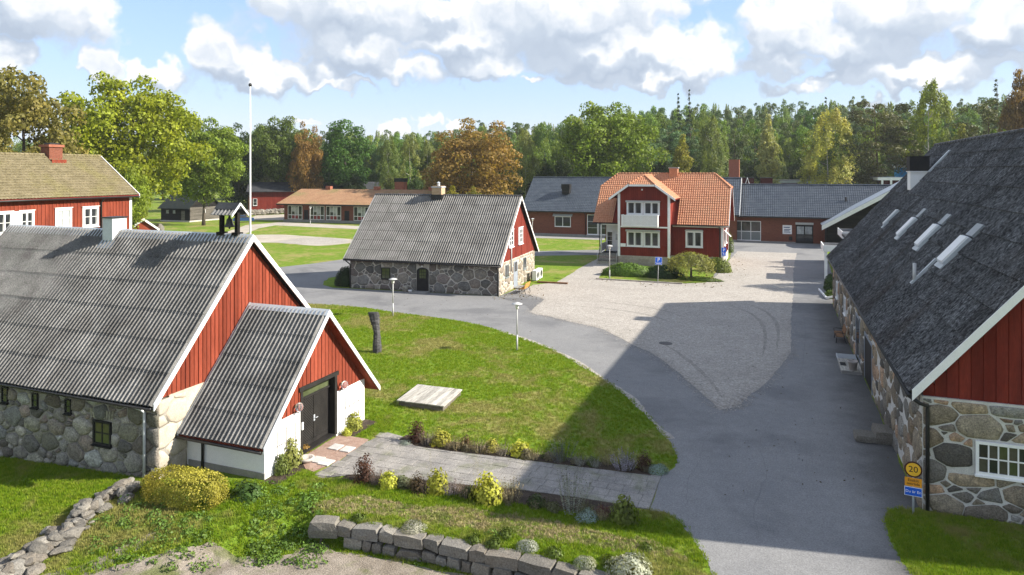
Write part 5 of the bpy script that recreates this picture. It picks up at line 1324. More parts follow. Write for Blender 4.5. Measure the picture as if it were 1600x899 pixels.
def ridge(m, p, q, r=0.11, st=0.38):
    p = Vector(p); q = Vector(q); n = max(1, int((q - p).length / st)); d = (q - p) / n
    for i in range(n): m.tube([p + d * i, p + d * (i + 0.97)], [r * 1.1, r * 0.92], 7)
ridge(m, (RX0 + HX, RY4, RZ4 + 0.02), (RX1 - HX, RY4, RZ4 + 0.02))
for sx, x0, x1 in ((1, RX0, RX0 + HX), (1, RX1, RX1 - HX)):
    for s_ in (-1, 1): ridge(m, (x0, RY4 + s_ * hy, 8.88), (x1, RY4, RZ4 + 0.02))
m.build('ridge_tiles', 'tile_orange', rf4, True)
# front wing roof (its ridge runs back into the main roof)
wk = (GZ - GE) / 3.73; wl_ = math.hypot(3.73, GZ - GE)
yb4 = 1.35 + (GZ - EZ4) / rk
dk = MB(); YH = 1.35   # where the little hip meets the ridge
xc = (GZ - 9.32) / wk
for s_ in (-1, 1):
    ye = 1.35 + (GE - EZ4) / rk
    dk.prism([(GR + s_ * 3.73, -0.42, GE - .06), (GR + s_ * xc, -0.42, 9.32 - .06), (GR, YH, GZ - .06), (GR, yb4, GZ - .06), (GR + s_ * 3.73, ye, GE - .06)], (0, 0, -.08 - .001 * s_))
dk.prism([(GR - xc, -0.425, 9.32 - .062), (GR + xc, -0.425, 9.32 - .062), (GR, YH, GZ - .062)], (0, 0, -.09))
rw = dk.build('wing_roof', 'falu_red_deep', b4)
def keep_wing(u, s):   # u from the front back
    y = -0.45 + u; z = GE + s / wl_ * (GZ - GE)
    if z > 9.32 and y < -0.42 + (z - 9.32) / (GZ - 9.32) * (YH + .42): return False
    return y < 1.35 + (z - EZ4) / rk + 0.12
tile_roof('roof_tiles', rw, (GR + 3.76, -0.45, GE - .05), (0, 1, 0), (-3.73, 0, GZ - GE), 7.2, wl_, 0.25, 0.36, 'tile_orange', keep_wing)
tile_roof('roof_tiles', rw, (GR - 3.76, -0.45, GE - .05), (0, 1, 0), (3.73, 0, GZ - GE), 7.2, wl_, 0.25, 0.36, 'tile_orange', keep_wing)
hl2 = math.hypot(YH + .42, GZ - 9.32)
tile_roof('roof_tiles', rw, (GR - xc, -0.47, 9.32 - .05), (1, 0, 0), (0, YH + .42, GZ - 9.32), 2 * xc, hl2, 0.25, 0.36, 'tile_orange', lambda u, s: s / hl2 * xc < u < 2 * xc - s / hl2 * xc)
m = MB(); ridge(m, (GR, YH, GZ + .03), (GR, yb4, GZ + .03))
for s_ in (-1, 1): ridge(m, (GR + s_ * xc, -0.45, 9.36), (GR, YH, GZ + .03))
m.build('ridge_tiles', 'tile_orange', rw, True)
# white trim
m = MB()
for s_ in (-1, 1):
    m.prism([(GR + s_ * 3.76, -0.46, GE + .02), (GR + s_ * 3.76, -0.46, GE - .26), (GR + s_ * (xc + .05), -0.46, 9.32 - .24), (GR + s_ * (xc + .05), -0.46, 9.32 + .05)], (0, 0.06 + .003 * s_, 0))
m.prism([(GR - xc, -0.462, 9.09), (GR + xc, -0.462, 9.09), (GR + xc, -0.462, 9.33), (GR - xc, -0.462, 9.33)], (0, .05, 0))
each(m, 'barge_board', 'white_paint', b4)
m = MB()
for x in (-0.06, 5.62): m.box((x, -0.02, PL - .1), (x + 0.28, 0.04, zg(x) - .12))
m.box((5.80, 0.06, PL), (5.86, 0.26, 7.6)); m.box((XR - .2, YF - .05, PL), (XR + .04, YF - .0, EZ4 - .1)); m.box((XR, YF, PL), (XR + .05, YF + .18, EZ4 - .1)); m.box((XR, YB - .18, PL), (XR + .05, YB, EZ4 - .1))
m.box((0.26, -0.015, 4.36), (5.6, 0.04, 4.52)); m.box((0.26, -.015, 2.12), (0.86, .04, 2.5)); m.box((5.9, YF - .06, EZ4 - .35), (XR + .3, YF - .0, EZ4 - .15))
each(m, 'corner_board', 'white_paint', b4)
m = MB()
for x in (RX1,):
    for s_ in (-1, 1): m.prism([(x - .02, RY4 - s_ * hy, 8.9), (x - .02, RY4 - s_ * hy, 8.68), (x - .02, RY4 - s_ * (RY4 - 1.3), EZ4 - .22), (x - .02, RY4 - s_ * (RY4 - 1.3), EZ4 + .02)], (0.05 + .002 * s_, 0, 0))
each(m, 'verge_board', 'white_paint', b4)
m = MB(); m.tube([(5.9, 1.26, EZ4 - .1), (RX1, 1.26, EZ4 - .13)], 0.06, 8); m.tube([(RX0, 1.26, EZ4 - .13), (-0.1, 1.26, EZ4 - .1)], 0.06, 8); m.build('gutter', 'dark_metal', b4, True)
downpipe(b4, [(XL - .1, 1.26, EZ4 - .15), (XL - .12, 1.3, 4.4), (XL - .12, 1.3, 0.1)], 0.05); downpipe(b4, [(XR - .35, 1.26, EZ4 - .18), (XR - .32, YF - .1, 4.2), (XR - .32, YF - .1, 0.2)], 0.05)
# windows (pairs of casements under awning boxes)
for (z, h, bx_) in ((5.92, 1.36, 7.26), (2.26, 1.62, 3.92)):
    for x in (0.92, 2.83): window(b4, (x + .12, 0.06, z), (1, 0, 0), (0, -1, 0), 1.72, h, 1, 1, casements=2, fw=0.10, depth=0.09, trim=0.07, gm='glass_dark', curtains=True)
    m = MB(); m.box((0.90, -0.30, bx_), (4.78, 0.02, bx_ + .2)); m.build('awning_box', 'awning', b4)
window(b4, (7.42, YF - .02, 2.2), (1, 0, 0), (0, -1, 0), 1.8, 1.75, 1, 1, casements=2, fw=0.13, depth=0.09, trim=0.06, gm='glass_dark', curtains=True)
m = MB(); m.box((7.38, YF - .25, 4.0), (9.26, YF - .02, 4.15)); m.build('awning_box', 'awning', b4)
for y in (3.6, 6.6):
    window(b4, (XR + .02, y, 2.3), (0, 1, 0), (1, 0, 0), 1.2, 1.6, 1, 1, casements=2, fw=0.12, depth=0.08, trim=0.06)
    if y < 5: m = MB(); m.prism([(XR + .08, y - .1, 3.95), (XR + .08, y + .9, 3.95), (XR + .75, y + .9, 3.3), (XR + .75, y - .1, 3.3)], (0.03, 0, 0.03)); m.build('awning', 'white_paint', b4)
# balcony
m = MB(); m.box((0.6, -1.0, 4.52), (4.66, 0.05, 4.66)); bal = m.build('balcony', 'white_paint', b4)
for i in range(31):
    x = 0.62 + i * 4.0 / 30; MB().box((x - .055, -1.03, 4.6), (x + .055, -1.0, 5.78)).build('board', 'white_paint', bal)
for i in range(8):
    y = -0.95 + i * 0.13
    for x in (0.57, 4.63): MB().box((x, y - .055, 4.6), (x + .03, y + .055, 5.78)).build('board', 'white_paint', bal)
m = MB(); m.box((0.54, -1.07, 5.78), (4.70, -0.97, 5.86)); m.box((0.54, -0.97, 5.78), (0.64, 0.05, 5.86)); m.box((4.60, -0.97, 5.78), (4.70, 0.05, 5.86)); m.build('rail', 'white_paint', bal)
m = MB(); m.box((5.1, 0, 8.5), (5.1, 0, 8.5)) if False else m.lathe((GR, -0.02, 8.62), [(0.07, 0), (0.1, .08), (0.06, .18)], 10); m.build('wall_lamp', 'white_paint', b4, True)
# porch at the left
m = MB(); m.box((XL + .12, YF + 1.7, PL), (-0.02, YF + 1.88, EZ4)); m.box((XL - .04, YF - .6, PL), (XL + .10, YF - .46, EZ4 - .1)); m.box((XL - .04, YF - .6, EZ4 - .3), (0, YF - .48, EZ4 - .12)); m.box((XL - .02, YF - .4, PL + .2), (XL + .06, YF + 1.8, PL + 1.1)); m.build('porch_wall', 'white_paint', b4)
m = MB(); m.box((-1.30, YF + 1.6, PL), (-0.45, YF + 1.69, PL + 2.3)); dr = m.build('door', 'white_paint', b4); m = MB(); m.box((-1.1, YF + 1.585, PL + 1.4), (-0.65, YF + 1.6, PL + 2.1)); m.build('pane', 'glass_pale', dr)
window(b4, (XL + .2, YF + 1.69, PL + .7), (1, 0, 0), (0, -1, 0), 0.75, 1.7, 1, 3, depth=0.05)
m = MB(); m.box((XL - .1, YF - .7, 0), (0, YF + 1.9, PL)); m.build('porch_floor', 'stone_grey', b4)
for i in range(6): MB().box((XL - .1, YF - .7 - (6 - i) * 0.28, 0), (-0.05, YF - .7 - (5 - i) * 0.28 - .004, (i + 1) * PL / 7)).build('step', 'stone_grey', b4)
m = MB()
for x in (XL + .0, -0.15): m.tube([(x, YF - 2.3, 0.1), (x, YF - 2.3, 1.1), (x, YF - .7, PL + 1.0), (x, YF - .7, PL)], 0.025, 6)
m.build('railing', 'pole_grey', b4, True)
m = MB(); m.box((4.9, RY4 - .45, 9.6), (5.9, RY4 + .45, 11.15)); ch = m.build('chimney', 'tile_orange', b4); m = MB(); m.box((4.8, RY4 - .55, 11.15), (6.0, RY4 + .55, 11.3)); m.build('chimney_cap', 'concrete', ch)

# ================================================================== LONG BRICK BUILDINGS BEHIND
def brick_wing(name, label, loc, rz, x0, x1, depth, wall_h, eave_z, ridge_y, ridge_z, over, tile, seed, tw=0.3, mat='brick'):
    t = thing(name, label, 'building', loc, rz)
    m = MB(); m.box((x0, 0, -0.2), (x1, depth, wall_h))
    zt = lambda y: eave_z + (ridge_z - eave_z) * (y + over) / (ridge_y + over)
    for x in (x0, x1 - .2): m.prism([(x, 0, wall_h - .02), (x, depth, wall_h - .02), (x, depth, zt(0) - .15), (x, ridge_y, ridge_z - .2), (x, 0, zt(0) - .15)], (0.2, 0, 0))
    m.build('wall', mat, t)
    d = MB(); sl = math.hypot(ridge_y + over, ridge_z - eave_z)
    d.prism([(x0 - .5, -over, eave_z - .08), (x1 + .4, -over, eave_z - .08), (x1 + .4, ridge_y, ridge_z - .08), (x0 - .5, ridge_y, ridge_z - .08)], (0, 0, -0.15)); d.prism([(x0 - .5, 2 * ridge_y + over, eave_z - .08), (x1 + .4, 2 * ridge_y + over, eave_z - .08), (x1 + .4, ridge_y, ridge_z - .08), (x0 - .5, ridge_y, ridge_z - .08)], (0, 0, -0.152))
    rf = d.build('roof', 'black_timber', t)
    tile_roof('roof_tiles', rf, (x0 - .5, -over - .03, eave_z - .06), (1, 0, 0), (0, ridge_y + over, ridge_z - eave_z), x1 - x0 + .9, sl, tw, 0.40, tile)
    dn = Vector((0, -(ridge_y + over), ridge_z - eave_z))
    m = MB(); m.prism([(x0 - .5, 2 * ridge_y + over, eave_z - .06), (x1 + .4, 2 * ridge_y + over, eave_z - .06), (x1 + .4, ridge_y, ridge_z - .06), (x0 - .5, ridge_y, ridge_z - .06)], (0, 0, .06)); m.build('back_slope', tile, rf)
    m = MB(); m.tube([(x0 - .5, ridge_y, ridge_z + .05), (x1 + .4, ridge_y, ridge_z + .05)], 0.12, 8); m.build('ridge_cap', tile, rf)
    m = MB(); m.box((x0 - .5, -over - .12, eave_z - .22), (x1 + .4, -over - .02, eave_z - .02)); m.build('gutter', 'dark_metal', t)
    return t, rf
F1, rf1 = brick_wing('brick_building', 'long low brick building with glossy black tiled roof left of the red house', (-38.6, 111.51, 0), 0, -1.7, 33.0, 13.2, 3.9, 4.15, 6.2, 9.68, 0.75, 'tile_black', 61)
window(F1, (3.77, -.04, 1.5), (1, 0, 0), (0, -1, 0), 2.8, 1.72, 1, 1, casements=2, fw=0.1)
m = MB(); m.prism([(3.5, -.05, 3.62), (6.9, -.05, 3.62), (6.9, -.5, 3.25), (3.5, -.5, 3.25)], (0, 0, .05)); m.build('awning', 'awning', F1)
m = MB(); m.box((-1.7, -.15, -.1), (33, -.02, 0.3)); m.build('plinth', 'concrete', F1)
window(F1, (9.4, -.04, 0.35), (1, 0, 0), (0, -1, 0), 1.8, 3.3, 1, 3, casements=1, fw=0.1); window(F1, (11.3, -.04, 0.35), (1, 0, 0), (0, -1, 0), 2.6, 3.3, 1, 3, casements=2, fw=0.1)
m = MB(); m.box((9.2, -.3, 0), (14, -.05, .3)); m.build('doorstep', 'concrete', F1)
downpipe(F1, [(9.0, -.8, 4.0), (9.1, -.12, 3.6), (9.1, -.12, 0.2)], 0.06)
m = MB(); m.box((4.3, 2.35, 7.0), (5.6, 3.3, 7.8)); m.box((4.2, 2.25, 7.8), (5.7, 3.4, 8.6)); m.build('roof_vent', 'black_paint', F1)
m = MB()
m.prism([(33.42, -.78, 4.2), (33.42, 6.2, 9.78), (33.42, 6.2, 9.5), (33.42, -.78, 3.92)], (.05, 0, 0)); m.prism([(33.42, 13.2, 4.2), (33.42, 6.2, 9.781), (33.42, 6.2, 9.5), (33.42, 13.2, 3.92)], (.048, 0, 0)); each(m, 'barge_board', 'white_paint', F1)
F2, rf2 = brick_wing('brick_building', 'long low brick building with black tiled roof and glazed entrance right of the red house', (-2.02, 112.63, 0), 0, -4.6, 20.0, 10.6, 3.9, 3.98, 5.0, 8.66, 0.8, 'tile_black', 62)
window(F2, (-4.4, -.04, 0.15), (1, 0, 0), (0, -1, 0), 4.3, 3.0, 1, 1, casements=3, fw=0.09, gm='glass_dark')
m = MB(); m.box((-4.3, -.06, 0.22), (-0.2, -.045, 1.5)); m.build('grey_panel', 'grey_panel', F2)
m = MB(); m.box((-4.4, -.09, 1.5), (-0.1, -.04, 1.6)); m.build('window_bar', 'white_paint', F2)
m = MB(); m.box((-4.6, -.2, -.1), (4.8, -.02, 0.14)); m.build('plinth', 'concrete', F2)
m = MB(); m.box((4.85, -.06, 0), (7.25, .02, 2.75)); dr = m.build('door', 'black_paint', F2)
for x in (5.02, 6.15): MB().box((x, -.08, 1.35), (x + .95, -.055, 2.5)).build('pane', 'glass_pale', dr); MB().box((x, -.08, .3), (x + .95, -.055, 1.2)).build('pane', 'glass_dark', dr)
m = MB(); m.box((4.8, -.12, 2.78), (7.3, -.02, 3.1)); m.build('lamp_panel', 'pale_cloth', F2)
m = MB(); m.box((3.0, -.07, 1.3), (4.3, -.01, 2.65)); sg = m.build('notice_board', 'sign_white', F2)
m = MB()
for i in range(3): m.box((3.2, -.075, 1.95 - .2 * i), (4.1 - .15 * (i % 2), -.071, 2.05 - .2 * i))
m.box((3.15, -.075, 2.25), (4.0, -.071, 2.38)); m.build('lettering', 'car_blue', sg)
m = MB(); m.box((3.9, -.12, .35), (4.35, -.02, .95)); m.build('letter_box', 'black_paint', F2)
m = MB(); m.tube([(11.85, 2.1, 5.6), (11.85, 2.1, 6.95)], .14, 8); m.build('roof_vent', 'dark_metal', F2)
# cross gable at its right end
m = MB(); gx = 18.0 - (-2.02)
P_ = lambda x, z, y=-3.6: (x, y, z)
x_e, z_e = 8.25, 3.1; x_r, z_r = 19.2, 9.6
m.prism([P_(x_e + .6, 0), P_(30, 0), P_(30, 3.3), P_(x_r, z_r - .3), P_(x_e + .6, 3.3)], (0, 3.55, 0)); m.build('cross_gable', 'black_timber', F2)
m = MB(); m.prism([P_(x_e, z_e, -4.2), P_(x_r, z_r, -4.2), P_(x_r, z_r - .12, -4.2), P_(x_e, z_e - .12, -4.2)], (0, 5.6, 0)); m.prism([P_(30, 3.2, -4.2), P_(x_r, z_r, -4.2), P_(x_r, z_r - .121, -4.2), P_(30, 3.1, -4.2)], (0, 8, 0)); m.build('cross_roof', 'zinc', F2)
m = MB(); m.prism([P_(x_e - .05, z_e - .12, -4.25), P_(x_r, z_r - .13, -4.25), P_(x_r, z_r - .7, -4.25), P_(x_e - .05, z_e - .75, -4.25)], (0, .08, 0)); m.build('barge_board', 'white_paint', F2)
# big brick chimney with aerials
t = thing('brick_chimney', 'tall plain red brick chimney with aerials behind the red house', 'chimney', (-6.65, 124.2, 0))
m = MB(); m.box((-.85, -.8, 0), (.85, .8, 12.8)); m.build('shaft', 'brick_orange', t)
m = MB()
for x in (-.6, 0.1, .7): m.tube([(x, 0, 12.8), (x, 0, 14.6 - abs(x))], .03, 5); m.tube([(x - .35, 0, 14.2 - abs(x)), (x + .35, 0, 14.2 - abs(x))], .02, 5)
m.build('aerial', 'dark_metal', t)
# flat canopies by the far end of the big barn
for (lab, x, y, w_, d_, z, h) in (('flat-roofed white porch canopy on a white post, nearer the barn corner', 4.42, 75.2, 4.2, 4.2, 3.45, .62), ('flat-roofed white canopy behind the nearer canopy, against brick', 7.0, 86.0, 5.0, 6.2, 4.0, .8)):
    t = thing('porch_canopy', lab, 'canopy', (x, y, 0), 0, 'white canopies by the barn end')
    m = MB(); m.box((0, 0, z - h), (w_, .08, z)); m.box((0, .08, z - h), (.08, d_, z)); m.box((w_ - .08, .08, z - h), (w_, d_, z)); m.build('fascia', 'white_paint', t)
    MB().box((.08, .08, z - h + .05), (w_ - .08, d_, z - .1)).build('deck', 'felt_black', t)
    for px_ in (0.12, w_ - .35): MB().box((px_, .12, 0), (px_ + .26, .36, z - h)).build('post', 'white_paint', t)
    if y > 80: MB().box((.6, d_ - .3, 0), (w_, d_, z - h)).build('back_wall', 'brick', t)
t = thing('black_outbuilding', 'black timber outbuilding between the big barn and the brick entrance', 'building', (7.2, 76.5, 0))
MB().box((0, 0, 0), (9, 8.5, 3.6)).build('wall', 'black_timber', t); MB().box((-.3, -.3, 3.6), (9.3, 8.8, 3.85)).build('roof', 'felt_black', t)

# ================================================================== FARMHOUSE AT THE LEFT
b5 = thing('farmhouse', 'bright red farmhouse with mossy tiled roof and white windows at the left', 'house', (-50.57, 42.77, 0), 0)
LY = -17.0; D5 = 8.2; e5, z5 = 8.85, 12.1
m = MB(); m.box((-D5, LY, -.3), (0, 0, 8.9))
for y in (LY, -.2): m.prism([(-D5, y, 8.88), (0, y, 8.88), (0, y, 8.95), (-D5 / 2, y, z5 - .15), (-D5, y, 8.95)], (0, .2, 0))
m.build('wall', 'falu_red', b5)
m = MB(); battens(m, (0, 0, 0), (0, 1, 0), (1, 0, 0), LY + .2, -.25, lambda u: 0.4, lambda u: 8.85, 0.28, 0.06, 0.035); m.build('cladding', 'falu_red', b5)['kind'] = 'stuff'
sl5 = math.hypot(D5 / 2 + .4, z5 - e5)
d = MB(); d.prism([(.4, LY - .4, e5 - .06), (.4, .4, e5 - .06), (-D5 / 2, .4, z5 - .06), (-D5 / 2, LY - .4, z5 - .06)], (0, 0, -.12)); d.prism([(-D5 - .4, LY - .4, e5 - .06), (-D5 - .4, .4, e5 - .06), (-D5 / 2, .4, z5 - .06), (-D5 / 2, LY - .4, z5 - .06)], (0, 0, -.122)); rf5 = d.build('roof', 'falu_red_deep', b5)
tile_roof('roof_tiles', rf5, (.43, .38, e5 - .05), (0, -1, 0), (-(D5 / 2 + .4), 0, z5 - e5), -LY + .78, sl5, 0.24, 0.33, 'tile_moss', amp=.06, step=.045)
tile_roof('roof_tiles', rf5, (-D5 - .43, LY - .38, e5 - .05), (0, 1, 0), (D5 / 2 + .4, 0, z5 - e5), -LY + .78, sl5, 0.24, 0.33, 'tile_moss')
m = MB(); ridge(m, (-D5 / 2, LY - .4, z5 + .03), (-D5 / 2, .4, z5 + .03), .12, .36); m.build('ridge_tiles', 'tile_moss', rf5, True)
m = MB()
for s_ in (-1, 1): m.prism([(-D5 / 2, .42, z5 + .06), (-D5 / 2, .42, z5 - .2), (-D5 / 2 + s_ * (D5 / 2 + .45), .42, e5 - .24), (-D5 / 2 + s_ * (D5 / 2 + .45), .42, e5 + .04)], (0, .05 + .002 * s_, 0))
each(m, 'barge_board', 'white_paint', b5)
m = MB(); m.box((0.0, -.2, .3), (.06, .02, 8.8)); m.box((-.2, 0.0, .3), (0, .05, 8.8)); each(m, 'corner_board', 'white_paint', b5)
m = MB(); m.tube([(.48, LY, e5 - .12), (.48, .4, e5 - .15)], .06, 8); m.build('gutter', 'dark_metal', b5, True); downpipe(b5, [(.46, -2.82, e5 - .15), (.12, -2.82, e5 - .5), (.12, -2.82, .2)], .055)
for (a, b, z0, z1) in ((-4.33, -3.1, 6.5, 7.95), (-6.51, -5.35, 6.5, 7.95), (-9.15, -8.23, 6.45, 7.9), (-10.75, -9.75, 6.45, 7.9), (-13.6, -12.4, 6.5, 7.95)):
    window(b5, (.03, a, z0), (0, 1, 0), (1, 0, 0), b - a, z1 - z0, 1, 2, casements=2, fw=.11, depth=.08, trim=.07, gm='glass_pale' if a == -6.51 else 'glass_dark', curtains=True)
m = MB(); m.box((.03, -9.72, 6.4), (.07, -9.2, 7.95)); m.build('white_panel', 'white_paint', b5)
for a in (-12, -9, -6, -3): window(b5, (.03, a, 2.6), (0, 1, 0), (1, 0, 0), 1.2, 1.5, 1, 2, casements=2, fw=.11, depth=.08, trim=.07)
m = MB(); m.box((-D5 / 2 - .5, -4.45, 11.2), (-D5 / 2 + .5, -3.35, 12.75)); ch = m.build('chimney', 'brick', b5); m = MB(); m.box((-D5 / 2 - .6, -4.55, 12.75), (-D5 / 2 + .6, -3.25, 12.95)); m.build('chimney_cap', 'brick_orange', ch); m = MB(); m.box((-D5 / 2 - .35, -4.3, 12.95), (-D5 / 2 + .35, -3.5, 13.1)); m.build('chimney_hood', 'dark_metal', ch); m = MB(); m.box((-D5 / 2 - .3, -4.5, 11.2), (-D5 / 2 + .9, -3.3, 11.75)); m.build('flashing', 'falu_red', ch)

# small red shed behind the barn roof, black log cottage, far red barn, low school
x, y, z = PD(224, 345, 100); t = thing('red_shed', 'small red shed with brown tiled roof and white gable trim behind the barn ridge', 'shed', (x, y, 0), R(55))
for s_ in (1,):
    m = MB(); m.prism([(-1.6, 0, 0), (1.6, 0, 0), (1.6, 0, 2.5), (0, 0, 3.75), (-1.6, 0, 2.5)], (0, 4.5, 0)); m.build('wall', 'falu_red', t)
    m = MB()
    for q in (-1, 1): m.prism([(0, -.3, 3.95), (q * 2.0, -.3, 2.35), (q * 2.0, 4.8, 2.35), (0, 4.8, 3.95)], (0, 0, -.08 - .001 * q))
    rr_ = m.build('roof', 'tile_moss', t)
    for q in (-1, 1): tile_roof('roof_tiles', rr_, (q * 2.0, -.3 if q < 0 else 4.8, 2.36), (0, 1 if q < 0 else -1, 0), (-q * 2.0, 0, 1.6), 5.1, 2.56, .25, .34, 'tile_brown')
    m = MB()
    for q in (-1, 1): m.prism([(0, -.36, 4.05), (q * 2.05, -.36, 2.42), (q * 2.05, -.36, 2.1), (0, -.36, 3.7)], (0, .06 + .002 * q, 0))
    m.build('barge_board', 'white_paint', t)
c = G(296, 347.5); t = thing('log_cottage', 'black log cottage with dark roof under the trees and a small square window', 'cottage', (c[0], c[1], 0), R(0))
Lc, Wc, hw_, hr = 8.0, 8.4, 3.0, 6.6
m = MB()
for i in range(12): m.box((-Lc, -.04 * (i % 2), .2 + i * .25), (0.04 * (i % 2), Wc, .44 + i * .25))
m.prism([(-.3, 0.1, 3.2), (-.3, Wc - .1, 3.2), (-.3, Wc / 2, hr - .2)], (.25, 0, 0)); m.prism([(-Lc, 0.1, 3.2), (-Lc, Wc - .1, 3.2), (-Lc, Wc / 2, hr - .2)], (.25, 0, 0)); m.build('log_wall', 'black_timber', t)
for i in range(11): MB().box((.045, 0.1, .35 + i * .25), (.10, Wc - .1, .57 + i * .25)).build('log', 'grey_timber', t)
m = MB(); m.box((-Lc - .1, -.1, -.2), (.15, Wc + .1, .3)); m.build('plinth', 'mortar_beige', t)
m = MB()
for q in (-1, 1): m.prism([(-Lc - .3, Wc / 2, hr), (.5, Wc / 2, hr), (.5, Wc / 2 + q * (Wc / 2 + .7), 2.75), (-Lc - .3, Wc / 2 + q * (Wc / 2 + .7), 2.75)], (0, 0, .14 + .002 * q))
m.build('roof', 'felt_green', t)
window(t, (.1, 3.6, 1.8), (0, 1, 0), (1, 0, 0), .7, .7, 1, 1, gm='glass_pale', sill=False, depth=.05)
for x in (-6.5, -4.6): window(t, (x, -.06, 1.7), (1, 0, 0), (0, -1, 0), .8, .8, 2, 2, gm='glass_pale', sill=False, depth=.05, fm='grey_timber')
m = MB(); m.box((-2.2, -.08, .3), (-1.2, -.045, 2.4)); m.build('door', 'grey_timber', t)
m = MB(); m.box((-1.4, Wc / 2 - .4, 6.2), (-.6, Wc / 2 + .4, 7.6)); m.build('chimney', 'white_plaster', t)
c0 = G(362, 336); c1 = (c0[0] + 22, c0[1] + 26); an = math.atan2(26, 22)
t = thing('red_barn', 'long low red barn with dark felt roof behind the clipped hedge', 'barn', (c0[0], c0[1] + 6, 0), an - R(14))
m = MB(); m.box((0, 0, 0), (34, 10, 5.6)); m.prism([(0, 0, 5.6), (0, 10, 5.6), (0, 5, 7.3)], (.3, 0, 0)); m.build('wall', 'falu_red_deep', t)
m = MB()
for q in (-1, 1): m.prism([(-.6, 5, 7.8), (34.6, 5, 7.8), (34.6, 5 + q * 5.8, 5.5), (-.6, 5 + q * 5.8, 5.5)], (0, 0, .15 + .002 * q))
m.build('roof', 'felt_black', t); window(t, (1.0, -.05, 2.0), (1, 0, 0), (0, -1, 0), 1.0, 1.8, 1, 2)
c = G(444, 346.6); t = thing('school_wing', 'low school wing with brown mossy roof, tall white-framed windows and red panels', 'building', (c[0], c[1], 0), R(3))
m = MB(); m.box((0, 0, -.2), (36, 15.6, 3.6)); m.build('wall', 'brick', t); MB().box((-.1, -.12, -.2), (36.1, -.01, .55)).build('plinth', 'concrete', t)
over, rdg, ev = 1.1, 7.8, 3.95
m = MB(); m.prism([(-1.2, -over, ev - .08), (37, -over, ev - .08), (37, rdg, 6.8), (-1.2, rdg, 6.8)], (0, 0, -.18)); m.prism([(-1.2, 2 * rdg + over, ev - .08), (37, 2 * rdg + over, ev - .08), (37, rdg, 6.8), (-1.2, rdg, 6.8)], (0, 0, -.182)); m.prism([(.1, 0.1, 3.55), (.1, 15.5, 3.55), (.1, rdg, 6.6)], (.2, 0, 0)); rfE = m.build('roof', 'black_timber', t)
tile_roof('roof_tiles', rfE, (-1.2, -over - .03, ev - .07), (1, 0, 0), (0, rdg + over, 6.88 - ev), 38.2, math.hypot(rdg + over, 6.88 - ev), .32, .38, 'tile_brown')
m = MB(); m.prism([(-1.2, 2 * rdg + over, ev - .05), (37, 2 * rdg + over, ev - .05), (37, rdg, 6.84), (-1.2, rdg, 6.84)], (0, 0, .07)); m.build('back_slope', 'tile_brown', rfE)
m = MB(); m.box((-1.2, -over - .12, ev - .3), (37, -over - .02, ev - .02)); m.build('gutter', 'dark_metal', t)
for (a, n) in ((1.0, 4), (6.4, 4), (10.4, 4), (17, 4), (22, 4)):
    w_ = 3.6; window(t, (a, -.06, .6), (1, 0, 0), (0, -1, 0), w_, 2.9, 1, 1, casements=n, fw=.1, gm='glass_dark', sill=False)
    MB().box((a, -.13, 1.45), (a + w_, -.05, 1.57)).build('window_bar', 'white_paint', t)
    for i in (1, 2): MB().box((a + .08 + i * w_ / n, -.085, .72), (a + (i + 1) * w_ / n - .08, -.06, 1.42)).build('red_panel', 'red_panel', t); MB().box((a + .1 + i * w_ / n, -.085, 1.62 + .6 * (i % 2)), (a + (i + 1) * w_ / n - .1, -.06, 2.9 + .4)).build('blind', 'glass_pale', t)
for a in (5.0, 14.8): MB().box((a, -.06, .2), (a + 1.1, -.01, 2.6)).build('door', 'black_paint', t)
for a, s_ in ((5.5, .9), (17.5, .9), (30.5, .9)):
    MB().box((a, rdg - .5, 6.4), (a + 1.3 * s_, rdg + .5, 7.5)).build('chimney', 'brick_orange', t)
MB().box((21.0, rdg + 2.5, 5), (23.2, rdg + 4.2, 8.5)).build('chimney', 'brick_orange', t); MB().box((20.9, rdg + 2.4, 8.5), (23.3, rdg + 4.3, 9.3)).build('chimney_hood', 'felt_green', t)

# buildings beyond the right brick wing
def shed_far(name, label, u, v, d, w_, dp, h, wall, roofm, trim='white_paint', rz=0.0, flat=True):
    x, y, z = PD(u, v, d); t = thing(name, label, 'building', (x, y, 0), rz)
    MB().box((0, 0, 0), (w_, dp, h - .3)).build('wall', wall, t); MB().box((-.4, -.5, h - .3), (w_ + .4, dp + .4, h + .25)).build('fascia', trim, t); MB().box((-.3, -.4, h + .26), (w_ + .3, dp + .3, h + .34)).build('roof', roofm, t)
    return t
sx = shed_far('far_school_block', 'low dark red block with a grey fascia and small windows beyond the black roof', 1218, 288, 150, 14, 8, 8.6, 'maroon', 'felt_black', 'zinc', R(14))
for i in range(3): window(sx, (2 + 4.2 * i, -.05, 5.8), (1, 0, 0), (0, -1, 0), 2.2, 1.6, 1, 1, casements=2, fw=.18)
sy = shed_far('far_pavilion', 'far dark red pavilion with a broad white fascia and white posts at the right', 1374, 292, 140, 14, 9, 9.3, 'maroon', 'zinc', 'white_paint', R(4))
for i in range(3): MB().box((.2 + i * 1.6, -.9, 0), (.55 + i * 1.6, -.6, 9.0)).build('post', 'white_paint', sy)
sz = shed_far('blue_kiosk', 'bright blue box-shaped building with white edges above the barn roof verge', 1408, 276, 145, 9, 6, 11.9, 'sky_blue_paint', 'zinc', 'white_paint', R(4)); MB().box((1, 2, 12.2), (7, 5, 13.6)).build('roof_unit', 'zinc', sz)
x, y, z = PD(1424, 262, 150); t = thing('slat_fence', 'grey slatted fence on the rise behind the blue building', 'fence', (x, y, 0), R(8))
for i in range(26): MB().box((i * .5, 0, 9), (i * .5 + .36, .08, 13.0 + .1 * (i % 3))).build('slat', 'grey_box', t)
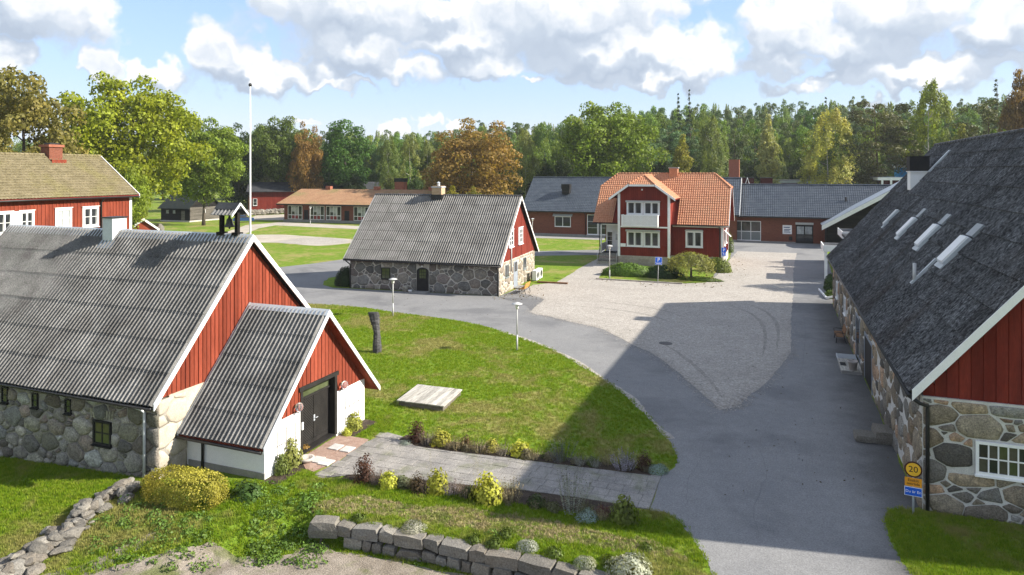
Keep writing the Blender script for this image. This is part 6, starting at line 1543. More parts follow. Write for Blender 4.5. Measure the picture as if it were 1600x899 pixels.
MB().box((0, .09, 9.4), (13, .18, 9.6)).build('rail', 'grey_box', t); MB().box((0, .09, 12.0), (13, .18, 12.2)).build('rail', 'grey_box', t)
for u, lab in ((1160, 'left of two small dark red roof cabins with a white A-shaped ladder against it'), (1189, 'right of two small dark red roof cabins beyond the black roof')):
    x, y, z = PD(u, 288, 132); t = thing('roof_cabin', lab, 'cabin', (x, y, 0), R(6), 'dark red cabins beyond the black roof')
    MB().box((0, 0, 0), (2.1, 2, 9.5)).build('wall', 'maroon', t); MB().box((-.1, -.1, 9.5), (2.2, 2.1, 9.65)).build('roof', 'felt_black', t)
    if u == 1160: m = MB(); m.tube([(.5, -.3, 8.2), (.9, -.1, 9.6)], .05, 5); m.tube([(1.3, -.3, 8.2), (.9, -.1, 9.6)], .05, 5); m.build('ladder', 'white_paint', t)
# ================================================================== TREES
K = {}
K['maple'] = tree_kind('broad', 1, 22, 9, n=115, per=70, leaf=.46, low=.20, cl=(.15, .26), rough_=.16)
K['round'] = tree_kind('broad', 2, 20, 9, n=110, per=76, leaf=.42, low=.04, cl=(.14, .24), rough_=.07)
K['tall'] = tree_kind('broad', 3, 22, 7, n=85, per=70, leaf=.44, low=.08, shape='oval', cl=(.18, .30), rough_=.15)
K['loose'] = tree_kind('broad', 4, 22, 8.5, n=95, per=80, leaf=.44, low=.10, cl=(.13, .25), rough_=.2, trunk_r=.4)
K['bushy'] = tree_kind('broad', 5, 16, 7, n=70, per=70, leaf=.42, low=.03, cl=(.18, .3))
K['birch'] = tree_kind('birch', 6, 20, 4.6, bark='bark_birch', trunk_r=.2)
K['birch2'] = tree_kind('birch', 16, 20, 5.4, bark='bark_birch', trunk_r=.2, n=140)
K['pine'] = tree_kind('pine', 7, 24, 4.6, mat='needle', bark='bark_pine', trunk_r=.26, leaf=.42, per=120)
K['pine2'] = tree_kind('pine', 17, 24, 5.2, mat='needle', bark='bark_pine', trunk_r=.26, leaf=.44, start=.25, n=44, per=110)
K['spruce'] = tree_kind('spruce', 8, 24, 4.0, mat='needle', trunk_r=.24, leaf=.5, per=40)
K['larch'] = tree_kind('broad', 9, 20, 4.2, mat='leaf', n=80, per=120, leaf=.36, low=.03, shape='cone', cl=(.2, .34))
GRN = (.080, .128, .020); LGR = (.155, .22, .026); YGR = (.225, .265, .018); OLV = (.195, .175, .048); RUST = (.25, .165, .042); DGR = (.050, .085, .020); BIR = (.20, .235, .07); YEL = (.36, .355, .09); PIN = (.070, .105, .040); PALE = (.30, .30, .13)
rng = random.Random(77)
def T(kind, name, label, u, vtop, wpx, d, col, group=None):
    x, y, z = PD(u, vtop, d)
    return plant_tree(K[kind], name, label, x, y, z + 0.2, wpx * d / FPX, col, rng.uniform(0, 6.28), group)
T('loose', 'maple_tree', 'big olive-brown leafy tree rising behind the farmhouse roof', 34, 94, 205, 82, OLV)
T('loose', 'maple_tree', 'thin olive-brown tree at the far left edge behind the farmhouse', -75, 120, 150, 95, (0.165, 0.150, 0.045))
T('maple', 'maple_tree', 'bright yellow-green maple right of the farmhouse roof', 208, 126, 196, 106, YGR)
T('bushy', 'maple_tree', 'yellow-green tree with low boughs at the farmhouse corner', 196, 240, 84, 100, (0.195, 0.255, 0.024))
T('maple', 'maple_tree', 'rounded green maple left of the flagpole, over the log cottage', 318, 190, 128, 138, LGR)
T('round', 'broadleaf_tree', 'dark green tree beyond the log cottage, just left of the flagpole', 372, 196, 90, 185, DGR)
T('round', 'broadleaf_tree', 'dark tree filling the gap behind the farmhouse maple', 150, 190, 150, 170, DGR)
T('maple', 'broadleaf_tree', 'rounded olive-green tree just right of the flagpole', 436, 188, 100, 186, (0.112, 0.158, 0.030))
T('round', 'oak_tree', 'rust-brown tree between two green trees, right of the flagpole', 478, 193, 58, 182, (0.240, 0.147, 0.039))
T('tall', 'broadleaf_tree', 'tall deep green tree behind the low school roof', 537, 184, 100, 186, (0.063, 0.135, 0.024))
T('birch2', 'birch_tree', 'light green birch behind the school roof, left of the rusty oak', 606, 212, 46, 176, (0.135, 0.180, 0.045))
T('birch', 'birch_tree', 'grey-green birch just left of the rusty oak', 640, 206, 44, 180, BIR)
T('round', 'oak_tree', 'great rusty brown oak behind the stone cottage roof', 739, 187, 168, 150, RUST)
T('birch2', 'birch_tree', 'pale weeping birch right of the rusty oak', 822, 202, 60, 158, BIR)
T('maple', 'broadleaf_tree', 'large sunlit green tree behind the red house', 953, 166, 152, 156, LGR)
T('larch', 'birch_tree', 'small yellow-green birch behind the red house chimney', 1066, 203, 62, 150, (0.247, 0.237, 0.045))
T('birch2', 'birch_tree', 'pale green birch behind the tall brick chimney', 1112, 182, 62, 162, (0.150, 0.188, 0.051))
T('larch', 'larch_tree', 'pale yellow-brown conical larch beyond the black roof', 1200, 170, 60, 146, PALE)
T('birch2', 'birch_tree', 'yellow birch standing beyond the black tiled roof', 1294, 172, 98, 142, YEL)
T('pine2', 'pine_tree', 'broad dark pine beyond the right end of the black roof', 1372, 160, 92, 144, (0.105, 0.108, 0.039))
T('birch2', 'birch_tree', 'tall bright green weeping birch above the barn ridge', 1452, 128, 84, 142, (0.188, 0.232, 0.030))
T('larch', 'broadleaf_tree', 'yellow-green bushy tree beside the weeping birch above the barn ridge', 1502, 186, 70, 140, (0.195, 0.195, 0.033))
T('pine2', 'pine_tree', 'olive pine at the right above the barn ridge', 1545, 160, 86, 140, (0.105, 0.117, 0.033))
T('maple', 'oak_tree', 'brown-leaved tree at the right edge above the barn ridge', 1606, 118, 80, 130, (0.195, 0.123, 0.039))
T('spruce', 'spruce_tree', 'pointed grey-green spruce near the right edge', 1556, 122, 46, 190, (0.090, 0.128, 0.068))
T('spruce', 'spruce_tree', 'dark pointed spruce, left of the pair standing above the forest', 1060, 144, 34, 205, (0.042, 0.075, 0.030))
T('spruce', 'spruce_tree', 'dark pointed spruce, right and taller of the pair above the forest', 1077, 138, 34, 208, (0.042, 0.075, 0.030))
T('spruce', 'spruce_tree', 'grey spruce spire above the pines, right of the yellow birch', 1290, 150, 36, 205, (0.075, 0.105, 0.053))
T('spruce', 'spruce_tree', 'small spruce spire above the large sunlit tree', 932, 160, 26, 215, (0.045, 0.075, 0.030))
# shrubs behind the low school roof
for (u, v, w_, d, c, lab) in ((425, 262, 70, 225, (.085, .085, .05), 'grey-green shrub above the dark barn roof'), (492, 266, 60, 215, (.06, .075, .045), 'grey shrub behind the left end of the school roof'), (552, 270, 46, 182, (.055, .085, .03), 'round green shrub behind the school chimney'),
                           (612, 272, 32, 168, (.085, .11, .022), 'ball-shaped light green shrub behind the school roof'), (650, 276, 40, 168, (.05, .085, .02), 'ball-shaped dark green shrub behind the school roof'), (706, 290, 48, 90, (.19, .18, .022), 'yellow-green bush behind the cottage chimney'), (742, 291, 40, 92, (.17, .165, .025), 'yellow bush behind the cottage ridge, right of the chimney')):
    t = T('bushy', 'shrub', lab, u, v, w_, d, c); t['category'] = 'shrub'
# the forest belt: ranks of single trees
def frange(a, b, s):
    while a < b: yield a; a += s
def where(u): return 'behind the school roof' if u < 680 else 'behind the left black roof' if u < 940 else 'behind the red house' if u < 1140 else 'beyond the right black roof' if u < 1420 else 'above the big barn ridge'
FOREST = [('pine_tree', 'dark green pine in the forest belt behind the buildings', 'pine', PIN, .75), ('pine_tree', 'dark green pine in the forest belt behind the buildings', 'pine2', (.075, .112, .040), .95),
          ('broadleaf_tree', 'green broadleaved tree in the forest belt behind the buildings', 'tall', GRN, 1.15), ('broadleaf_tree', 'green broadleaved tree in the forest belt behind the buildings', 'round', (.095, .138, .024), 1.25),
          ('birch_tree', 'light green birch in the forest belt behind the buildings', 'birch2', (.125, .155, .042), .8), ('spruce_tree', 'dark spruce in the forest belt behind the buildings', 'spruce', (.05, .075, .03), .62)]
def skyline(u):
    pts = [(-200, 215), (100, 222), (300, 215), (400, 205), (560, 214), (660, 208), (780, 196), (860, 188), (960, 176), (1040, 168), (1100, 164), (1160, 170), (1220, 166), (1300, 160), (1360, 158), (1420, 164), (1480, 162), (1540, 158), (1640, 150), (1800, 140)]
    for a, b in zip(pts, pts[1:]):
        if a[0] <= u <= b[0]: return a[1] + (b[1] - a[1]) * (u - a[0]) / (b[0] - a[0])
    return 190
n_f = 0
for (d, off, st, ulo) in ((172, 40, 27, 770), (188, 24, 22, 790), (208, 8, 18, 560), (232, 0, 17, 380), (262, -2, 17, -60)):
    for u in frange(ulo + rng.uniform(0, 9), 1720, st):
        if d == 172 and u < 1120 and rng.random() < .6: continue
        f = rng.choices(FOREST, weights=(2.6, 2.2, 1.5, 1.2, 1.6, .8) if u > 1080 else (1.2, 1.0, 2.6, 2.2, 1.8, .6))[0]
        v = skyline(u) + off + rng.uniform(-7, 12)
        wpx = rng.uniform(40, 58) * f[4] * (190 / d) ** .7
        j = rng.uniform(.8, 1.25); c = tuple(min(.4, q * j * 1.5) for q in f[3]); c = (c[0] * rng.uniform(.8, 1.15), c[1], c[2])
        T(f[2], f[0], f[1].replace('behind the buildings', where(u)) + (', front rank' if d == 172 else ', far rank' if d > 220 else ''), u + rng.uniform(-6, 6), v, wpx, d + rng.uniform(-7, 7), c, 'trees of the forest belt'); n_f += 1
# undergrowth at the forest's foot
for u in frange(780, 1640, 26):
    t = T('bushy', 'shrub', 'dark undergrowth bush at the foot of the forest', u + rng.uniform(-8, 8), 246 + rng.uniform(-8, 10), rng.uniform(34, 52), 166 + rng.uniform(-4, 6), (.04, .065, .015), 'undergrowth at the foot of the forest'); t['category'] = 'shrub'

for i, (k_, x, y, h_, w_, lab) in enumerate((('maple', 20.5, 72.5, 13.5, 9, 'nearest'), ('tall', 22.5, 80, 14.5, 9, 'second'), ('round', 20.5, 87, 13.0, 9, 'third'), ('birch2', 24, 93, 15.5, 8, 'farthest'))):
    plant_tree(K[k_], 'broadleaf_tree', lab + ' of the leafy trees in the row beyond the far gable of the big barn', x, y, h_, w_, GRN, i * 1.3, 'trees beyond the big barn')
# ================================================================== STREET FURNITURE
x, y, z = PD(391, 372, 62); t = thing('flagpole', 'tall white flagpole with dark ball on top behind the left barn', 'flagpole', (x, y, 0))
m = MB(); m.tube([(0, 0, 0), (0, 0, 9), (0, 0, 18.4)], [.10, .075, .05], 12); m.build('pole', 'white_paint', t, True)
m = MB(); m.lathe((0, 0, 18.4), [(.02, 0), (.13, .06), (.16, .16), (.12, .27), (.03, .33)], 12); m.build('finial', 'dark_metal', t, True)
m = MB(); m.box((-.25, -.25, 0), (.25, .25, .35)); m.build('base', 'concrete', t)
def lamp_post(label, x, y, h, g_='lamp posts'):
    t = thing('street_lamp', label, 'street lamp', (x, y, 0), 0, g_)
    m = MB(); m.tube([(0, 0, -.05), (0, 0, .95)], .055, 10); m.tube([(0, 0, .95), (0, 0, h - .42)], .038, 10); m.build('pole', 'pole_grey', t, True)
    m = MB(); m.lathe((0, 0, h - .42), [(.05, 0), (.10, .03), (.11, .28), (.05, .32)], 14); m.build('lantern', 'glass_lamp', t, True)
    m = MB(); m.lathe((0, 0, h - .11), [(.02, .11), (.10, .09), (.32, .015), (.33, 0), (.30, -.005), (.05, .03)][::-1], 20); m.build('lamp_shade', 'pole_grey', t, True)
    return t
lamp_post('grey lamp post at the lawn edge before the stone cottage', *G(614, 494), 2.85); lamp_post('grey lamp post at the curved lawn edge, nearest the viewer', *G(808, 548), 2.92); lamp_post('grey lamp post at the juniper hedge before the red house', *G(952.5, 437), 3.45)
x, y = G(485, 352.5); t = lamp_post('white lamp post before the low school windows', x, y, 3.7); lamp_post('lamp post on the lawn right behind the stone cottage gable', *PD(832, 366, 112)[:2], 3.2)
def sign_post(label, loc, rz, h, tilt=0.0):
    t = thing('parking_sign', label, 'road sign', (loc[0], loc[1], 0), rz, 'blue parking signs'); t.rotation_euler = (0, tilt, rz)
    m = MB(); m.tube([(0, .03, -.1), (0, .03, h)], .03, 8); m.build('pole', 'pole_grey', t, True); return t
FACE = Matrix(((1, 0, 0, 0), (0, 0, -1, 0), (0, 1, 0, 0), (0, 0, 0, 1)))     # text standing upright, facing -Y
def plate(t, z0, z1, w_, mat, rim=None):
    m = MB(); m.box((-w_ / 2, -.02, z0), (w_ / 2, 0, z1)); p = m.build('sign_plate', mat, t)
    return p
def txt(p, s_, size, z, mat, y=-.024, x=0): text_mesh('lettering', s_, size, mat, p, Matrix.Translation((x, y, z)) @ FACE)
t = sign_post('blue parking sign on a leaning grey post before the juniper hedge', G(1028, 445), YAW, 2.62, R(1.5)); p = plate(t, 1.9, 2.62, .66, 'sign_white'); 
m = MB(); m.box((-.31, -.028, 2.12), (.31, -.021, 2.60)); m.box((-.31, -.028, 1.92), (.31, -.021, 2.09)); m.build('blue_field', 'sign_blue', p); txt(p, 'P', .5, 2.35, 'sign_white', -.031)
m = MB(); m.box((-.22, -.033, 1.98), (.22, -.029, 2.03)); m.build('lettering', 'sign_white', p)
t = sign_post('blue disabled parking sign on a post at the red house corner', G(1131, 425), YAW, 2.62); p = plate(t, 2.08, 2.60, .50, 'sign_blue'); txt(p, 'P', .42, 2.33, 'sign_white')
p = plate(t, 1.66, 2.04, .40, 'sign_blue')
m = MB(); m.lathe((-.03, -.03, 1.93), [(.001, 0), (.04, .0), (.04, .05), (.001, .05)], 8); m.tube([(-.03, -.03, 1.93), (-.02, -.03, 1.81), (.07, -.03, 1.81), (.11, -.03, 1.72)], .018, 5); m.tube([(-.02 + .085 * math.cos(a), -.03, 1.77 + .085 * math.sin(a)) for a in [2.0 + k * .5 for k in range(9)]], .012, 5); m.build('wheelchair_symbol', 'sign_white', p)
# speed sign by the barn corner
gx, gy = G(1428, 803); t = thing('speed_sign', 'yellow round 20 sign over orange and blue plates, by the big barn corner', 'road sign', (gx - .02, gy - .02, 0), R(-6))
m = MB(); m.tube([(0, .04, -.1), (0, .04, 1.62)], .032, 10); m.build('pole', 'zinc', t, True)
def disc(r, y0, y1, z): 
    m = MB(); m.tube([(0, y0, z), (0, y1, z)], r, 28); return m
d_ = disc(.25, 0, .015, 1.40).build('speed_disc', 'sign_rim', t); disc(.205, -.006, 0.001, 1.40).build('disc_face', 'sign_yellow', d_); txt(d_, '20', .27, 1.40, 'sign_text', -.009)
m = MB(); m.box((-.235, 0, .86), (.235, .015, 1.13)); p = m.build('orange_plate', 'sign_orange', t); txt(p, 'Enskilt', .115, 1.055, 'sign_text', -.004); txt(p, 'område', .115, .945, 'sign_text', -.004)
m = MB(); m.box((-.245, 0, .56), (.245, .015, .84)); p = m.build('blue_plate', 'sign_white', t); m = MB(); m.box((-.23, -.006, .575), (.23, -.0005, .825)); m.build('blue_field', 'sign_blue', p); txt(p, 'Du är En', .12, .70, 'sign_white', -.009)

# sculpture on the lawn: a twisted stack of jagged dark slabs
sx_, sy_ = G(588, 551); t = thing('sculpture', 'dark jagged twisted stone column standing on the lawn', 'sculpture', (sx_, sy_, 0), YAW)
rng = random.Random(3); nS = 26
for i in range(nS):
    f = i / (nS - 1); z0 = f * 2.32
    wx = .27 - .16 * f if f < .5 else .19 + .26 * (f - .5); wy = .25 - .14 * f; ox_ = .04 * (1 - f) - (.36 * max(0, f - .5)); a = .25 * math.sin(f * 3)
    pts = []
    for k in range(9):
        q = 2 * math.pi * k / 9; r = 1 + rng.uniform(-.10, .16) + (.16 if k == 0 else 0)
        px_, py_ = wx * r * math.cos(q), wy * r * math.sin(q); pts.append((px_ * math.cos(a) - py_ * math.sin(a), px_ * math.sin(a) + py_ * math.cos(a), z0))
    pts = [(px_ + ox_, py_, pz_) for px_, py_, pz_ in pts]; m = MB(); n = 9; m.add(pts + [(ox_ + (x - ox_) * .84, y * .84, z0 + .086) for x, y, _ in pts], [tuple(range(n - 1, -1, -1)), tuple(range(n, 2 * n))] + [(k, (k + 1) % n, n + (k + 1) % n, n + k) for k in range(n)]); m.build('slab', 'bronze', t)
# weathered wooden platform
pc = [(-16.18, 27.72), (-13.7, 27.85), (-14.25, 30.3), (-16.48, 30.29)]
t = thing('wooden_platform', 'low weathered plank platform lying on the lawn', 'platform', (-15.2, 29.0, 0), R(1.5))
n = 11
for i in range(n):
    xa = -1.16 + 2.4 * i / n; xb = xa + 2.4 / n - .014; dz = rng.uniform(-.006, .008)
    MB().hexa([(xa + .06, -1.22, .24 + dz), (xb + .06, -1.22, .24 + dz), (xb - .12, 1.25, .24 + dz), (xa - .12, 1.25, .24 + dz), (xa + .06, -1.22, .285 + dz), (xb + .06, -1.22, .285 + dz), (xb - .12, 1.25, .285 + dz), (xa - .12, 1.25, .285 + dz)]).build('plank', 'weathered_plank', t)
m = MB(); m.box((-1.02, -1.15, 0), (1.2, -1.05, .238)); m.box((-1.2, 1.08, 0), (1.05, 1.18, .238)); m.prism([(-1.02, -1.05, 0), (-.94, -1.05, 0), (-1.10, 1.08, 0), (-1.18, 1.08, 0)], (0, 0, .237)); m.prism([(1.12, -1.05, 0), (1.2, -1.05, 0), (1.04, 1.08, 0), (.96, 1.08, 0)], (0, 0, .237)); m.build('frame', 'grey_timber', t)
# pots by the cottage door and bowl by the annex door
def pot(name, label, loc, prof, mat, n=16):
    o = MB().lathe((0, 0, 0), prof, n).build(name, mat, None, True, loc); return tag(o, label, 'pot')
pot('flower_pot', 'grey pot against the stone cottage wall, left of its arched door', cot(-8.75, -.35), [(.2, 0), (.28, .45), (.3, .5), (.25, .5), (.22, .4)], 'stone_grey'); pot('flower_pot', 'small white pot at the foot of the stone cottage arched door', cot(-8.2, -.55), [(.14, 0), (.2, .16), (.2, .2), (.14, .2)], 'white_paint')
pot('stone_bowl', 'shallow pale stone bowl on the landing beside the black annex door', (-16.30, 21.25, .02), [(.2, 0), (.3, .1), (.3, .16), (.22, .16), (.18, .09)], 'stone_pot')
# bicycle
bx_, by_ = G(1106, 428); t = thing('bicycle', 'black bicycle parked behind the small weeping tree at the red house', 'bicycle', (bx_, by_, 0), R(14)); t.rotation_euler = (R(6), 0, R(14))
for x in (-.52, .52):
    m = MB(); m.tube([(x + .32 * math.cos(a), 0, .33 + .32 * math.sin(a)) for a in [2 * math.pi * k / 20 for k in range(21)]], .022, 6, False); wh = m.build('wheel', 'rubber', t, True)
    m = MB()
    for k in range(8): a = math.pi * k / 4; m.tube([(x, 0, .33), (x + .31 * math.cos(a), 0, .33 + .31 * math.sin(a))], .004, 4)
    m.build('spokes', 'zinc', wh)
m = MB()
for a, b in (((-.52, .33), (-.12, .30)), ((-.12, .30), (.38, .78)), ((-.12, .3), (-.22, .85)), ((-.20, .76), (.36, .82)), ((-.52, .33), (-.20, .76)), ((.52, .33), (.36, .9))): m.tube([(a[0], 0, a[1]), (b[0], 0, b[1])], .018, 6)
m.build('frame', 'dark_metal', t); MB().box((-.34, -.08, .86), (-.1, .08, .92)).build('saddle', 'rubber', t); m = MB(); m.tube([(.22, -.28, 1.02), (.36, -.1, .98), (.36, .1, .98), (.22, .28, 1.02)], .014, 6); m.build('handlebar', 'dark_metal', t); m = MB(); m.box((-.15, -.12, .29), (-.09, .12, .31)); m.build('pedal', 'rubber', t)
# parked car far behind the bell turret
cx_, cy_ = G(381, 347.5); t = thing('parked_car', 'dark blue car parked on the gravel behind the flagpole', 'car', (cx_, cy_, 0), R(40))
body = [(-2.1, .35), (-2.15, .75), (-2.0, .95), (-1.3, 1.0), (1.1, .98), (1.95, .85), (2.15, .6), (2.1, .32)]
m = MB(); m.prism([(a, -.85, b) for a, b in body], (0, 1.7, 0)); m.build('body', 'car_blue', t)
m = MB(); m.hexa([(-1.75, -.8, .97), (1.0, -.8, .97), (1.0, .8, .97), (-1.75, .8, .97), (-1.3, -.62, 1.46), (.25, -.62, 1.46), (.25, .62, 1.46), (-1.3, .62, 1.46)]); m.build('window', 'glass_dark', t); m = MB(); m.hexa([(-1.4, -.64, 1.45), (.3, -.64, 1.45), (.3, .64, 1.45), (-1.4, .64, 1.45), (-1.25, -.56, 1.5), (.2, -.56, 1.5), (.2, .56, 1.5), (-1.25, .56, 1.5)]); m.build('car_roof', 'car_blue', t)
for x in (-1.35, 1.35):
    for y in (-.86, .66): m = MB(); m.tube([(x, y, .32), (x, y + .2, .32)], .32, 16); w_ = m.build('wheel', 'rubber', t); m = MB(); m.tube([(x, y - .01, .32), (x, y + .21, .32)], .19, 12); m.build('rim', 'zinc', w_)
for y in (-.6, .4): MB().box((2.02, y, .62), (2.13, y + .25, .78)).build('headlight', 'glass_pale', t)

# ================================================================== STONE WALLS OF THE LOWER GARDEN
ROCKS = [rock_mesh('stone', 100 + i, 'stone_dry', .9) for i in range(9)]
def rock(parent, x, y, z, s, rng, rz=None):
    o = put('stone', rng.choice(ROCKS), parent, (x, y, z)); o.scale = s; o.rotation_euler = (rng.uniform(-.25, .25), rng.uniform(-.25, .25), rng.uniform(0, 6.28) if rz is None else rz); return o
rng = random.Random(12)
t = thing('rubble_wall', 'low tumbled wall of pale field stones crossing the lower lawn', 'stone wall', (-20, 14.5, 0))
path_w = [G(212, 762, -.1), G(150, 797, -.25), G(100, 832, -.35), G(50, 866, -.45), G(0, 896, -.5), G(-60, 930, -.55)]
for k in range(150):
    f = rng.random() ** .9 * (len(path_w) - 1.001); i = int(f); a, b = path_w[i], path_w[i + 1]; q = f - i
    o_ = rng.gauss(0, .30); x = a[0] + (b[0] - a[0]) * q + o_ * .9; y = a[1] + (b[1] - a[1]) * q + o_ * .25
    s = rng.uniform(.22, .62) * (1.1 if k % 4 == 0 else .8); lay = rng.random(); hgt = max(0, 1 - abs(o_) / .55)
    rock(t, x + 20, y - 14.5, terrain(x, y) + .06 + lay * .34 * hgt, (s * rng.uniform(.9, 1.5), s * rng.uniform(.7, 1.1), s * rng.uniform(.45, .8)), rng)
t = thing('retaining_wall', 'low dry retaining wall of big squared granite blocks below the path', 'stone wall', (-9, 18, 0))
top = [(-13.45, 17.75), (-12.35, 17.98), (-10.9, 18.12), (-9.0, 18.2), (-7.73, 18.12), (-6.38, 18.15), (-4.6, 18.1), (-2.6, 18.0)]
def along(pts, s):
    for a, b in zip(pts, pts[1:]):
        L = math.dist(a, b)
        if s <= L: return a[0] + (b[0] - a[0]) * s / L, a[1] + (b[1] - a[1]) * s / L, math.atan2(b[1] - a[1], b[0] - a[0])
        s -= L
    return pts[-1][0], pts[-1][1], 0
s = 0.0; first = True
while s < 10.9:
    w_ = .95 if first else rng.choice([.32, .5, .7, .9, 1.2, 1.0]); h_ = .5 if first else rng.uniform(.28, .38); x, y, a = along(top, s + w_ / 2)
    block(t, x + 9, y - 18 + rng.uniform(-.03, .03), -h_ / 2 + (.08 if first else .03), w_, .48, h_, a, rng); s += w_ - .005; first = False
s = 1.2
while s < 10.9:
    w_ = rng.choice([.3, .45, .6, .8]); h_ = rng.uniform(.24, .36); x, y, a = along(top, s + w_ / 2)
    block(t, x + 9, y - 18 - .04, -.60 + h_ / 2 - .05, w_, .46, h_, a, rng); s += w_ + .03
# stones lying at the barn's foot and the cobbled heap behind the farmhouse
t = thing('stone_heap', 'pale stone wall stub beside the small red shed, behind the barn ridge', 'stone wall', (*PD(241, 362, 104)[:2], 0))
for k in range(26): rock(t, rng.uniform(-1.6, 1.2), rng.uniform(-.6, .6), rng.uniform(.2, 2.7) * (1 - .1 * (k % 3)), (rng.uniform(.7, 1.1),) * 3, rng)
t = thing('stone_wall', 'low pale stone wall under the clipped hedge before the far red barn', 'stone wall', (*G(378, 337.5), 0))
ex, ey = G(446, 334.5); px0, py0 = G(378, 337.5); L_ = math.dist((ex, ey), (px0, py0)); an = math.atan2(ey - py0, ex - px0)
for k in range(46):
    f = (k + .5) / 46 * L_; rock(t, f * math.cos(an), f * math.sin(an), .45 + .5 * (k % 2), (rng.uniform(.9, 1.5), rng.uniform(.8, 1.1), rng.uniform(.7, 1.1)), rng)
t = thing('kerb', 'low stone kerb along the planted strip before the red house', 'kerb', (-12.5, 67.5, 0))
for k in range(10): MB().box((-4.3 + k * .85, -.08, 0), (-3.48 + k * .85, .1, .13)).build('kerb_stone', 'granite_block', t)
t = thing('kerb', 'low timber kerb at the gravel edge beyond the cottage gable', 'kerb', (-20.0, 63.55, 0), R(3))
MB().box((-1.6, -.1, 0), (1.4, .1, .16)).build('kerb_timber', 'brown_wood', t)

# ================================================================== PLANTS
def plant_mesh(name, P, N, size, seed, aspect=.6, mat='plant'):
    r_ = np.random.RandomState(seed); V, F = leaf_quads(P, N, size, r_, aspect); return fast_mesh(name, V, F, mat)
def mound(seed, n, rx, ry, rz, fill=.75, lumps=7):
    r_ = np.random.RandomState(seed); d = r_.normal(0, 1, (n, 3)); d[:, 2] = np.abs(d[:, 2]); d /= np.linalg.norm(d, axis=1)[:, None]
    c = r_.normal(0, 1, (lumps, 3)); c[:, 2] = np.abs(c[:, 2]); c /= np.linalg.norm(c, axis=1)[:, None]
    dm = np.max(d @ c.T, axis=1); rad = (.78 + .26 * np.clip((dm - .6) / .4, 0, 1)) * r_.uniform(fill, 1.05, n)
    return d * rad[:, None] * np.array([rx, ry, rz]), d
def spikes(seed, n, r, h, per=14, spread=.5):
    """a tuft of upright flower spikes"""
    r_ = np.random.RandomState(seed); P = []; N = []
    for i in range(n):
        a = r_.uniform(0, 6.28); q = r * math.sqrt(r_.rand()); L = h * r_.uniform(.6, 1.1); s = np.linspace(.1, 1, per)
        x = q * math.cos(a) * (.6 + spread * s); y = q * math.sin(a) * (.6 + spread * s)
        P.append(np.stack([x, y, L * s], 1)); N.append(np.tile([math.cos(a), math.sin(a), .4], (per, 1)))
    return np.concatenate(P), np.concatenate(N)
PM = {}
PM['yellow'] = [plant_mesh('foliage', *mound(i, 1000, .50, .48, .74, .35, 9), .12, i) for i in (1, 2)]
PM['barberry'] = [plant_mesh('foliage', *mound(i, 800, .36, .34, 1.0, .3, 8), .085, i) for i in (3, 4)]
PM['lavender'] = [plant_mesh('foliage', *spikes(i, 85, .42, .62, 12), .05, i, .45) for i in (5, 6)]
PM['cushion'] = [plant_mesh('foliage', *mound(i, 1500, .42, .42, .40, .82, 6), .055, i) for i in (7, 8)]
PM['green'] = [plant_mesh('foliage', *mound(i, 750, .42, .42, .55, .4, 8), .10, i) for i in (9, 10)]
PM['tall'] = [plant_mesh('foliage', *spikes(i, 60, .42, 1.05, 18, .75), .055, i, .35) for i in (11, 12)]
PM['low'] = [plant_mesh('foliage', *mound(i, 420, .34, .30, .22, .5, 6), .075, i) for i in (13, 14)]
PM['grass'] = [plant_mesh('foliage', *spikes(i, 16, .15, 1.3, 22, .9), .035, i, .2) for i in (15, 16)]
def plant(kind, name, label, u, v, sc_, col, sz=1.0, group=None, zb=None):
    x, y = G(u, v, 0 if zb is None else zb); me = PM[kind][int(u * 7) % 2]
    sc_ *= 1.25; o = put(name, me, None, (x, y, (terrain(x, y) if zb is None else zb) + .01)); o.scale = (sc_, sc_, sc_ * sz); o.rotation_euler = (0, 0, rng.uniform(0, 6.28)); o.color = (*col, 1)
    return tag(o, label, 'shrub' if name.endswith('shrub') else 'plant', group)
YL = (.36, .38, .05); BB = (.075, .035, .022); LV = (.17, .15, .17); SV = (.26, .30, .26); GN = (.07, .11, .02); DG = (.045, .07, .018); TW = (.20, .17, .10)
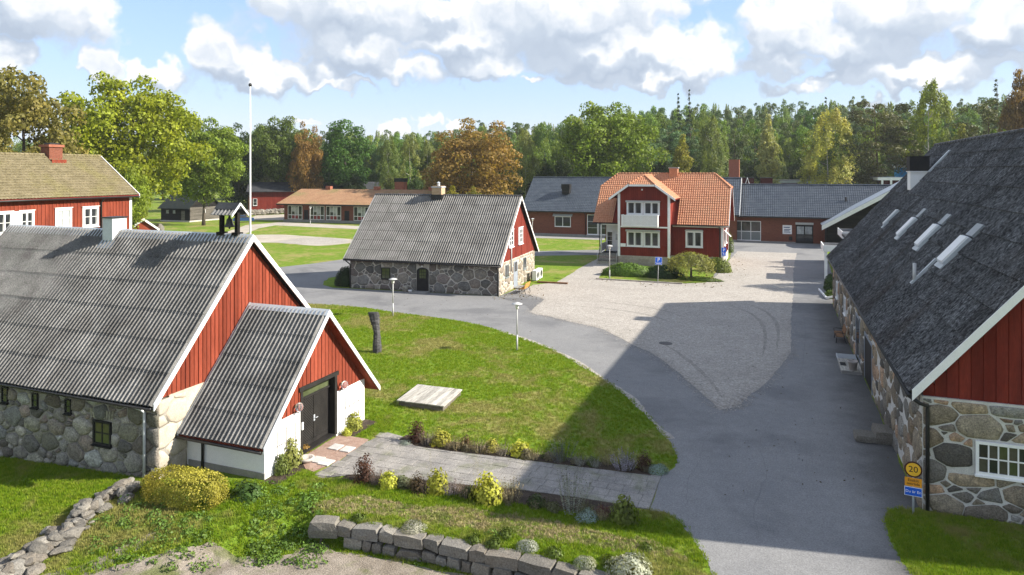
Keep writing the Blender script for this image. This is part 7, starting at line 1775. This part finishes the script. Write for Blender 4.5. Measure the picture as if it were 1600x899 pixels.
# lower bed, left to right
low = [('barberry', 'barberry_shrub', 'dark brown-leaved shrub at the left end of the lower bed', 569, 752, .95, BB, .82), ('lavender', 'lavender', 'brownish lavender next to the dark shrub at the left of the lower bed', 590, 757, .7, (.13, .10, .09), .9), ('yellow', 'spirea_shrub', 'small yellow shrub, leftmost yellow one in the lower bed', 607, 762, .62, YL, 1),
       ('low', 'low_shrub', 'low grey-green plant right of the leftmost yellow shrub', 628, 757, .9, (.12, .14, .08), 1.2), ('barberry', 'barberry_shrub', 'dark twiggy shrub between the two left yellow shrubs of the lower bed', 652, 768, .75, (.085, .06, .03), .7), ('lavender', 'lavender', 'faded lavender left of the middle yellow shrub', 664, 770, .6, (.14, .11, .09), 1), ('yellow', 'spirea_shrub', 'tall yellow shrub in the middle of the lower bed', 683, 768, .75, YL, 1.05),
       ('lavender', 'lavender', 'pale lilac lavender right of the middle yellow shrub', 706, 772, .8, LV, .8), ('green', 'low_shrub', 'dark green plant before the right yellow shrub', 732, 776, .6, DG, .7), ('yellow', 'spirea_shrub', 'largest yellow shrub, rightmost in the lower bed', 760, 783, .95, YL, 1), ('lavender', 'lavender', 'straw-coloured lavender clump right of the largest yellow shrub', 797, 784, .95, TW, .85),
       ('green', 'low_shrub', 'dark green shrub in shade right of the straw-coloured clump', 838, 791, .7, DG, .7), ('tall', 'russian_sage', 'tall wispy grey-leaved plant in the shaded lower bed', 892, 802, 1.05, (.17, .19, .18), 1), ('cushion', 'silver_cushion', 'round silvery cushion at the foot of the tall wispy plant', 917, 812, .72, (.23, .30, .28), .9), ('barberry', 'barberry_shrub', 'dark red low shrub left of the last green shrub', 943, 806, .6, (.10, .03, .03), .45), ('green', 'peony', 'leafy green shrub at the right end of the lower bed', 974, 814, .95, (.12, .15, .03), 1.2)]
for a in low: plant(*a)
up = [('barberry', 'barberry_shrub', 'dark brown-leaved shrub at the left end of the upper bed', 651, 690, .95, BB, .72), ('cushion', 'silver_cushion', 'small silver plant at the foot of the upper dark shrub', 634, 694, .5, SV, .5), ('lavender', 'lavender', 'grey-brown lavender right of the upper dark shrub', 668, 695, .8, (.17, .14, .11), .8), ('yellow', 'spirea_shrub', 'yellow shrub, leftmost in the upper bed', 688, 694, .8, (.30, .29, .04), .75), ('lavender', 'lavender', 'straw-coloured lavender right of the upper left yellow shrub', 712, 702, .8, TW, .7),
      ('barberry', 'low_shrub', 'dark brown plant in the middle of the upper bed', 728, 700, .7, (.09, .06, .03), .6), ('lavender', 'lavender', 'pale dry lavender left of the middle yellow shrub in the upper bed', 748, 706, .75, (.20, .18, .13), .75), ('yellow', 'spirea_shrub', 'pale yellow shrub in the middle of the upper bed', 768, 704, .6, (.28, .28, .05), .8), ('lavender', 'lavender', 'grey lavender right of the middle yellow shrub, upper bed', 786, 711, .8, (.18, .16, .13), .7), ('yellow', 'spirea_shrub', 'yellow shrub at the shadow edge, upper bed', 812, 710, .8, YL, .7),
      ('lavender', 'lavender', 'straw lavender just left of the shadow edge, upper bed', 834, 717, .7, TW, .7), ('tall', 'russian_sage', 'dusky grey-green clump in the shade, upper bed', 878, 722, .95, (.12, .13, .13), .62), ('lavender', 'lavender', 'small grey tuft right of the dusky clump, upper bed', 905, 727, .6, (.17, .17, .15), .8), ('lavender', 'lavender', 'second small grey tuft, left of the lilac lavender mound', 930, 730, .55, (.18, .18, .16), .8), ('lavender', 'lavender', 'large lilac-grey lavender mound in the shaded upper bed', 975, 733, 1.0, (.26, .24, .30), .78),
      ('barberry', 'barberry_shrub', 'dark reddish shrub right of the lilac lavender mound', 1006, 732, .75, (.09, .05, .03), .7), ('cushion', 'silver_cushion', 'round silver-green cushion at the right end of the upper bed', 1028, 738, .72, (.26, .34, .30), .8)]
for a in up: plant(*a)
for i, (u, v) in enumerate(((700, 690), (745, 700), (775, 697), (850, 712), (936, 720), (676, 766), (742, 770))):
    plant('grass', 'tall_grass', 'thin tall flowering grass stalk rising from the planting beds', u, v, .85, (.24, .22, .09), 1.0, 'grass stalks in the beds')
rng = random.Random(91)
for k in range(34):
    f = rng.random()
    if k % 2: u, v = 585 + f * 400, 757 + f * 58 + rng.uniform(-6, 5)
    else: u, v = 660 + f * 365, 694 + f * 42 + rng.uniform(-4, 4)
    plant(rng.choice(['lavender', 'lavender', 'low', 'green']), 'bedding_plant', 'small bedding plant filling the gaps between the shrubs of the beds', u, v, rng.uniform(.38, .62), rng.choice([TW, (.15, .14, .09), (.11, .12, .06), (.08, .10, .035), (.16, .13, .10)]), rng.uniform(.6, 1.0), 'small plants filling the beds')
plant('cushion', 'silver_cushion', 'silvery mound above the retaining wall, middle of its top', 824, 858, .62, (.30, .32, .27), .85); plant('cushion', 'silver_cushion', 'large silvery mound at the right end of the retaining wall', 983, 896, 1.25, (.30, .33, .27), .8); plant('cushion', 'silver_cushion', 'small silvery plant left of the large silvery mound', 914, 884, .62, (.26, .28, .20), .8)
plant('cushion', 'stonecrop', 'straggling silver plant trailing on the retaining wall top', 646, 826, .8, (.30, .30, .24), .4); plant('low', 'stonecrop', 'rust-coloured low plant on the retaining wall top', 690, 840, .8, (.20, .09, .04), .5)
for i, (u, v, s_) in enumerate(((740, 846, .7), (772, 852, .8), (866, 868, .8), (950, 880, .7), (560, 812, .7), (1010, 858, .6), (790, 838, .8))):
    plant('low', 'weed', 'low green weeds along the top of the retaining wall', u, v, s_, (.09, .13, .02), .9, 'weeds on the wall top')
for i, (u, v, s_, c) in enumerate(((452, 727, 1.0, (.20, .22, .06)), (440, 740, .7, (.13, .17, .04)))): plant('green', 'climber', ('yellow-green plant in the bed left of the annex door', 'small green plant at the left end of the annex bed')[i], u, v, s_, c, 1.4)
plant('yellow', 'climber', 'yellow-flowered plant in the bed right of the annex door', 553, 670, .75, (.26, .27, .05), 1.0); plant('low', 'weed', 'orange-yellow low plant beside the annex door bowl', 475, 706, .7, (.30, .19, .05), 1.4); plant('yellow', 'weed', 'small yellow plant at the corner right of the annex door', 541, 680, .4, YL, .8)
# clipped yellow-green hedge bush, spilling green shrub
r_ = np.random.RandomState(31); n = 16000
d = r_.uniform(-1, 1, (n, 3)); face = np.argmax(np.abs(d), axis=1); d[np.arange(n), face] = np.sign(d[np.arange(n), face]) * r_.uniform(.88, 1.03, n)
L4 = (np.abs(d) ** 4).sum(1) ** .25; d = d / L4[:, None] * r_.uniform(.9, 1.04, n)[:, None] * (1 + .05 * np.sin(d[:, :1] * 6) * np.cos(d[:, 1:2] * 7))
V, F = leaf_quads(d * np.array([1.42, .62, .58]) + np.array([0, 0, .56]), d / np.linalg.norm(d, axis=1)[:, None], .055, r_, .6)
hx, hy_ = G(292, 801, -.22); o = put('clipped_bush', fast_mesh('clipped_bush', V, F, 'plant'), None, (hx - .52, hy_ + .42, -.3)); o.rotation_euler = (0, 0, R(4)); o.color = (.31, .28, .04, 1); tag(o, 'clipped box-shaped yellow-green bush at the end of the rubble wall', 'bush')
x, y = G(378, 786, -.1); o = put('green_shrub', PM['green'][0], None, (x, y + .3, -.15)); o.scale = (1.9, 1.3, 1.15); o.color = (.06, .11, .025, 1); tag(o, 'low spreading green shrub right of the clipped yellow bush', 'shrub')
x, y = G(330, 752); o = put('green_shrub', PM['green'][1], None, (x, y, -.05)); o.scale = (1.3, .8, .5); o.color = (.05, .10, .02, 1); tag(o, 'low green shrub in the corner of the barn and the annex wall', 'shrub')
# juniper hedge, willow, round bush, clipped hedge and others in the yard
def hedge(name, label, cx, cy, rx, ry, rz, n, size, col, rot=0.0, seed=40, lumps=14, cat='hedge', mat='plant'):
    P, N = mound(seed, n, rx, ry, rz, .78, lumps); o = put(name, plant_mesh(name, P, N, size, seed, .6, mat), None, (cx, cy, 0.0)); o.rotation_euler = (0, 0, rot); o.color = (*col, 1); return tag(o, label, cat)
x, y = G(985, 436); hedge('juniper_hedge', 'spreading bright green juniper hedge before the red house, left half', x - .6, y + 2.2, 2.9, 1.5, 1.25, 5200, .22, (.10, .17, .025), YAW * .2, 41); x, y = G(1032, 437); hedge('juniper_hedge', 'dark green juniper hedge right of the blue parking sign', x, y + 1.6, 2.2, 1.4, 1.15, 4200, .22, (.030, .062, .016), 0, 42)
x, y = G(1085, 440); hedge('ground_cover', 'low bright green ground cover under the small weeping tree', x + .3, y + .8, 2.4, 1.0, .32, 2600, .16, (.085, .135, .02), 0, 43, cat='shrub')
x, y = G(527, 449); hedge('round_bush', 'dark round bush at the left corner of the stone cottage', *cot(-15.5, .9)[:2], 1.15, 1.05, 1.75, 3600, .17, (.022, .040, .012), 0, 44, cat='bush'); 
x, y = G(1122, 430); hedge('shrub', 'yellow-green shrub behind the bicycle at the red house corner', x - .3, y + 2.6, 1.6, 1.3, 1.5, 2200, .2, (.11, .14, .02), 0, 45, cat='shrub')
x, y = G(1139, 396); hedge('shrub', 'slim green climber at the far corner of the red house', x, y + 1, .6, .6, 2.6, 700, .2, (.10, .14, .03), 0, 46, cat='shrub')
x, y = G(410, 331); hedge('clipped_hedge', 'long clipped green hedge before the far red barn', x, y + 2, 7.2, 2.0, 4.6, 9000, .34, (.085, .105, .016), an, 47, lumps=40); 
x, y = 4.2, 69.6; hedge('shrub', 'dark green shrub at the far corner of the big barn, nearer the white post', x + .7, y, .9, 2.6, 1.3, 2200, .16, (.035, .062, .014), 0, 48, cat='shrub'); hedge('shrub', 'light green low plants before the dark shrub at the far barn corner', x + .3, y - 4.4, .6, 1.2, .6, 900, .14, (.075, .12, .02), 0, 49, cat='shrub')
t = thing('kerb', 'white painted edging rail round the shrubs at the far barn corner', 'kerb', (3.85, 66.2, 0)); m = MB(); m.beam((-.2, 2.2, .12), (.15, -2.2, .12), .1, .16); m.beam((.15, -2.2, .12), (.7, -2.4, .3), .1, .16); m.build('rail', 'white_paint', t)
# small weeping tree
r_ = np.random.RandomState(50); P = []; N = []
for i in range(150):
    a = r_.uniform(0, 6.28); q = 2.35 * math.sqrt(r_.rand()); z0 = 2.65 - .18 * q * q * r_.uniform(.6, 1.2); L = r_.uniform(.5, 1.5) * (.4 + .3 * q); k = 48; s = r_.uniform(0, 1, k)
    P.append(np.stack([q * math.cos(a) * (1 + .12 * s) + r_.normal(0, .14, k), q * math.sin(a) * (1 + .12 * s) + r_.normal(0, .14, k), np.maximum(.45, z0 - s * L + r_.normal(0, .08, k))], 1)); N.append(np.tile([math.cos(a), math.sin(a), .6], (k, 1)))
V, F = leaf_quads(np.concatenate(P), np.concatenate(N), .16, r_, .55); x, y = G(1079, 438); t = thing('weeping_tree', 'small umbrella-shaped weeping tree on the lawn before the red house', 'tree', (x, y + .3, 0)); c = put('crown', fast_mesh('crown', V, F, 'leaf'), t); c.color = (.22, .225, .06, 1)
m = MB(); m.tube([(0, 0, -.1), (.03, 0, 1.0), (0, .03, 2.3)], [.14, .10, .07], 8)
for i in range(8): a = i * .785; m.tube([(0, .03, 2.2), (1.1 * math.cos(a), 1.1 * math.sin(a), 2.5), (2.0 * math.cos(a), 2.0 * math.sin(a), 1.9)], [.05, .03, .012], 5, False)
m.build('trunk', 'bark', t, True)
# weeds on the slope left of the retaining wall and at the barn's foot
PM['weed'] = [plant_mesh('weeds', *mound(i, 260, .38, .34, .22, .5, 6), .085, i) for i in (60, 61)]
rng = random.Random(8); r2 = []
for k in range(188):
    u, v = (rng.uniform(385, 505), rng.uniform(775, 866)) if k < 112 else ((rng.uniform(120, 330), rng.uniform(790, 880)) if k < 185 else (rng.uniform(520, 900), rng.uniform(842, 880)))
    x, y = G(u, v, -.35); r2.append((x, y, terrain(x, y)))
r_ = np.random.RandomState(62); P = []; N = []
for (x, y, z) in r2:
    k = r_.randint(18, 60); d = r_.normal(0, 1, (k, 3)); d[:, 2] = np.abs(d[:, 2]); d /= np.linalg.norm(d, axis=1)[:, None]; s = r_.uniform(.12, .34); P.append(np.array([x, y, z]) + d * np.array([s, s, s * .6])); N.append(d)
o = put('weeds', plant_mesh('weeds', np.concatenate(P), np.concatenate(N), .085, 63, .7), None); o.color = (.10, .175, .028, 1); tag(o, 'low leafy weeds on the slope below the annex', 'weeds', None, 'stuff')
# fallen leaves and dry patches on the gravel by the house
r_ = np.random.RandomState(64); P = []
for (u0, u1, v0, v1, n_) in ((1128, 1165, 398, 432, 90), (770, 850, 446, 470, 150), (940, 960, 432, 442, 40), (1000, 1130, 440, 450, 60)):
    for _ in range(n_): x, y = G(r_.uniform(u0, u1), r_.uniform(v0, v1)); P.append((x, y, .04))
P = np.array(P); o = put('fallen_leaves', plant_mesh('fallen_leaves', P, np.tile([0, 0, 1.], (len(P), 1)), .16, 65, .7), None); o.color = (.13, .10, .045, 1); tag(o, 'scattered fallen leaves and tufts on the pale gravel', 'leaves', None, 'stuff')

# loose grit strewn over the edge of the gravel yard, twigs and leaves on the asphalt, wheel tracks
r_ = np.random.RandomState(66); gl = [p for p in gravel if p[1] < 70 and p[0] < 2]; P = []
for _ in range(4200):
    i = r_.randint(0, len(gl) - 1); a_, b_ = gl[i], gl[i + 1]; t_ = r_.rand()
    if math.dist(a_, b_) > 8: continue
    P.append((a_[0] + (b_[0] - a_[0]) * t_ + r_.normal(0, .28), a_[1] + (b_[1] - a_[1]) * t_ + r_.normal(0, .32), .026))
P = np.array(P); V, F = leaf_quads(P, np.tile([0, 0, 1.], (len(P), 1)), .07, r_, .8, .2); tag(put('loose_grit', fast_mesh('loose_grit', V, F, 'gravel')), 'loose pale grit strewn along the edge of the gravel yard', 'grit', None, 'stuff')
P = []
for (u0, u1, v0, v1, n_) in ((1130, 1400, 480, 780, 130), (700, 1000, 490, 640, 60), (450, 700, 440, 480, 40)):
    for _ in range(n_): x, y = G(r_.uniform(u0, u1), r_.uniform(v0, v1)); P.append((x, y, .022))
P = np.array(P); o = put('litter', plant_mesh('litter', P, np.tile([0, 0, 1.], (len(P), 1)), .085, 67, .6), None); o.color = (.07, .055, .03, 1); tag(o, 'scattered dead leaves on the asphalt', 'leaves', None, 'stuff')
for pts_ in ([(1035, 537), (1060, 552), (1085, 572), (1110, 596), (1128, 622)], [(1160, 474), (1190, 484), (1210, 500), (1216, 520), (1214, 545)], [(1140, 477), (1172, 490), (1190, 506), (1196, 528), (1192, 556)], [(900, 470), (960, 474), (1020, 482), (1070, 496)], [(890, 478), (950, 483), (1010, 492), (1056, 507)]):
    c_ = curve([G(*q) for q in pts_], 5); n_ = len(c_); L_, R_ = [], []
    for i, (x, y) in enumerate(c_):
        a_, b_ = c_[max(0, i - 1)], c_[min(n_ - 1, i + 1)]; dx, dy = b_[0] - a_[0], b_[1] - a_[1]; q = math.hypot(dx, dy) or 1; w_ = .11 * math.sin(math.pi * (i + .3) / (n_ - .4)) + .02
        L_.append((x - dy / q * w_, y + dx / q * w_)); R_.append((x + dy / q * w_, y - dx / q * w_))
    sheet('wheel_track', wobble(L_ + R_[::-1], .3, .035, 90 + n_), .0185, 'gravel_track')

# cracks and seams of the old asphalt
for i, pts_ in enumerate(([(1112, 672), (1100, 690), (1092, 722), (1078, 748), (1072, 790)], [(1180, 622), (1230, 632), (1290, 628), (1345, 640)], [(1200, 660), (1188, 700), (1196, 742), (1180, 790), (1184, 840)], [(1255, 480), (1258, 540), (1252, 600)], [(1020, 600), (1050, 622), (1066, 636), (1090, 660)], [(640, 478), (700, 488), (760, 497), (800, 508)], [(470, 440), (500, 452), (520, 462), (560, 468)])):
    c_ = wobble(curve([G(*q) for q in pts_], 4), .35, .05, 120 + i)[:len(pts_) * 9]; c_ = curve([G(*q) for q in pts_], 6); rg = random.Random(130 + i); c_ = [(x + rg.uniform(-.06, .06), y + rg.uniform(-.06, .06)) for x, y in c_]
    m = MB()
    for a_, b_ in zip(c_, c_[1:]):
        dx, dy = b_[0] - a_[0], b_[1] - a_[1]; q = math.hypot(dx, dy) or 1; w_ = rg.uniform(.004, .010)
        m.add([(a_[0] - dy / q * w_, a_[1] + dx / q * w_, .0125), (a_[0] + dy / q * w_, a_[1] - dx / q * w_, .0125), (b_[0] + dy / q * w_, b_[1] - dx / q * w_, .0125), (b_[0] - dy / q * w_, b_[1] + dx / q * w_, .0125)], [(0, 1, 2, 3)])
    structure(m.build('asphalt_crack', 'asphalt_patch'))

# ================================================================== GRASS
def make_tuft(mat, seed, n_, hh):
    m = MB(); rg = random.Random(seed)
    for k in range(n_):
        a = rg.uniform(0, 6.28); q = rg.uniform(0, .07); x, y = q * math.cos(a), q * math.sin(a); h = rg.uniform(.5, 1) * hh; lx, ly = rg.uniform(-.035, .035), rg.uniform(-.035, .035); w_ = rg.uniform(.006, .011); c, s_ = math.cos(a + 1.3) * w_, math.sin(a + 1.3) * w_
        m.add([(x - c, y - s_, 0), (x + c, y + s_, 0), (x + lx, y + ly, h)], [(0, 1, 2)])
    return bpy.data.objects.new('grass_tuft_source', m.mesh('grass_tuft', mat))     # not linked to the scene: only the shape the grass is made of
asp_np = [(p[0], p[1]) for p in road]
def scatter(poly, per_m2, seed):
    r_ = np.random.RandomState(seed); xs_ = [p[0] for p in poly]; ys_ = [p[1] for p in poly]; A = (max(xs_) - min(xs_)) * (max(ys_) - min(ys_)); n = int(A * per_m2)
    X = r_.uniform(min(xs_), max(xs_), n); Y = r_.uniform(min(ys_), max(ys_), n); k = inpoly_np(X, Y, poly); return X[k], Y[k]
lawn_poly = list(lawn_edge) + [(-4.1, 24.95), (-6.9, 25.15), (-10.5, 24.95), (-14.1, 24.9), (-15.2, 25.0), (-15.5, 26.2), (-20.2, 26.2), (-20.2, 28), (-38, 29)]
low_poly = [(-20.2, 18.1), (-16.8, 19.3), (-15.9, 19.2), (-15.0, 20.2), (-14.2, 20.45), (-12.2, 20.5), (-10.2, 20.8), (-7.9, 21.0), (-5, 21.2), (-4.6, 21.9), (-3.76, 22.1)] + list(low_edge) + [(-1.3, 15), (-1.6, 16.8), (-3.8, 17.3), (-9, 17.4), (-12.6, 16.9), (-13.6, 16.3), (-14.6, 14.8), (-15.3, 13.5), (-16.6, 13.6), (-18.2, 12.4), (-19.6, 10.2), (-32, 10), (-32, 18.1)]
rb_poly = [p for p in rb_lawn if p[1] > 14] + [(9, 14), (9, 25.2)]
dry_poly = wobble(curve([G(480, 792), G(545, 776), G(640, 788), G(760, 800), G(860, 814), G(960, 836), G(1040, 852), G(1085, 880), G(1000, 862), G(900, 852), G(800, 838), G(700, 822), G(600, 806), G(520, 806)], 4), 0.4, 0.12, 33)
pieces = [(lawn_poly, 95, 1), (low_poly, 230, 2), (rb_poly, 230, 3), ([(-16.0, 19.2), (-14.9, 20.2), (-15.5, 20.6), (-15.95, 20.6)], 230, 4), ([(-16, 24), (-15.25, 23.95), (-15.0, 25), (-15.5, 26.3), (-16.7, 26.3), (-16.7, 25.8), (-16, 25.8)], 200, 5)]
GX = []; GY = []
for p_, q_, s_ in pieces:
    X, Y = scatter(p_, q_, s_)
    if s_ == 2: k = ~inpoly_np(X, Y, grav_low); k &= ~inpoly_np(X, Y, dry_poly) | (np.random.RandomState(9).rand(len(X)) < .18); X, Y = X[k], Y[k]
    j_ = np.random.RandomState(s_ + 40); GX.append(X + j_.normal(0, .06, len(X))); GY.append(Y + j_.normal(0, .06, len(Y)))
GX = np.concatenate(GX); GY = np.concatenate(GY); GZ_ = np.array([terrain(a, b) for a, b in zip(GX, GY)])
def grow(name, label, X, Y, Z, tuft):
    gm = bpy.data.meshes.new(name); gm.vertices.add(len(X)); gm.vertices.foreach_set('co', np.stack([X, Y, Z], 1).astype(np.float32).ravel()); gm.update()
    go_ = tag(put(name, gm), label, 'grass', None, 'stuff')
    ng = bpy.data.node_groups.new(name + '_scatter', 'GeometryNodeTree'); ng.interface.new_socket('Geometry', in_out='INPUT', socket_type='NodeSocketGeometry'); ng.interface.new_socket('Geometry', in_out='OUTPUT', socket_type='NodeSocketGeometry')
    N_ = ng.nodes; a = N_.new('NodeGroupInput'); b = N_.new('NodeGroupOutput'); ip = N_.new('GeometryNodeInstanceOnPoints'); oi = N_.new('GeometryNodeObjectInfo'); oi.inputs['Object'].default_value = tuft; oi.inputs['As Instance'].default_value = True
    m2p = N_.new('GeometryNodeMeshToPoints'); rv = N_.new('FunctionNodeRandomValue'); rv.data_type = 'FLOAT_VECTOR'; rv.inputs[0].default_value = (-.2, -.2, 0); rv.inputs[1].default_value = (.2, .2, 6.28)
    rs_ = N_.new('FunctionNodeRandomValue'); rs_.data_type = 'FLOAT'; rs_.inputs[2].default_value = .7; rs_.inputs[3].default_value = 1.5
    L = ng.links; L.new(a.outputs[0], m2p.inputs[0]); L.new(m2p.outputs[0], ip.inputs['Points']); L.new(oi.outputs['Geometry'], ip.inputs['Instance']); L.new(rv.outputs[0], ip.inputs['Rotation']); L.new(rs_.outputs[1], ip.inputs['Scale']); L.new(ip.outputs[0], b.inputs[0])
    md = go_.modifiers.new('grass', 'NODES'); md.node_group = ng
grow('grass', 'short mown grass of the lawns', GX, GY, GZ_, make_tuft('grass_blade', 70, 9, .085))
X, Y = scatter(dry_poly, 260, 8)
grow('dry_grass', 'strip of dry straw-coloured grass above the retaining wall', X, Y, np.array([terrain(a, b) for a, b in zip(X, Y)]), make_tuft('dry_blade', 71, 9, .075))

# ================================================================== HAZE: faint autumn air over the whole place
if HAZE > 0:
    hm = bpy.data.materials.new('haze'); hm.use_nodes = True; ht = NT(hm.node_tree); ht.n.clear()
    pv = ht.new('ShaderNodeVolumePrincipled'); pv.inputs['Color'].default_value = (.90, .95, 1, 1); pv.inputs['Density'].default_value = HAZE; pv.inputs['Anisotropy'].default_value = .2
    ho = ht.new('ShaderNodeOutputMaterial'); ht.put(ho.inputs['Volume'], pv.outputs[0]); MATS['haze'] = hm
    MB().box((-330, -60, -4), (230, 420, 46)).build('haze', 'haze')['kind'] = 'stuff'
